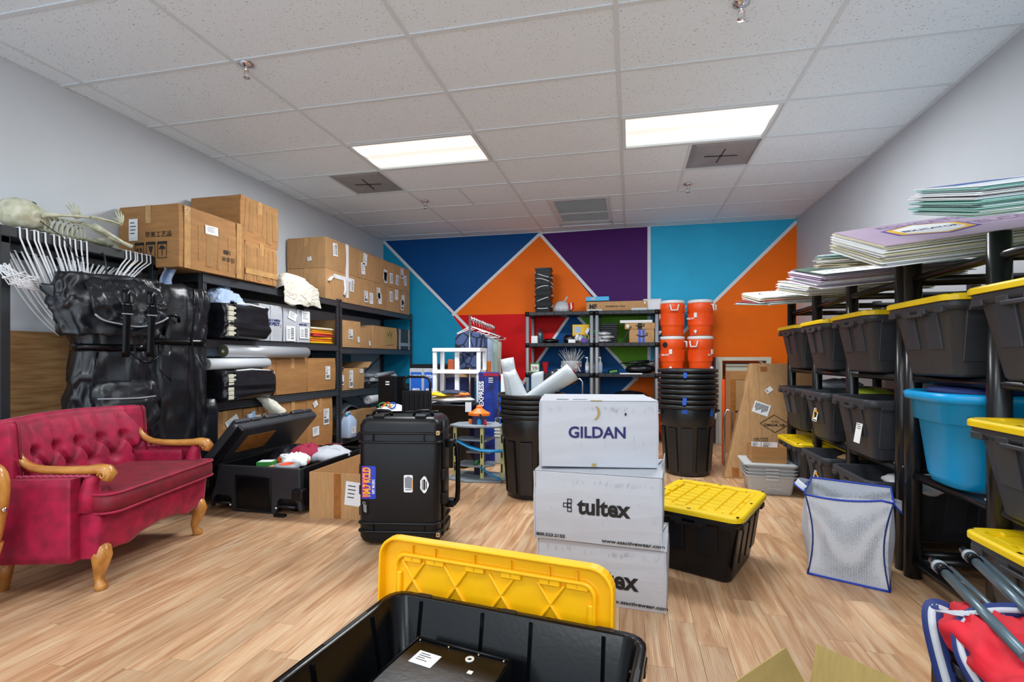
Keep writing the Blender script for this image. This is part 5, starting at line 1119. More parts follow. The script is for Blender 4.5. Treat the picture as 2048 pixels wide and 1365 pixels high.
# ================================================================ water coolers
def cooler(label, x, y, z, rz, sticker=False):
    t = thing('water_cooler', label, 'cooler', (x, y, z), rz, 'orange water coolers stacked by the plastic shelves')
    obj('cooler_body', G().lathe([(.135, 0), (.142, .006), (.148, .10), (.153, .135), (.157, .14), (.157, .145), (.155, .30), (.163, .31), (.165, .42), (.160, .432)], 36), M_orange, t)
    obj('cooler_lid', G().lathe([(.160, .432), (.166, .436), (.167, .462), (.160, .474), (.12, .480), (.0, .480)], 36, 0, None, True, False), M_whitep, t)
    for k in range(30):
        a = 2*pi*k/30; obj('fluting', G().box(-.003, .003, -.002, .003, .15, .29, 0, RZ(a) @ T(0, -.157, 0)), M_orange, t) if False else None
    g = G()
    for k in range(40): g.box(-.004, .004, -.0025, .003, .15, .295, 0, RZ(2*pi*k/40) @ T(0, -.1565, 0))
    f_ = obj('fluting', g, M_orange, t); f_['kind'] = 'stuff'
    for s in (-1, 1):
        h_ = obj('side_handle', G().tube([(s*.163, -.052, .405), (s*.190, -.054, .405), (s*.195, -.040, .335), (s*.195, .040, .335), (s*.190, .054, .405), (s*.163, .052, .405)], .011, 8), M_whitep, t)
    sp = obj('spigot', G().cyl(0, 0, 0, .03, .018, 14, M=T(0, -.145, .055) @ RX(pi/2)), M_whitep, t); obj('spigot_nozzle', G().cyl(0, -.168, .02, .055, .009, 10), M_whitep, sp)
    obj('badge', G().box(-.02, .02, -.172, -.158, .235, .30), M_whitep, t, .003)
    lettering('IGLOO', .032, M_whitep, face_m('f', -.07, -.161, .225), t, 'cooler_text', .001)
    if sticker: obj('round_sticker', G().cyl(0, 0, 0, .002, .038, 20, M=T(-.075, -.150, .36) @ RZ(-.45) @ RX(pi/2)), M_ink, t)
    return t
rows = ['bottom', 'second', 'third', 'top']
for k in range(4):
    cooler('orange water cooler, %s row, left stack by the plastic shelves' % rows[k], .560, 6.74, .004+.4845*k, [0, .1, -.2, -1.5][k], k == 2)
    cooler('orange water cooler, %s row, right stack nearer the leaning cartons' % rows[k], .925, 6.74, .004+.4845*k, [0, .3, 1.0, -.5][k])
# ================================================================ plastic shelving against the mural
def plastic_shelf(label, x0, x1):
    t = thing('plastic_shelving', label, 'shelf', ((x0+x1)/2, 6.87, 0)); X = (x1-x0)/2; Y = .21
    for k, z in enumerate((.09, .51, .945, 1.37, 1.815)):
        s = obj('shelf_tray', G().box(-X, X, -Y, Y, z-.052, z), M_black, t, .004)
        n = 7
        for q in range(n): obj('tray_block', G().box(-X+.03+(2*X-.06)*q/n+.003, -X+.03+(2*X-.06)*(q+1)/n-.003, -Y-.006, -Y+.002, z-.048, z-.004), M_steel, s, .002)
    for sx in (-1, 1):
        for sy in (-1, 1):
            obj('round_post', G().cyl(sx*(X-.03), sy*(Y-.012), 0, 1.80, .023, 16), M_gpost, t)
            for z in (.51, .945, 1.37, 1.815): obj('post_collar', G().cyl(sx*(X-.03), sy*(Y-.012), z-.06, z+.001, .034, 16), M_black, t)
    return t
# posts sit slightly proud so they read in front of the trays
plastic_shelf('black and grey plastic shelving unit, left of the pair before the mural', -1.475, -.50); plastic_shelf('black and grey plastic shelving unit, right of the pair beside the coolers', -.485, .385)
S2, S1, S3 = 1.372, 1.817, .947
# tower of black crates tied with white cord
for k in range(8):
    t = thing('black_crate', ['lowest', 'second', 'third', 'fourth', 'fifth', 'sixth', 'seventh', 'topmost'][k]+' black crate in the tied tower on the left plastic shelving', 'crate', (-1.235, 6.84, S1+.0805*k), .05*(k % 2), 'tied tower of black crates')
    obj('crate_body', G().frustum((-.105, .105, -.10, .10), (-.115, .115, -.11, .11), 0, .074), M_black, t, .004); obj('crate_rim', G().box(-.122, .122, -.118, .118, .062, .078), M_blackg, t, .003)
for k, z in enumerate((.10, .20, .33, .44, .55)): 
    o = obj('tie_cord', G().tube([(-1.235+.135*cos(a), 6.84+.13*sin(a), S1+z+.05*sin(a*1.0+k*1.3)) for a in [2*pi*i/24 for i in range(24)]], .006, 6, closed=True), M_rope)
    tag(o, ['lowest', 'second', 'middle', 'fourth', 'highest'][k]+' white cord tied round the tower of black crates', 'cord')
t = thing('striped_bag', 'clear bag with a red and white striped item beside the crate tower', 'bag', (-.93, 6.80, S1)); crumple(obj('bag_body', G().lathe([(.0, 0), (.12, .0), (.14, .05), (.10, .12), (.05, .15), (.0, .155)], 30, 0, T(-.03, 0, 0), False, False), M_film, t), .02, 14)
obj('bag_knot', G().tube([(-.0, -.02, .14), (.03, -.03, .19), (.05, -.02, .22)], [.02, .01, .016], 8), M_film, t)
for k in range(3): obj('stripe', G().tube([(.10+.018*k*0, -.06, .01), (.085+.03*k, -.10, .05), (.075+.03*k, -.07, .12)], .011, 8), M_red if k % 2 == 0 else M_paper, t)
t = carton('long brown carton printed MF on top of the right plastic shelving', -.185, 6.80, S1, .83, .22, .125, m=M_card, tape=(), labels=(('f', .46, .8, .02, .03, 0, 'lines'),), texts=(('f', -.39, .45, 'MF', .085, M_ink, 0, .004), ('f', -.02, .45, 'PROFESSIONAL TOOLS', .026, M_ink, 0, .0008)))
obj('crumpled_tape', G().box(-.41, -.2, -.1175, -.115, .0, .022).box(.20, .41, -.1175, -.115, .0, .03), M_clear, t)
t = thing('blue_box', 'flat light blue box on the left end of the long brown carton', 'box', (-.45, 6.80, S1+.130)); obj('box_body', G().box(-.16, .16, -.10, .10, 0, .07), mat('sky box', (60, 170, 226), .5), t, .003); obj('box_base', G().box(-.158, .158, -.102, .102, -.001, .014), M_blackg, t); lettering('KIDS', .03, M_amber, face_m('f', -.06, -.1005, .042), t, 'box_text', .001)
t = thing('grey_lidded_box', 'pale grey plastic box at the right end on top of the plastic shelving', 'box', (.295, 6.82, S1)); obj('box_body', G().frustum((-.11, .11, -.11, .11), (-.118, .118, -.118, .118), 0, .14), M_vinyl, t, .012, 3); obj('box_lid', G().box(-.122, .122, -.122, .122, .135, .150), M_vinyl, t, .005)
# second level
tag(obj('white_carton', G().box(-1.40, -1.31, 6.72, 6.80, S2, S2+.105), M_paper, None, .004), 'small white box at the left end of the second plastic shelf', 'box')
t = thing('glass_jar', 'dark speckled jar with dried stems behind the small white box', 'jar', (-1.30, 6.88, S2)); obj('jar_body', G().lathe([(.045, 0), (.052, .01), (.05, .13), (.04, .15), (.04, .16), (.044, .165)], 20), mat('speckled glass', (60, 84, 96), .2, var=.6, vscale=40), t)
for k in range(5): obj('stem', G().tube([(0, 0, .14), (.02*sin(k*1.3), .02*cos(k), .19), (.05*sin(k*1.3), .03*cos(k), .22)], .004, 5), M_steel, t)
blob('knit_hat', 'flat black hat lying on the second plastic shelf', 'cap', -1.13, 6.80, S2+.03, .12, .10, .035, M_nylon, .06, 2, flat=.8); blob('black_mask', 'black rounded helmet shape next to the yellow box', 'helmet', -.86, 6.82, S2+.05, .085, .08, .07, M_nylon, .08, 3, flat=.7)
tag(obj('white_carton', G().box(-.86, -.76, 6.70, 6.76, S2, S2+.05), M_paper, None, .003), 'low white box in front of the black helmet shape', 'box')
t = thing('yellow_toy_box', 'yellow box with dark print behind the clutter on the second shelf', 'box', (-.70, 6.92, S2)); obj('box_body', G().box(-.12, .12, -.05, .05, 0, .27), yy[0], t, .003); obj('print_patch', G().box(-.09, .0, -.0515, -.05, .15, .24), M_lblue, t); obj('print_patch', G().box(-.10, .10, -.0515, -.05, .02, .11), M_ink, t)
rr2 = random.Random(5)
for k in range(14):
    x = -.74+.026*k; m = [M_paper, M_navy, M_silver, M_red, mat_green, M_film][k % 6]
    o = blob('party_item', ['white', 'navy', 'silver', 'red', 'green', 'clear'][k % 6]+' crumpled party supply %s on the second plastic shelf' % ['near the yellow box', 'beside the grey posts', 'left of the black binders'][min(2, k//6)], 'party supply', x, 6.72+rr2.uniform(0, .12), S2+.03+rr2.uniform(0, .14)*(1 if 3 < k < 11 else .4), .035, .035, rr2.uniform(.03, .05), m, .25, k, flat=1)
    o['group'] = 'crumpled party supplies on the second plastic shelf'
tag(obj('purple_carton', G().box(-.67, -.60, 6.69, 6.76, S2, S2+.07), mat('violet box', (92, 60, 160), .5), None, .003), 'small violet box beside the grey post on the second shelf', 'box')
for k in range(9):
    t = thing('black_binder', ['lowest', 'second', 'third', 'fourth', 'fifth', 'sixth', 'seventh', 'eighth', 'topmost'][k]+' black flat case in the stack on the second right shelf', 'case', (-.30+.006*(k % 3), 6.86, S2+.0305*k), .02*(k % 2), 'stacked black flat cases')
    obj('case_body', G().box(-.12, .12, -.10, .10, 0, .028), M_black, t, .005); obj('case_groove', G().box(-.121, .121, -.1015, -.10, .012, .015), M_steel, t)
for k in range(3):
    o = blob('silver_pouch', ['lowest', 'middle', 'upper'][k]+' crumpled silver pouch before the black flat cases', 'pouch', -.36+.04*(k % 2), 6.70, S2+.025+.05*k, .09, .05, .024, M_silver, .15, k, flat=1)
tag(obj('black_strip', G().box(-.008, .008, -.05, .05, 0, .24, 0, T(-.10, 6.75, S2+.012) @ RY(rad(28))), M_black), 'black strip leaning between the flat cases and the smile cartons', 'strip')
M_smile = M_ink
def smile(t, w_, x, y, z):
    obj('arrow_smile', G().tube([(x-w_/2+w_*k/14, y, z-.5*w_*.36*sin(pi*k/14*.93)+.0*k) for k in range(15)], [.004+.005*sin(pi*k/14) for k in range(15)], 6), M_smile, t)
    obj('arrow_head', G().tube([(x+w_/2-.028, y, z+.012), (x+w_/2, y, z+.016), (x+w_/2-.004, y, z-.018)], .005, 5), M_smile, t)
t = carton('square carton with a curved arrow and blue tape on the second right shelf', .155, 6.83, S2, .33, .24, .178, tape=()); smile(t, .15, 0, -.131, .11); obj('blue_tape', G().box(-.045, -.012, -.1275, -.123, 0, .178).box(.008, .04, -.1275, -.123, 0, .178), M_bluetape, t)
t = carton('flat carton with black tape on top of the square arrow carton', .13, 6.83, S2+.183, .40, .24, .085, tape=()); smile(t, .12, .0, -.131, .055); obj('black_tape', G().box(-.03, .03, -.128, -.1235, 0, .085), M_ink, t); obj('corner_label', G().box(-.18, -.15, -.128, -.124, .025, .065), M_paper, t)
t = thing('white_long_box', 'long white flat box on top of the arrow cartons', 'box', (.08, 6.83, S2+.274)); obj('box_body', G().box(-.22, .22, -.08, .08, 0, .038), M_paper, t, .003); obj('box_lip', G().box(-.215, .215, -.082, -.08, .016, .018), M_gpost, t)
tag(obj('dark_dish', G().lathe([(0, .035), (.04, .03), (.05, 0)], 16, 0, T(-.0, 6.8, S2)), M_maroon), 'small dark red dish on the shelf under the leaning strip', 'dish')
# third level
t = thing('candy_box', 'green and white printed box at the left of the third shelf', 'box', (-1.34, 6.74, S3)); obj('box_body', G().box(-.07, .07, -.05, .05, 0, .135), M_green, t, .003); obj('printed_panel', G().box(-.055, .055, -.0515, -.05, .015, .12), M_paper, t)
for k in range(4): obj('printed_swirl', G().tube([(-.03+.02*k, -.053, .03+.02*(k % 2)), (-.02+.02*k, -.053, .06), (-.04+.02*k, -.053, .09)], .005, 5), [M_red, M_green, M_ink, M_red][k], t)
t = thing('red_cup', 'red plastic cup beside the green printed box', 'cup', (-1.195, 6.73, S3)); obj('cup_body', G().lathe([(.032, 0), (.034, .003), (.046, .145), (.049, .15), (.045, .148), (.030, .01), (.0, .008)], 24, 0, None, True, False), M_red, t); obj('cup_rim', G().tube([(.0475*cos(2*pi*i/24), .0475*sin(2*pi*i/24), .15) for i in range(24)], .003, 5, closed=True), M_red, t)
t = thing('tinsel_bouquet', 'bouquet of silver tinsel sprays in clear wrap on the third shelf', 'bouquet', (-.82, 6.76, S3))
crumple(obj('clear_wrap', G().lathe([(.03, 0), (.10, .02), (.15, .10), (.14, .17)], 30, 0, None, True, False), M_clear, t), .02, 12)
g = G(); g2 = G()
for k in range(120):
    a = rr2.uniform(0, 6.28); b = rr2.uniform(.05, .7); L = rr2.uniform(.16, .36)
    g.tube([(0, 0, .03), (L*.5*sin(b)*cos(a), L*.4*sin(b)*sin(a), L*.55*cos(b)+.02), (L*sin(b)*cos(a)*1.1, L*.7*sin(b)*sin(a), L*cos(b)+.03)], .0025, 3)
    if k < 70: p = (rr2.uniform(-.15, .14), rr2.uniform(-.12, -.06), rr2.uniform(.01, .15)); g2.lathe([(0, -.01), (.010, -.004), (.010, .004), (0, .01)], 6, k % 3, T(*p), False, False)
o = obj('tinsel', g, M_silver, t); o['kind'] = 'stuff'; o = obj('glitter_beads', g2, [M_paper, M_maroon, M_red], t); o['kind'] = 'stuff'
for k, x in enumerate((-.60, -.46, -.415)):
    t = thing('spray_bottle', ['white spray bottle behind the grey posts of the third shelf', 'tall clear bottle with a blue label right of the post', 'second clear bottle with pump top right of the post'][k], 'bottle', (x, 6.80, S3), 0, 'bottles on the third shelf')
    obj('bottle_body', G().lathe([(.026, 0), (.03, .01), (.03, .13), (.014, .16), (.012, .18)], 18), M_film, t); obj('bottle_label', G().lathe([(.0305, .04), (.0305, .10)], 18, 0, None, False, False), [M_paper, M_blue, M_lblue][k], t); obj('bottle_pump', G().cyl(0, 0, .18, .215, .009, 10).box(-.03, .01, -.008, .008, .21, .225), M_whitep, t)
t = thing('green_tool', 'green and black hand tool lying on the third right shelf', 'tool', (-.22, 6.72, S3)); obj('tool_grip', G().tube([(-.08, 0, .02), (.06, .0, .045)], .02, 8), M_black, t); obj('tool_stripe', G().box(-.06, .05, -.024, -.018, .01, .04, 0, RY(-.17)), mat_green, t, .003)
blob('black_garment_pile', 'black jacket folded over the right end of the third shelf', 'jacket', .14, 6.80, S3+.055, .21, .13, .07, M_nylon, .05, 7, flat=.75)
t = thing('umbrella', 'closed black umbrella lying on the folded black jacket', 'umbrella', (.0, 6.84, S3+.135), .05); obj('umbrella_shaft', G().tube([(-.14, 0, 0), (.33, 0, .03)], .008, 8), M_steel, t); obj('umbrella_folds', G().tube([(-.10, 0, .0), (.05, 0, .012), (.26, 0, .026)], [.01, .022, .026], 10), M_nylon, t)
tag(obj('white_ruler', G().box(-.14, .16, 6.645, 6.652, S3-.012, S3+.004), M_paper), 'thin white strip on the front edge of the third right shelf', 'strip')
t = thing('green_jug', 'green patterned bag on the fourth plastic shelf', 'bag', (-1.30, 6.8, .513)); crumple(obj('bag_body', G().lathe([(.05, 0), (.09, .02), (.09, .2), (.05, .28)], 20), mat('leaf print bag', (90, 150, 60), .7, vscale=30, rgb2=(220, 230, 210)), t), .012, 12); obj('bag_tie', G().cyl(0, 0, .27, .30, .02, 10), M_green, t)
tag(blob('tarp_bundle', None, None, .0, 6.8, .60, .26, .15, .10, M_nylon, .05, 9), 'black tarp bundle on the fourth right plastic shelf', 'tarp')
t = thing('folding_stool', 'chrome bent tube stool frame standing before the left plastic shelving', 'stool', (-.78, 6.30, 0)); obj('stool_tube', G().tube([(-.16, 0, 0), (-.16, 0, .84), (-.13, 0, .88), (.13, 0, .88), (.16, 0, .84), (.16, 0, 0)], .012, 8), M_chrome, t); obj('stool_seat', G().box(-.16, .16, .0, .03, .40, .44), M_black, t, .01)
# ================================================================ three stacked white cartons
def white_carton(label, x, y, z, w, d, h, rz, texts, topflaps=True):
    t = thing('white_carton', label, 'box', (x, y, z), rz, None); X, Y = w/2, d/2
    r = random.Random(int(z*100)+3); j = lambda a=.006: r.uniform(-a, a)
    n = 8; rings = []
    for k in range(n+1):
        zz = h*k/n; b = .005*sin(pi*k/n)
        m_ = [(-X, -Y), (-X/3, -Y), (X/3, -Y), (X, -Y), (X, 0), (X, Y), (0, Y), (-X, Y), (-X, 0)]
        rings.append([(a+(b if a > 0 else -b)*(abs(a) == X)+j(.0012), c+(b if c > 0 else -b)*(abs(c) == Y)+j(.0012), zz+(j(.002) if k == n else 0)) for a, c in m_])
    obj('box_body', G().loops(rings, 0, False), M_white, t, .003, 2)
    if topflaps:
        obj('top_flap', G().add([(-X, -Y, h), (X*.98, -Y, h+.002), (X*.9, -.02, h+.012), (-X, -.01, h+.006), (-X, -Y, h+.003), (X*.98, -Y, h+.006), (X*.9, -.02, h+.016), (-X, -.01, h+.010)], [(0,3,2,1), (4,5,6,7), (0,1,5,4), (1,2,6,5), (2,3,7,6), (3,0,4,7)]), M_white, t, .001)
        obj('top_flap', G().add([(-X, 0, h+.001), (X*.9, 0, h+.012), (X, Y, h), (-X, Y, h), (-X, 0, h+.005), (X*.9, 0, h+.016), (X, Y, h+.004), (-X, Y, h+.004)], [(0,3,2,1), (4,5,6,7), (0,1,5,4), (1,2,6,5), (2,3,7,6), (3,0,4,7)]), M_white, t, .001)
        obj('side_flap', G().box(X*.35, X+.004, -Y+.002, Y*.2, h+.001, h+.004), M_white, t, .001)
    obj('corner_crease', G().box(-X-.0015, -X+.004, -Y-.0075, -Y-.001, .004, h-.004).box(X-.004, X+.0015, -Y-.0075, -Y-.001, .004, h-.004), M_white, t)
    # fluting scuffs pressed into the face: short grey rubs
    g = G(); M = face_m('f', 0, -Y-.0062, 0)
    for k in range(46):
        x0 = r.uniform(-X*.92, X*.92) if k % 3 else r.uniform(X*.1, X*.5); z0 = r.choice((h*.90, h*.88, h*r.uniform(.3, .62), h*.86)); L = r.uniform(.008, .022)
        g.box(x0, x0+.0012, z0-L/2, z0+L/2, 0, .0006, 0, M)
    o = obj('scuff_marks', g, mat('scuff grey', (168, 172, 180), .8) if 'scuff grey' not in MATS else MATS['scuff grey'], t); o['kind'] = 'stuff'
    for x_, z_, s, size, bold, m, sx in texts: lettering(s, size, m, face_m('f', x_, -Y-.0068, z_), t, 'printed_text', bold, sx, .0008)
    return t
M_nav2 = mat('deep navy ink', (22, 20, 92), .6)
Wb = .62
t = white_carton('lowest white carton of the stack, partly hidden by the amber lid', -.121, 2.44, 0, .60, .40, .278, rad(-6), ((.045, .125, 'tultex', .115, .0035, M_ink, .95), (.17, .028, 'www.ssactivewear.com', .022, .0004, M_ink, 1.35)))
t = white_carton('middle white carton of the stack with the black tultex print', -.139, 2.435, .286, .592, .42, .325, rad(-5), ((.035, .17, 'tultex', .105, .0035, M_ink, .95), (.17, .022, 'www.ssactivewear.com', .022, .0004, M_ink, 1.35), (-.215, .022, '800.523.2155', .020, .0004, M_ink, 1.3)))
g = G(); M = face_m('f', -.135, -.217, .172)
def sq(a, b, w): 
    g.box(a-w/2, a+w/2, b-w/2, b-w/2+.004, 0, .0008, 0, M).box(a-w/2, a+w/2, b+w/2-.004, b+w/2, 0, .0008, 0, M).box(a-w/2, a-w/2+.004, b-w/2, b+w/2, 0, .0008, 0, M).box(a+w/2-.004, a+w/2, b-w/2, b+w/2, 0, .0008, 0, M)
sq(-.008, .0, .022); sq(.012, .020, .022); sq(.012, -.020, .022); sq(.012, .0, .020)
obj('printed_logo', g, M_ink, t)
obj('torn_corner', G().add([(-.302, -.215, .325), (-.296, -.216, .20), (-.290, -.217, .26), (-.296, -.217, .325)], [(0, 1, 2, 3)]), M_khaki, t)
obj('side_tab', G().box(.299, .304, -.02, .16, .28, .37), M_white, t, .001)
t = white_carton('top white carton of the stack with the navy GILDAN print', -.176, 2.50, .629, .56, .42, .315, rad(7), ((-.005, .165, 'GILDAN', .075, .0018, M_nav2, 1.0),))
g = G(); M = face_m('f', -.02, -.2175, .262); oA = [(.028*cos(a), .035*sin(a)) for a in [-1.4+2.5*i/12 for i in range(13)]]; iA = [(-.006+.024*cos(a), .002+.034*sin(a)) for a in [1.05-2.35*i/12 for i in range(13)]]
g.prism(oA+iA, 0, .0012, 0, M); obj('torn_crescent', g, M_khaki, t); obj('brown_tear', G().box(-.035, .02, -.214, -.17, .3185, .3205), M_khaki, t)
obj('small_nick', G().box(.125, .133, -.2185, -.2155, .25, .262), M_ink, t); obj('bottom_nick', G().box(-.03, -.01, -.2185, -.2155, .005, .018), M_khaki, t)
obj('top_barcode', G().box(-.20, -.14, -.18, -.15, .3225, .3232).box(-.12, -.05, -.18, -.16, .3225, .3232), MATS['scuff grey'], t)
# ================================================================ tote on the floor
cx_, cy_ = (.516+.316)/2, (2.492+3.21)/2
tote('black floor tote with a bright yellow waffle lid right of the white cartons', cx_+.005, cy_+.0, 0, L=.60, Wd=.52, h=.38, rz=math.atan2(.90, .43), body=M_black, lid=M_yellow, taper=.05)
# ================================================================ foreground tub, lid and metal box
tub = tote('large open black tub in the foreground holding a black metal box', -.405, 1.165, 0, L=.85, Wd=.56, h=.365, rz=rad(-7.6), body=M_blackg, taper=.06, name='open_tub')
for q in (-.30, .0, .30):
    for s in (1,): obj('rim_hole', G().prism(rrect(-.028, .028, -.010, .010, .009, 3), .3655, .3662, 0, T(q, .268, 0)), M_ink, tub)
for s in (-1, 1): obj('rim_slot', G().prism(rrect(-.006, .006, -.09, .09, .005, 3), .3655, .3662, 0, T(s*.412, .03, 0)), M_ink, tub)
def step(M):
    obj('inner_step', G().add([(-.005, .190, .03), (.005, .190, .03), (.005, .215, .03), (-.005, .215, .03), (-.005, .245, .355), (.005, .245, .355), (.005, .26, .355), (-.005, .26, .355)], [(0,3,2,1), (4,5,6,7), (0,1,5,4), (1,2,6,5), (2,3,7,6), (3,0,4,7)], 0, False, M), M_blackg, tub)
for q in (-.30, -.08, .08, .30): step(T(q, .0, 0))
for q in (-.12, .12): step(T(.145, q, 0) @ RZ(-pi/2)); step(T(-.145, q, 0) @ RZ(pi/2))
t = thing('amber_lid', 'amber yellow tote lid standing on edge behind the foreground tub, ribbed underside showing', 'lid', (-.455, 1.50, .262), rad(-8.3))
M = T(0, 0, 0) @ RX(pi/2-.04)
def ring2(zz, o, r=.07): return [(a, b, zz) for a, b in rrect(-.415+o, .415-o, -.262+o, .262-o, max(.01, r-o*.5), 6)]
obj('lid_panel', G().loops([ring2(.0, .004), ring2(-.004, .0), ring2(-.034, .0), ring2(-.040, .006), ring2(-.042, .05), ring2(-.016, .058)], 0, False, M=M @ T(0, 0, -.0)), M_amber, t, .003, 2) if False else None
# outer flange (skirt towards the viewer), stepped inner wall, recessed field with crossed ribs
obj('lid_flange', G().loops([ring2(.034, .0), ring2(.036, .004), ring2(.034, .009), ring2(.006, .012), ring2(.004, .052), ring2(.018, .056), ring2(.020, .060), ring2(.018, .066), ring2(-.004+.008, .070)], 0, False, cap0=False, M=M).loops([ring2(.034, .0), ring2(.0, -.002), ring2(-.006, .006), ring2(-.006, .06), ring2(.0, .07)], 0, False, cap0=False, M=M), M_amber, t, .002, 1)
g = []; 
n_ = 6; x0, x1, y0, y1 = -.335, .335, -.185, .185
def rib(a, b, c, d, w=.0075, hgt=.010):
    v = Vector((c-a, d-b, 0)); L = v.length; an = math.atan2(v.y, v.x)
    obj('cross_rib', G().frustum((0, L, -w, w), (0.004, L-.004, -w*.4, w*.4), .003, .003+hgt, 0, M @ T(a, b, 0) @ RZ(an)), M_amber, t, .002, 1)
st = (x1-x0)/4
for k in range(-1, 5):
    a = x0+st*k
    for dr in (1, -1):
        xa, xb = a, a+st*1.55; ya, yb = (y0, y1) if dr > 0 else (y1, y0)
        # clip to field
        def clip(xa, ya, xb, yb):
            m_ = (yb-ya)/(xb-xa)
            if xa < x0: ya += (x0-xa)*m_; xa = x0
            if xb > x1: yb -= (xb-x1)*m_; xb = x1
            return xa, ya, xb, yb
        c4 = clip(xa, ya, xb, yb)
        if c4[2]-c4[0] > .04: rib(*c4)
for q in (-.29, -.20, -.05, .08, .21, .30):
    obj('lid_block', G().box(q-.035, q+.035, .178, .204, .003, .016, 0, M), M_amber, t, .003, 1); obj('lid_web', G().box(q-.002, q+.002, .185, .235, .003, .016, 0, M), M_amber, t)
for s in (-1, 1):
    for q in (-.10, .10): obj('lid_block', G().box(s*.345-.012, s*.345+.012, q-.04, q+.04, .003, .016, 0, M), M_amber, t, .003, 1)
for q in (-.30, .0, .30): obj('flange_hole', G().box(q-.02, q+.02, .2615, .2625, .010, .024, 0, M), M_paper if q >= 0 else M_ink, t)
t = thing('metal_box', 'black metal box with a small white label inside the foreground tub', 'box', (-.50, 1.20, .10), rad(-10))
obj('box_shell', G().box(-.17, .15, -.13, .14, .0, .19), M_blackg, t, .006); obj('top_rim', G().tube([(-.165, -.125, .192), (.145, -.125, .192), (.145, .135, .192), (-.165, .135, .192)], .005, 6, closed=True), M_black, t)
label_on(t, 't', -.085, .055, .1905, .075, .055, -.05, 'lines', 'white_label')
for x, y in ((.035, .10), (.11, -.0)): obj('mounting_hole', G().lathe([(.006, 0), (.013, .0), (.013, .003), (.006, .003), (.006, 0)], 18, 0, T(x, y, .1905), False, False), M_cloth, t)
obj('paint_chip', G().box(.055, .07, .045, .058, .1905, .1912), M_cloth, t)
for x in (-.15, -.05, .05, .13): obj('screw', G().cyl(x, .125, .19, .195, .003, 8), M_chrome, t)
t = thing('metal_bracket', 'black bracket box with crumpled clear wrap beside the metal box', 'bracket', (-.23, 1.07, .06), rad(-10)); obj('bracket_plate', G().box(-.07, -.06, -.08, .16, .0, .21), M_black, t, .002); obj('bracket_side', G().box(-.06, .0, -.08, .05, .10, .15), M_blackg, t, .004)
crumple(obj('clear_wrap', G().lathe([(0, 0), (.05, .0), (.055, .05), (.03, .09), (.0, .10)], 24, 0, T(-.03, .0, .12), False, False), M_clear, t), .02, 20)
# ================================================================ cartons leaning at the back right
t = thing('leaning_flat_carton', 'tall flat brown carton leaning to the right against the totes', 'box', (0, 0, 0))
# slab in the plane y ~ 4.9, leaning top to the right
P = [(.885, 4.86, .0), (1.62, 4.86, .0), (1.80, 5.10, 1.10), (1.185, 5.10, 1.10)]
th_ = Vector((0, .095, 0)); g = G()
g.add([Vector(p) for p in P]+[Vector(p)+th_ for p in P], [(0, 1, 2, 3), (7, 6, 5, 4), (0, 4, 5, 1), (1, 5, 6, 2), (2, 6, 7, 3), (3, 7, 4, 0)]); obj('box_body', g, M_card, t, .008, 2)
# plane frame of its front: u along the bottom, v up the lean
Uv = Vector((1, 0, 0)); Vv = (Vector(P[3])-Vector(P[0])).normalized(); Nv = Uv.cross(Vv).normalized()
def PL(u, v, rot=0): 
    c = Vector(P[0])+Uv*u+Vv*v-Nv*-.002
    A = Matrix.Identity(4); up = Nv.cross(Uv).normalized()
    for i in range(3): A[i][0] = Uv[i]; A[i][1] = up[i]; A[i][2] = Nv[i]; A[i][3] = c[i]
    return A @ RZ(rot)
def flatlabel(u, v, w, h, rot, nm='shipping_label', dense=True):
    g = G(); M = PL(u, v, rot); g.box(-w/2, w/2, -h/2, h/2, 0, .0015, 0, M)
    for q in range(3 if not dense else 9):
        a = -w*.4+w*.09*q; g.box(a, a+w*.05, -h*(.1+.3*((q*3) % 4)/4), h*.38, .0015, .002, 1, M)
    obj(nm, g, [M_paper, M_ink], t)
flatlabel(.19, .70, .15, .115, -.35); flatlabel(.22, .89, .07, .045, .65, 'small_label', False)
dg_ = PL(.34, .55, 0); d_ = [(-.13, 0), (0, -.085), (.13, 0), (0, .085)]
for k in range(4): a, b = d_[k], d_[(k+1) % 4]; obj('printed_diamond', G().tube([(a[0], a[1], .001), (b[0], b[1], .001)], .003, 5, M=dg_, flat=.3), M_ink, t)
lettering('OTC', .03, M_ink, PL(.34, .568, 0) @ T(0, 0, .001), t, 'printed_text'); lettering('OMAHA, NE', .034, M_ink, PL(.34, .535, 0) @ T(0, 0, .001), t, 'printed_text', .0006)
for (u, v, s) in ((.26, .36, 'ONE STACK\nMAX LOAD\nSTACK HERE\nHANDLE'), (.52, .40, 'THIS SIDE\nNO HOOK\nKEEP DRY\nPROTECT')): lettering(s, .024, M_ink, PL(u, v, .06) @ T(0, 0, .001), t, 'printed_text', .0003)
obj('tape_patch', G().box(-.03, .03, -.045, .0, 0, .002, 0, PL(.12, 1.13)), M_tape, t); obj('tape_patch', G().box(-.03, .03, -.05, .0, 0, .002, 0, PL(.42, 1.13)), M_tape, t); obj('tape_patch', G().box(-.03, .03, .0, .08, 0, .002, 0, PL(.10, .02)), M_tape, t)
for u in (.26, .36): obj('fold_crease', G().box(-.001, .001, 0, 1.12, 0, .0008, 0, PL(u, .0)), M_card2, t)
t = thing('tall_brown_carton', 'tall upright brown carton printed MADE IN behind the leaning flat carton', 'box', (1.33, 6.10, 0), rad(4))
obj('box_body', G().box(-.17, .25, -.10, .14, 0, 1.0), M_card, t, .005); obj('red_tape_edge', G().box(-.176, -.12, -.108, -.10, .0, .90), M_tape, t); obj('top_fold', G().box(-.17, .25, -.106, -.10, .90, 1.0), M_card2, t, .002)
lettering('MADE IN', .055, M_ink, face_m('f', -.02, -.102, .52), t, 'printed_text', .001)
g = G()
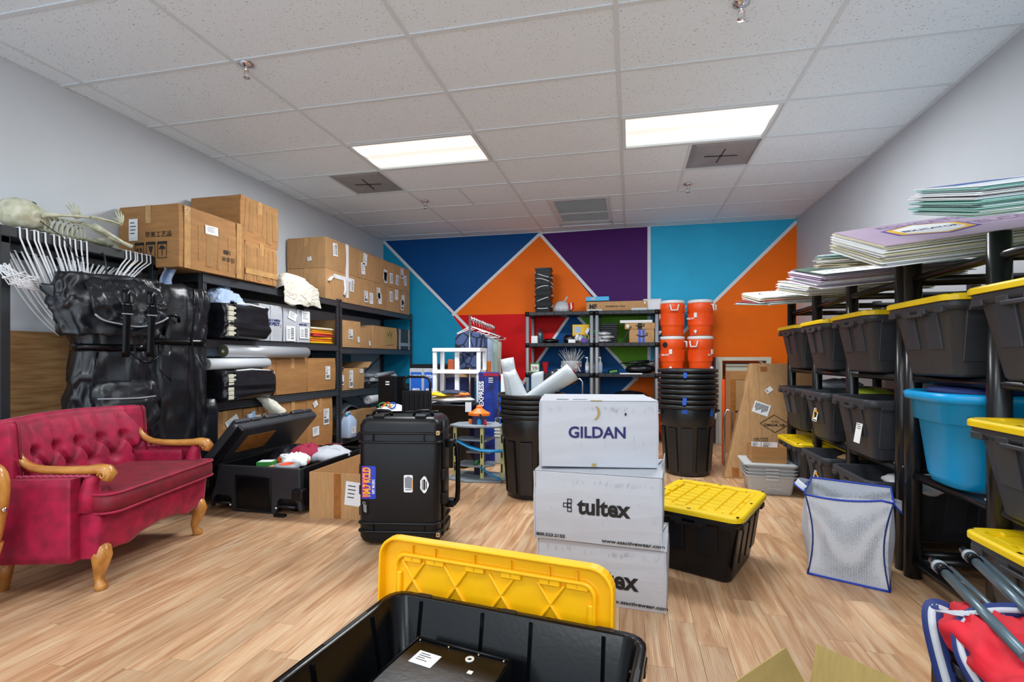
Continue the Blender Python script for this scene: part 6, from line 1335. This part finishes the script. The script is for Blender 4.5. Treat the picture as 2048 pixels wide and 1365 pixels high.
for k in range(3):
    a = 2*pi*k/3+.5; g.tube([(.03*cos(a), .03*sin(a), 0), (.034*cos(a+.8), .034*sin(a+.8), 0), (.03*cos(a+1.5), .03*sin(a+1.5), 0)], [.007, .007, .002], 5, M=face_m('f', -.02, -.103, .42))
obj('recycling_mark', g, M_ink, t)
t = thing('cabinet_frame', 'cream metal cabinet frame standing behind the brown cartons at the mural', 'cabinet', (1.49, 6.90, 0)); M_cream = mat('cream enamel', (206, 204, 184), .5)
obj('frame_side', G().box(-.34, -.27, -.10, .15, 0, 1.17), M_cream, t, .004); obj('frame_side', G().box(.28, .34, -.10, .15, 0, 1.17), M_cream, t, .004); obj('frame_top', G().box(-.27, .28, -.10, .15, 1.12, 1.17), M_cream, t, .004)
obj('frame_door', G().box(-.22, .26, -.05, -.03, .05, 1.09), M_cream, t, .004); obj('frame_lip', G().box(-.27, .28, -.11, -.10, 1.075, 1.09), M_steel, t); obj('outer_panel', G().box(-.37, -.345, -.20, .10, 0, 1.17), M_gpost, t, .003)
t = thing('wrapped_pot', 'dark shiny wrapped pot on top of the tall brown carton', 'pot', (1.50, 5.98, 1.0)); crumple(obj('pot_body', G().lathe([(.04, -.14), (.055, -.1), (.085, .05), (.09, .06), (.085, .062), (.0, .05)], 28, 0, None, True, False), mat('dark foil', (30, 40, 66), .15, .6), t), .006, 18); obj('pot_stems', G().tube([(0, 0, .05), (.01, 0, .11), (-.02, 0, .12), (.03, .0, .09)], .006, 5), M_clear, t)
tag(obj('orange_box', G().box(.985, 1.012, 5.50, 5.54, 0, .92), M_orange, None, .004), 'narrow bright orange panel just right of the trash can stack', 'panel')
t = thing('step_frame', 'folded chrome step frame behind the right trash can stack', 'ladder', (1.02, 5.42, 0)); obj('frame_tube', G().tube([(-.03, 0, 0), (-.03, 0, .55), (0, 0, .60), (.05, 0, .58), (.06, 0, 0)], .012, 8), M_chrome, t)
# clear bins and small box
for k in range(4):
    t = thing('clear_bin', ['lowest clear plastic bin with a handwritten mark under the small carton', 'second clear plastic bin nested in the lowest', 'third clear plastic bin nested under the top one', 'top clear plastic bin carrying the small open carton'][k], 'bin', (1.17, 4.47, .028*k), rad(-3), 'nested clear bins')
    g = G(); g.loops([[(a, b, z) for a, b in rrect(-.195+o, .195-o, -.175+o, .175-o, .03, 4)] for z, o in ((0, .035), (.006, .03), (.15, .008), (.155, -.008), (.163, -.008), (.165, .0), (.15, .012), (.01, .034))])
    obj('bin_body', g, M_clear, t, .001, 1)
    obj('bin_grip', G().box(-.05, .05, -.187, -.178, .128, .146), M_clear, t, .002)
    if k == 0: obj('marker_scribble', G().tube([(-.03+.012*q, -.158, .05+.014*(q % 2)) for q in range(10)], .003, 5), M_paper, t)
    else: t.location.x += .001*k
t = thing('bin_lid', 'white translucent lid under the small open carton', 'lid', (1.16, 4.46, .251), rad(-3)); obj('lid_sheet', G().prism(rrect(-.21, .21, -.19, .19, .03, 4), 0, .012), M_film, t, .003)
t = open_carton('small open carton with shipping labels on top of the clear bins', 1.155, 4.45, .27, .22, .135, rad(-2), z=.264, m=M_card2)
label_on(t, 'b', 0, .1035, .10, .001, .001) if False else None
label_on(t, 'f', -.06, .1000, .115, .08, .06, 0, 'lines', 'inner_label'); label_on(t, 'f', .05, .1000, .11, .13, .07, 0, 'bars', 'inner_label')
# ================================================================ black tube racks on the right
def tube_rack(label, ys, z_sh, xs=(1.46, 2.16), R_=.036, top=1.66, close=True):
    y0 = min(ys); t = thing('tube_rack', label, 'rack', (xs[0], y0, 0))
    for x in xs:
        for y in ys: obj('rack_post', G().cyl(x-xs[0], y-y0, 0, top, R_, 20), M_tubeb, t)
    L = max(ys)-y0
    for z in z_sh:
        for x in xs: obj('long_rail', G().tube([(x-xs[0], .02, z), (x-xs[0], L-.02, z)], .021, 12), M_tubeb, t)
        for y in ys: obj('short_rail', G().tube([(.03, y-y0, z-.0), (xs[1]-xs[0]-.03, y-y0, z-.0)], .021, 12), M_tubeb, t)
    for x in xs:
        for y in ys:
            for z in z_sh[1:2]: obj('rivet', G().cyl(0, 0, 0, .003, .005, 8, M=T(x-xs[0]-R_, y-y0+.01, z+.04) @ RY(-pi/2)), M_chrome, t)
    return t
ZS = (.085, .535, 1.045, 1.565)
tube_rack('black tube rack nearer the mural carrying seven totes', (2.955, 3.56, 4.17, 4.78), ZS); tube_rack('black tube rack nearest the viewer carrying the blue tub', (1.64, 2.26, 2.86), (.085, .535, 1.045, 1.565), R_=.040)
TX = 1.305+.38
def rt(label, yc, z, **kw): return tote(label, TX+kw.pop('dx', 0), yc, z, rz=0, **kw)
zt, zm, zb = 1.068, .558, .108
rt('yellow lidded charcoal tote on the top shelf at the far end by the mural', 4.43, zt, Wd=.50, lid=M_yellow); rt('second yellow lidded charcoal tote from the mural, top shelf', 3.865, zt, Wd=.46, lid=M_yellow, dx=.0)
rt('third yellow lidded charcoal tote from the mural, top shelf, scratched front', 3.262, zt, Wd=.515, lid=M_yellow); rt('yellow lidded tote on the top shelf above the blue tub', 2.56, zt, Wd=.515, lid=M_yellow)
rt('top shelf yellow lidded tote nearest the viewer, cut off at the right', 1.95, zt, Wd=.53, lid=M_yellow)
rt('open charcoal tote on the middle shelf at the far end', 4.43, zm, Wd=.51, h=.35); rt('open tote with a yellow and black picture sticker, middle shelf', 3.865, zm, Wd=.46, h=.35, sticker=(.02, .55, .085, .125, 'pic'))
rt('open tote with a tall white sticker on the middle shelf before the post pair', 3.262, zm, Wd=.515, h=.355, sticker=(.18, .56, .075, .22, 'list')); rt('yellow lidded tote on the middle shelf nearest the viewer', 1.95, zm, Wd=.53, lid=M_yellow, h=.37)
rt('bottom shelf tote with a yellow lid at the far end', 4.42, zb-.0, Wd=.52, lid=M_yellow, h=.37); rt('open bottom shelf tote with a yellow and black picture sticker', 3.865, zb, Wd=.46, h=.345, sticker=(.02, .52, .085, .125, 'pic'))
rt('open bottom shelf tote with a tall white sticker, white paper inside', 3.262, zb, Wd=.51, h=.345, sticker=(.17, .56, .075, .22, 'list')); rt('yellow lidded tote low at the right edge behind the folding chair', 1.95, zb, Wd=.53, lid=M_yellow, h=.38)
# scratches on tote fronts
g = G()
# blue tub
t = thing('blue_tub', 'large bright blue round cornered tub on the middle shelf', 'tub', (1.715, 2.555, .557))
def oval(z, o, e=.62): return [(math.copysign(abs(cos(a))**e, cos(a))*(.37-o), math.copysign(abs(sin(a))**e, sin(a))*(.25-o), z) for a in [2*pi*i/48 for i in range(48)]]
obj('tub_body', G().loops([oval(.0, .10), oval(.012, .075), oval(.05, .06), oval(.30, .03), oval(.305, .012), oval(.395, .005), oval(.40, -.02), oval(.43, -.025), oval(.44, -.012), oval(.43, .01), oval(.04, .07), oval(.03, .10)]), M_blue, t)
for a in (-.35, 0, .35): obj('tub_flute', G().add([(-.352+abs(a)*.05, a*.28-.035, .06), (-.352+abs(a)*.05, a*.28+.035, .06), (-.352+.02, a*.3+.03, .29), (-.352+.02, a*.3-.03, .29), (-.305, a*.28-.035, .06), (-.305, a*.28+.035, .06), (-.33, a*.3+.03, .29), (-.33, a*.3-.03, .29)], [(0,1,2,3), (0,4,5,1), (3,2,6,7), (0,3,7,4), (1,5,6,2)]), M_blue, t, .01, 2) if False else None
t = thing('navy_bin_lid', 'dark blue lid lying inside the top of the blue tub', 'lid', (1.74, 2.555, .985)); obj('lid_shell', G().loops([oval(0, .04), oval(.012, .03), oval(.03, .05), oval(.034, .12)]), M_navy, t)
# things seen between shelves
roll('paper_towel_roll', 'paper towel roll end in the middle shelf tote by the post', (1.62, 3.28, .955), (2.0, 3.30, .955), .07, M_paper, core=.28, cat='roll')
t = thing('towel_wrap', 'clear wrapped pack behind the paper towel roll', 'pack', (1.86, 3.32, .91)); obj('pack_body', G().box(-.10, .10, -.10, .10, -.30, .10), M_clear, t, .01)
blob('white_paper_ball', 'crumpled white paper in the low tote by the post pair', 'paper', 1.62, 3.12, .43, .16, .17, .045, M_paper, .16, 2, flat=.9)
blob('printed_bag', 'red and white printed bag in the far middle shelf tote', 'bag', 1.72, 4.42, .93, .16, .14, .05, M_white, .15, 4, flat=.9); blob('green_packet', 'yellow green packet in the tote with the picture sticker', 'packet', 1.70, 3.84, .895, .15, .12, .04, mat('lime packet', (190, 206, 60), .5), .12, 5, flat=.9)
blob('brown_flyers', 'pile of brown printed flyers in the low tote with the picture sticker', 'flyers', 1.68, 3.83, .43, .18, .14, .03, M_card, .1, 6, flat=.9)
tag(obj('blue_packet', G().box(1.75, 1.95, 3.40, 3.52, .0, .16, 0, T(0, 0, .36)), M_navy, None, .006), 'navy packet standing in the low tote behind the white paper', 'packet')
tag(obj('yellow_lid_spare', G().box(1.50, 2.0, 3.62, 4.35, .0, .03, 0, T(0, 0, .478)), M_yellow, None, .008, 3), 'spare yellow lid lying over the two low totes', 'lid')
tag(obj('clear_tray', G().box(1.50, 2.1, 2.35, 2.80, .512, .53), M_clear, None, .004), 'clear tray under the blue tub', 'tray')
# ================================================================ yard sign stacks on the racks
M_signw = mat('corrugated sign white', (232, 236, 240), .5, rnd=.05, var=.02); M_signy = mat('corrugated sign edge cream', (206, 200, 168), .6, rnd=.12, var=.05); M_signp = mat('mauve sign print', (186, 164, 190), .5, var=.05)
M_signg = mat('dark green sign print', (44, 92, 66), .5, vscale=9, rgb2=(30, 34, 40)); M_signt = mat('teal sign', (150, 204, 196), .5, rnd=.06, var=.02); M_signb = mat('blue sign print', (50, 96, 170), .5, var=.05); M_signr = mat('red sign print', (196, 60, 70), .5)
def sign_stack(A, B, C, n, gap, mats, where, group, seed, jit=.02, rotj=.035, toplab=None):
    A, B, C = Vector(A), Vector(B), Vector(C); U = C-B; V = A-B; w_, d_ = U.length, V.length; u, v = U.normalized(), V.normalized(); nrm = u.cross(v).normalized()
    if nrm.z < 0: nrm = -nrm
    v = nrm.cross(u).normalized(); r = random.Random(seed); me = {}
    Mx = Matrix.Identity(4)
    for i in range(3): Mx[i][0] = u[i]; Mx[i][1] = v[i]; Mx[i][2] = nrm[i]
    top = None
    for k in range(n):
        m = mats[0] if k == 0 else mats[1+r.randrange(len(mats)-1)]
        if m.name not in me:
            g = G(); g.box(-w_/2, w_/2, -d_/2, d_/2, -.0035, 0)
            me[m.name] = g.mesh('yard_sign', [m])
        o = bpy.data.objects.new('yard_sign', me[m.name]); COL.objects.link(o)
        c = B+U/2+V/2-nrm*gap*k+u*(r.uniform(-jit, jit) if k else 0)+v*(r.uniform(-jit, jit) if k else 0)
        Mk = T(*c) @ Mx @ RZ(r.uniform(-rotj, rotj) if k else 0) @ RX(r.uniform(-.004, .004) if k else 0); o.matrix_world = Mk
        tag(o, (toplab if k == 0 and toplab else 'plastic yard sign in the stack '+where), 'sign', group)
        if k == 0: top = o
    return top, w_, d_
t1, w1, d1 = sign_stack((1.05, 2.86, 1.83), (1.155, 2.40, 1.66), (1.88, 2.42, 1.74), 19, .0055, [M_signp, M_signw, M_signy, M_signw, M_signt], 'topped by the mauve crest sign', 'signs under the mauve crest sign', 4, .018, .03, 'mauve yard sign with a purple and gold crest, top of the middle stack')
g = G(); hexa = [(.20*cos(a+pi/6)*(1.0), .16*sin(a+pi/6)) for a in [2*pi*i/6 for i in range(6)]]
obj('crest_border', G().prism(hexa, .0003, .001, 0, T(-.05, 0, 0)), mat('crest violet', (88, 60, 160), .5), t1); obj('crest_gold', G().prism([(x*.9, y*.9) for x, y in hexa], .001, .0015, 0, T(-.05, 0, 0)), yy[0], t1); obj('crest_field', G().prism([(x*.72, y*.8) for x, y in hexa], .0015, .002, 0, T(-.05, 0, 0)), M_paper, t1)
lettering('EDUCATOR', .045, M_nav2, T(-.05, -.01, .0022), t1, 'sign_text', .001); lettering('EDUCATION', .09, mat('mauve dark print', (140, 118, 150), .5), T(.06, .17, .0004), t1, 'sign_text', .001); lettering('WELCOME', .10, MATS['mauve dark print'], T(.28, .0, .0004) @ RZ(0), t1, 'sign_text', .001)
sign_stack((1.08, 3.12, 1.765), (1.16, 2.74, 1.70), (2.0, 2.84, 1.76), 14, .0055, [M_signw, M_signw, M_signy, M_signt], 'below and beyond the mauve crest sign', 'signs beyond the mauve crest stack', 5, .03, .07)
t3, w3, d3 = sign_stack((1.07, 3.62, 1.77), (1.16, 3.14, 1.655), (1.95, 3.16, 1.72), 15, .0055, [M_signg, M_signw, M_signy, M_signp], 'above the third yellow lidded tote', 'curling signs above the third tote', 6, .03, .07, 'dark printed yard sign with a white panel above the third tote')
lettering('HONOR ROLL', .07, M_ink, T(-.1, -.1, .0004), t3, 'sign_text', .001); obj('sign_panel', G().box(-w3/2+.02, .1, -d3/2+.02, -.02, .0002, .0009), M_paper, t3)
t4, w4, d4 = sign_stack((1.22, 4.25, 1.79), (1.20, 3.66, 1.665), (2.0, 3.70, 1.70), 13, .006, [M_paper, M_signw, M_signy, M_signw], 'topped by the dark green sign', 'signs under the dark green sign', 7, .02, .04, 'white bordered dark green and grey yard sign, top of the far stack')
obj('sign_print', G().box(-w4/2+.03, w4/2-.03, -d4/2+.03, d4/2-.03, .0002, .001), M_signg, t4)
t5, w5, d5 = sign_stack((1.03, 4.80, 1.77), (1.09, 4.22, 1.655), (1.8, 4.26, 1.69), 11, .006, [M_paper, M_signw, M_signy, M_signw], 'topped by the oval outlined sign', 'signs under the oval outlined sign', 8, .025, .05, 'white yard sign with a black oval outline at the far end')
obj('oval_outline', G().tube([(.34*cos(a)*w5*1.2, .44*sin(a)*d5, .001) for a in [2*pi*i/40 for i in range(40)]], .007, 5, closed=True, flat=.2), M_ink, t5); lettering('CLASS', .07, M_ink, T(-.08, -.06, .001), t5, 'sign_text', .001)
sign_stack((1.02, 4.86, 1.70), (1.04, 4.18, 1.615), (1.9, 4.3, 1.665), 6, .006, [M_signr, M_signw, M_signy, M_signr, M_signt], 'lowest at the far end near the mural', 'lowest far signs', 9, .03, .06)
t6, w6, d6 = sign_stack((1.26, 2.40, 1.90), (1.17, 1.95, 1.755), (2.0, 1.88, 1.80), 20, .0055, [M_signw, M_signt, M_signw, M_signt, M_signw], 'nearest the viewer at the right edge', 'signs in the nearest stack', 10, .02, .03, 'white yard sign with blue corner print on top of the nearest stack')
obj('blue_print', G().prism([(-w6/2+.03, d6/2-.03), (-w6/2+.05, .02), (-.1, .06), (-.18, d6/2-.05)], .0002, .001), M_signb, t6); obj('blue_print', G().prism([(-.05, .0), (.2, .08), (.12, -.06)], .0002, .001), M_signb, t6)
# ================================================================ mesh hamper
M_mesh = mat('grey mesh fabric', (196, 202, 212), .6, alpha=.86)
def mesh_mat():
    m = bpy.data.materials.new('open mesh'); m.use_nodes = True; N = m.node_tree.nodes; L = m.node_tree.links; b = N['Principled BSDF']
    b.inputs['Base Color'].default_value = (*lin((206, 210, 218)), 1); b.inputs['Roughness'].default_value = .7
    tc = N.new('ShaderNodeTexCoord'); mp = N.new('ShaderNodeMapping'); mp.inputs['Scale'].default_value = (150, 150, 150); L.new(tc.outputs['Object'], mp.inputs[0])
    v = N.new('ShaderNodeTexVoronoi'); v.inputs['Scale'].default_value = 1.0; v.inputs['Randomness'].default_value = .15; L.new(mp.outputs[0], v.inputs[0])
    cr = N.new('ShaderNodeMapRange'); cr.inputs[1].default_value = .30; cr.inputs[2].default_value = .42; cr.inputs[3].default_value = .12; cr.inputs[4].default_value = .92
    L.new(v.outputs['Distance'], cr.inputs[0]); L.new(cr.outputs[0], b.inputs['Alpha']); return m
M_open = mesh_mat(); M_rimb = mat('royal blue binding', (24, 58, 168), .6); M_nyw = mat('white nylon', (206, 213, 226), .6, alpha=.72)
t = thing('mesh_hamper', 'collapsible white mesh hamper with blue binding on the floor before the racks', 'hamper', (1.155, 2.86, 0), rad(-24)); hw, hd, hh = .175, .165, .44
def side(fr, to, m, nm, bow=.012, vis=1):
    fr, to = Vector(fr), Vector(to); n = Vector((to.y-fr.y, fr.x-to.x, 0)).normalized()
    obj(nm, G().sheet(lambda u, v: (fr.lerp(to, u)*(1-.05*sin(pi*v)+.08*v*v)+n*bow*sin(pi*u)*sin(pi*v))+Vector((0, 0, hh*v+.018*(1-v)*0+(.035*(u-.5)*v if nm == 'front_panel' else 0))), 18, 18), m, t)
c1, c2, c3, c4 = (-hw, -hd, 0), (hw, -hd, 0), (hw, hd, 0), (-hw, hd, 0)
side(c1, c2, M_open, 'front_panel'); side(c2, c3, M_nyw, 'side_panel', .03); side(c4, c1, M_nyw, 'side_panel', .05); side(c3, c4, M_open, 'back_panel')
obj('bottom_panel', G().box(-hw, hw, -hd, hd, .0, .006), M_nyw, t)
def edge(v): 
    out = []
    for a, b in ((c1, c2), (c2, c3), (c3, c4), (c4, c1)):
        for k in range(8):
            p = Vector(a).lerp(Vector(b), k/8)*(1-.05*sin(pi*v)+.08*v*v); zz = hh*v
            if a == c1: zz += .035*(k/8-.5)*v-.02*sin(pi*k/8)*v
            out.append((p.x, p.y, zz+.004))
    return out
obj('top_binding', G().tube(edge(1), .0055, 6, closed=True), M_rimb, t); obj('bottom_binding', G().tube(edge(0.0), .007, 6, closed=True), M_rimb, t)
for s in (-1, 1): obj('corner_wire', G().tube([tuple(Vector((s*hw, -hd, 0))*(1-.05*sin(pi*k/10)+.08*(k/10)**2)+Vector((-s*.018*sin(pi*k/10), -.002, hh*k/10))) for k in range(11)], .004, 6), M_navy, t)
obj('hamper_handle', G().sheet(lambda u, v: (-hw*1.04-.05*sin(pi*u)-.02*v, -hd+.04+.16*u, hh+.02-.03*v+.02*sin(pi*u)), 12, 3, th=.003), M_nyw, t); obj('handle_binding', G().tube([(-hw*1.04-.05*sin(pi*u/10)-.02, -hd+.04+.016*u, hh-.01+.02*sin(pi*u/10)) for u in range(11)], .004, 6), M_rimb, t)
obj('hamper_handle', G().sheet(lambda u, v: (hw*1.06+.04*sin(pi*u), -hd+.02+.10*u, hh-.0-.06*v*sin(pi*u)), 12, 3, th=.003), M_nyw, t); obj('handle_binding', G().tube([(hw*1.06+.04*sin(pi*u/10), -hd+.02+.01*u, hh-.06*sin(pi*u/10)) for u in range(11)], .004, 6), M_rimb, t)
blob('hamper_clothes', 'grey bundle of clothes inside the mesh hamper', 'clothes', 1.155, 2.86, .17, .12, .11, .15, mat('grey clothes', (150, 156, 166), .9), .08, 3, flat=1)
# ================================================================ cardboard box flaps in the foreground
t = thing('open_flap_box', 'open cardboard box at the bottom edge with two flaps raised', 'box', (.492, 1.223, 0), rad(-43)); X, Y, Hb = .17, .18, .22
obj('box_wall', G().box(-X, X, Y-.006, Y, 0, Hb), M_khaki, t); obj('box_wall', G().box(-X, X, -Y, -Y+.006, 0, Hb), M_khaki, t); obj('box_wall', G().box(-X, -X+.006, -Y+.006, Y-.006, 0, Hb), M_khaki, t); obj('box_wall', G().box(X-.006, X, -Y+.006, Y-.006, 0, Hb), M_khaki, t); obj('box_bottom', G().box(-X+.01, X-.01, -Y+.01, Y-.01, 0, .006), M_khaki, t)
def flap(pts, nm='raised_flap', th=.005):
    v = [Vector(p) for p in pts]; n = (v[1]-v[0]).cross(v[2]-v[0]).normalized()*th; k = len(v)
    obj(nm, G().add(v+[p+n for p in v], [tuple(range(k))[::-1], tuple(range(k, 2*k))]+[(i, (i+1) % k, k+(i+1) % k, k+i) for i in range(k)]), M_khaki, t)
flap([(-X+.005, Y, Hb), (X, Y, Hb), (X-.005, Y+.03, .345), (-X+.012, Y+.03, .340)]); flap([(-X, -Y, Hb), (-X, Y-.005, Hb), (-X-.035, Y-.06, .338), (-X-.035, -Y+.01, .340)])
# ================================================================ crate with folded camp chair
t = thing('milk_crate', 'black lattice crate under the folded red camp chair', 'crate', (.925, 1.135, 0), rad(-1))
X, Y, Hc = .165, .24, .43
for (a, b, nm) in ((-X, -Y, ''), (X, -Y, ''), (-X, Y, ''), (X, Y, '')): obj('crate_corner', G().box(a-.014, a+.014, b-.014, b+.014, 0, Hc), M_blackg, t, .003)
for z in (.0, .12, .25, Hc-.03):
    for s in (-1, 1): obj('crate_rail', G().box(-X, X, s*Y-.008, s*Y+.008, z, z+.022), M_blackg, t, .002); obj('crate_rail', G().box(s*X-.008, s*X+.008, -Y, Y, z, z+.022), M_blackg, t, .002)
for s in (-1, 1):
    for k in range(5): obj('crate_slat', G().box(-X+.057*(k+.5)-.006+.02, -X+.057*(k+.5)+.006+.02, s*Y-.006, s*Y+.006, 0, Hc-.02), M_blackg, t)
    for k in range(8): obj('crate_slat', G().box(s*X-.006, s*X+.006, -Y+.053*(k+.6)-.006, -Y+.053*(k+.6)+.006, 0, Hc-.02), M_blackg, t)
obj('crate_base', G().box(-X, X, -Y, Y, 0, .012), M_blackg, t)
t = thing('camp_chair', 'folded red camp chair with navy striped webbing and dark tube legs', 'chair', (0, 0, 0)); CC = t
A_, B_ = Vector((.880, 1.43, .485)), Vector((.895, .80, .490))
rings = []
for k in range(60):
    f = k/59; c = A_.lerp(B_, f); s = .55+.45*min(1, f*5)**.6
    rings.append([(c.x+.145*s*cos(a)*(1+.03*sin(3*a+f*8)), c.y, c.z+.055*s*sin(a)) for a in [2*pi*i/60 for i in range(60)]])
crumple(obj('chair_fabric', G().loops(rings), M_red, CC), .026, 11, 2, (1.6, .7, 1))
M_legs = mat('slate painted tube', (84, 102, 112), .3, metal=.3)
def leg(p, q, r0=.0125): return obj('chair_leg', G().tube([p, q], r0, 12), M_legs, CC)
for p, q in (((.865, 1.565, .555), (.785, 1.14, .545)), ((.985, 1.64, .565), (.885, 1.20, .555))):
    P_, Q_ = Vector(p), Vector(q); l = leg(P_, Q_); d = (Q_-P_).normalized()
    obj('leg_cap', G().tube([P_-d*.045, P_-d*.002], .011, 12), M_blackg, l); obj('leg_cap', G().tube([P_+d*.01, P_+d*.045], .017, 12), M_blackg, l); obj('leg_collar', G().tube([P_-d*.004, P_+d*.012], .0185, 12), M_gpost, l)
    leg(P_+Vector((.028, .0, -.004)), Q_+Vector((.075, .10, -.02)), .008)
obj('leg_joint', G().tube([(.87, 1.27, .548), (.905, 1.235, .548), (.93, 1.26, .545)], [.008, .013, .008], 8).tube([(.905, 1.235, .548), (.925, 1.20, .545)], .008, 8), M_gpost, CC)
obj('tilt_strut', G().tube([(.875, 1.52, .535), (.90, 1.46, .505), (.905, 1.42, .50)], .005, 6), M_blackg, CC); obj('strut_pin', G().cyl(.877, 1.515, .530, .545, .008, 8), M_chrome, CC)
M_gpw = mat('grey white webbing', (186, 190, 198), .8)
def strap(pts, w=.021, lab='webbing_strap'):
    Q0 = [Vector(p) for p in pts]; P = []; L_ = []
    for k in range(len(Q0)-1):                                    # smooth path
        a, b, c_, d_ = Q0[max(k-1, 0)], Q0[k], Q0[k+1], Q0[min(k+2, len(Q0)-1)]
        for q in range(6):
            f = q/6; P.append(.5*((2*b)+(c_-a)*f+(2*a-5*b+4*c_-d_)*f*f+(3*b-a-3*c_+d_)*f**3))
    P.append(Q0[-1])
    for k in range(len(P)):
        tt = (P[min(k+1, len(P)-1)]-P[max(k-1, 0)]).normalized(); side = tt.cross(Vector((-.62, -.72, .45))).normalized(); L_.append((P[k], side))
    def strip(a, b, off, m, par=None, nm=lab):
        vs = []; fs = []
        for p, s in L_:
            nn = s.cross(Vector((0, 0, 1))); 
            for q in (a, b): vs.append(p+s*w*q+Vector((-.62, -.72, .35))*off)
            for q in (a, b): vs.append(p+s*w*q-Vector((-.62, -.72, .35))*.0015)
        for k in range(len(L_)-1):
            o_ = k*4; fs += [(o_, o_+1, o_+5, o_+4), (o_+2, o_+6, o_+7, o_+3), (o_, o_+4, o_+6, o_+2), (o_+1, o_+3, o_+7, o_+5)]
        fs += [(0, 2, 3, 1), (len(vs)-4, len(vs)-3, len(vs)-1, len(vs)-2)]
        return obj(nm, G().add(vs, fs, 0, True), m, par or CC)
    s_ = strip(-1, 1, .001, M_navy); strip(-.38, .38, .0022, M_gpw, s_, 'white_stripe')
strap([(.80, 1.41, .50), (.77, 1.415, .505), (.748, 1.38, .48), (.742, 1.345, .43), (.742, 1.31, .37), (.745, 1.28, .30), (.75, 1.25, .22)])
strap([(.745, 1.19, .43), (.735, 1.245, .48), (.765, 1.30, .520), (.83, 1.335, .542), (.92, 1.345, .548), (1.03, 1.335, .54)], .016)
strap([(.735, 1.02, .30), (.745, 1.06, .38), (.77, 1.08, .425), (.81, 1.07, .43), (.85, 1.02, .42)], .018)
g = G()
for k in range(6):
    g.tube([(.742+.011*k, 1.358-.004*k, .523+.003*k), (.754+.011*k, 1.340-.003*k, .530+.003*k), (.762+.011*k, 1.322, .535+.003*k), (.778+.010*k, 1.314, .538+.002*k)], .0026, 4)
obj('woven_emblem', g, M_gpw, CC)
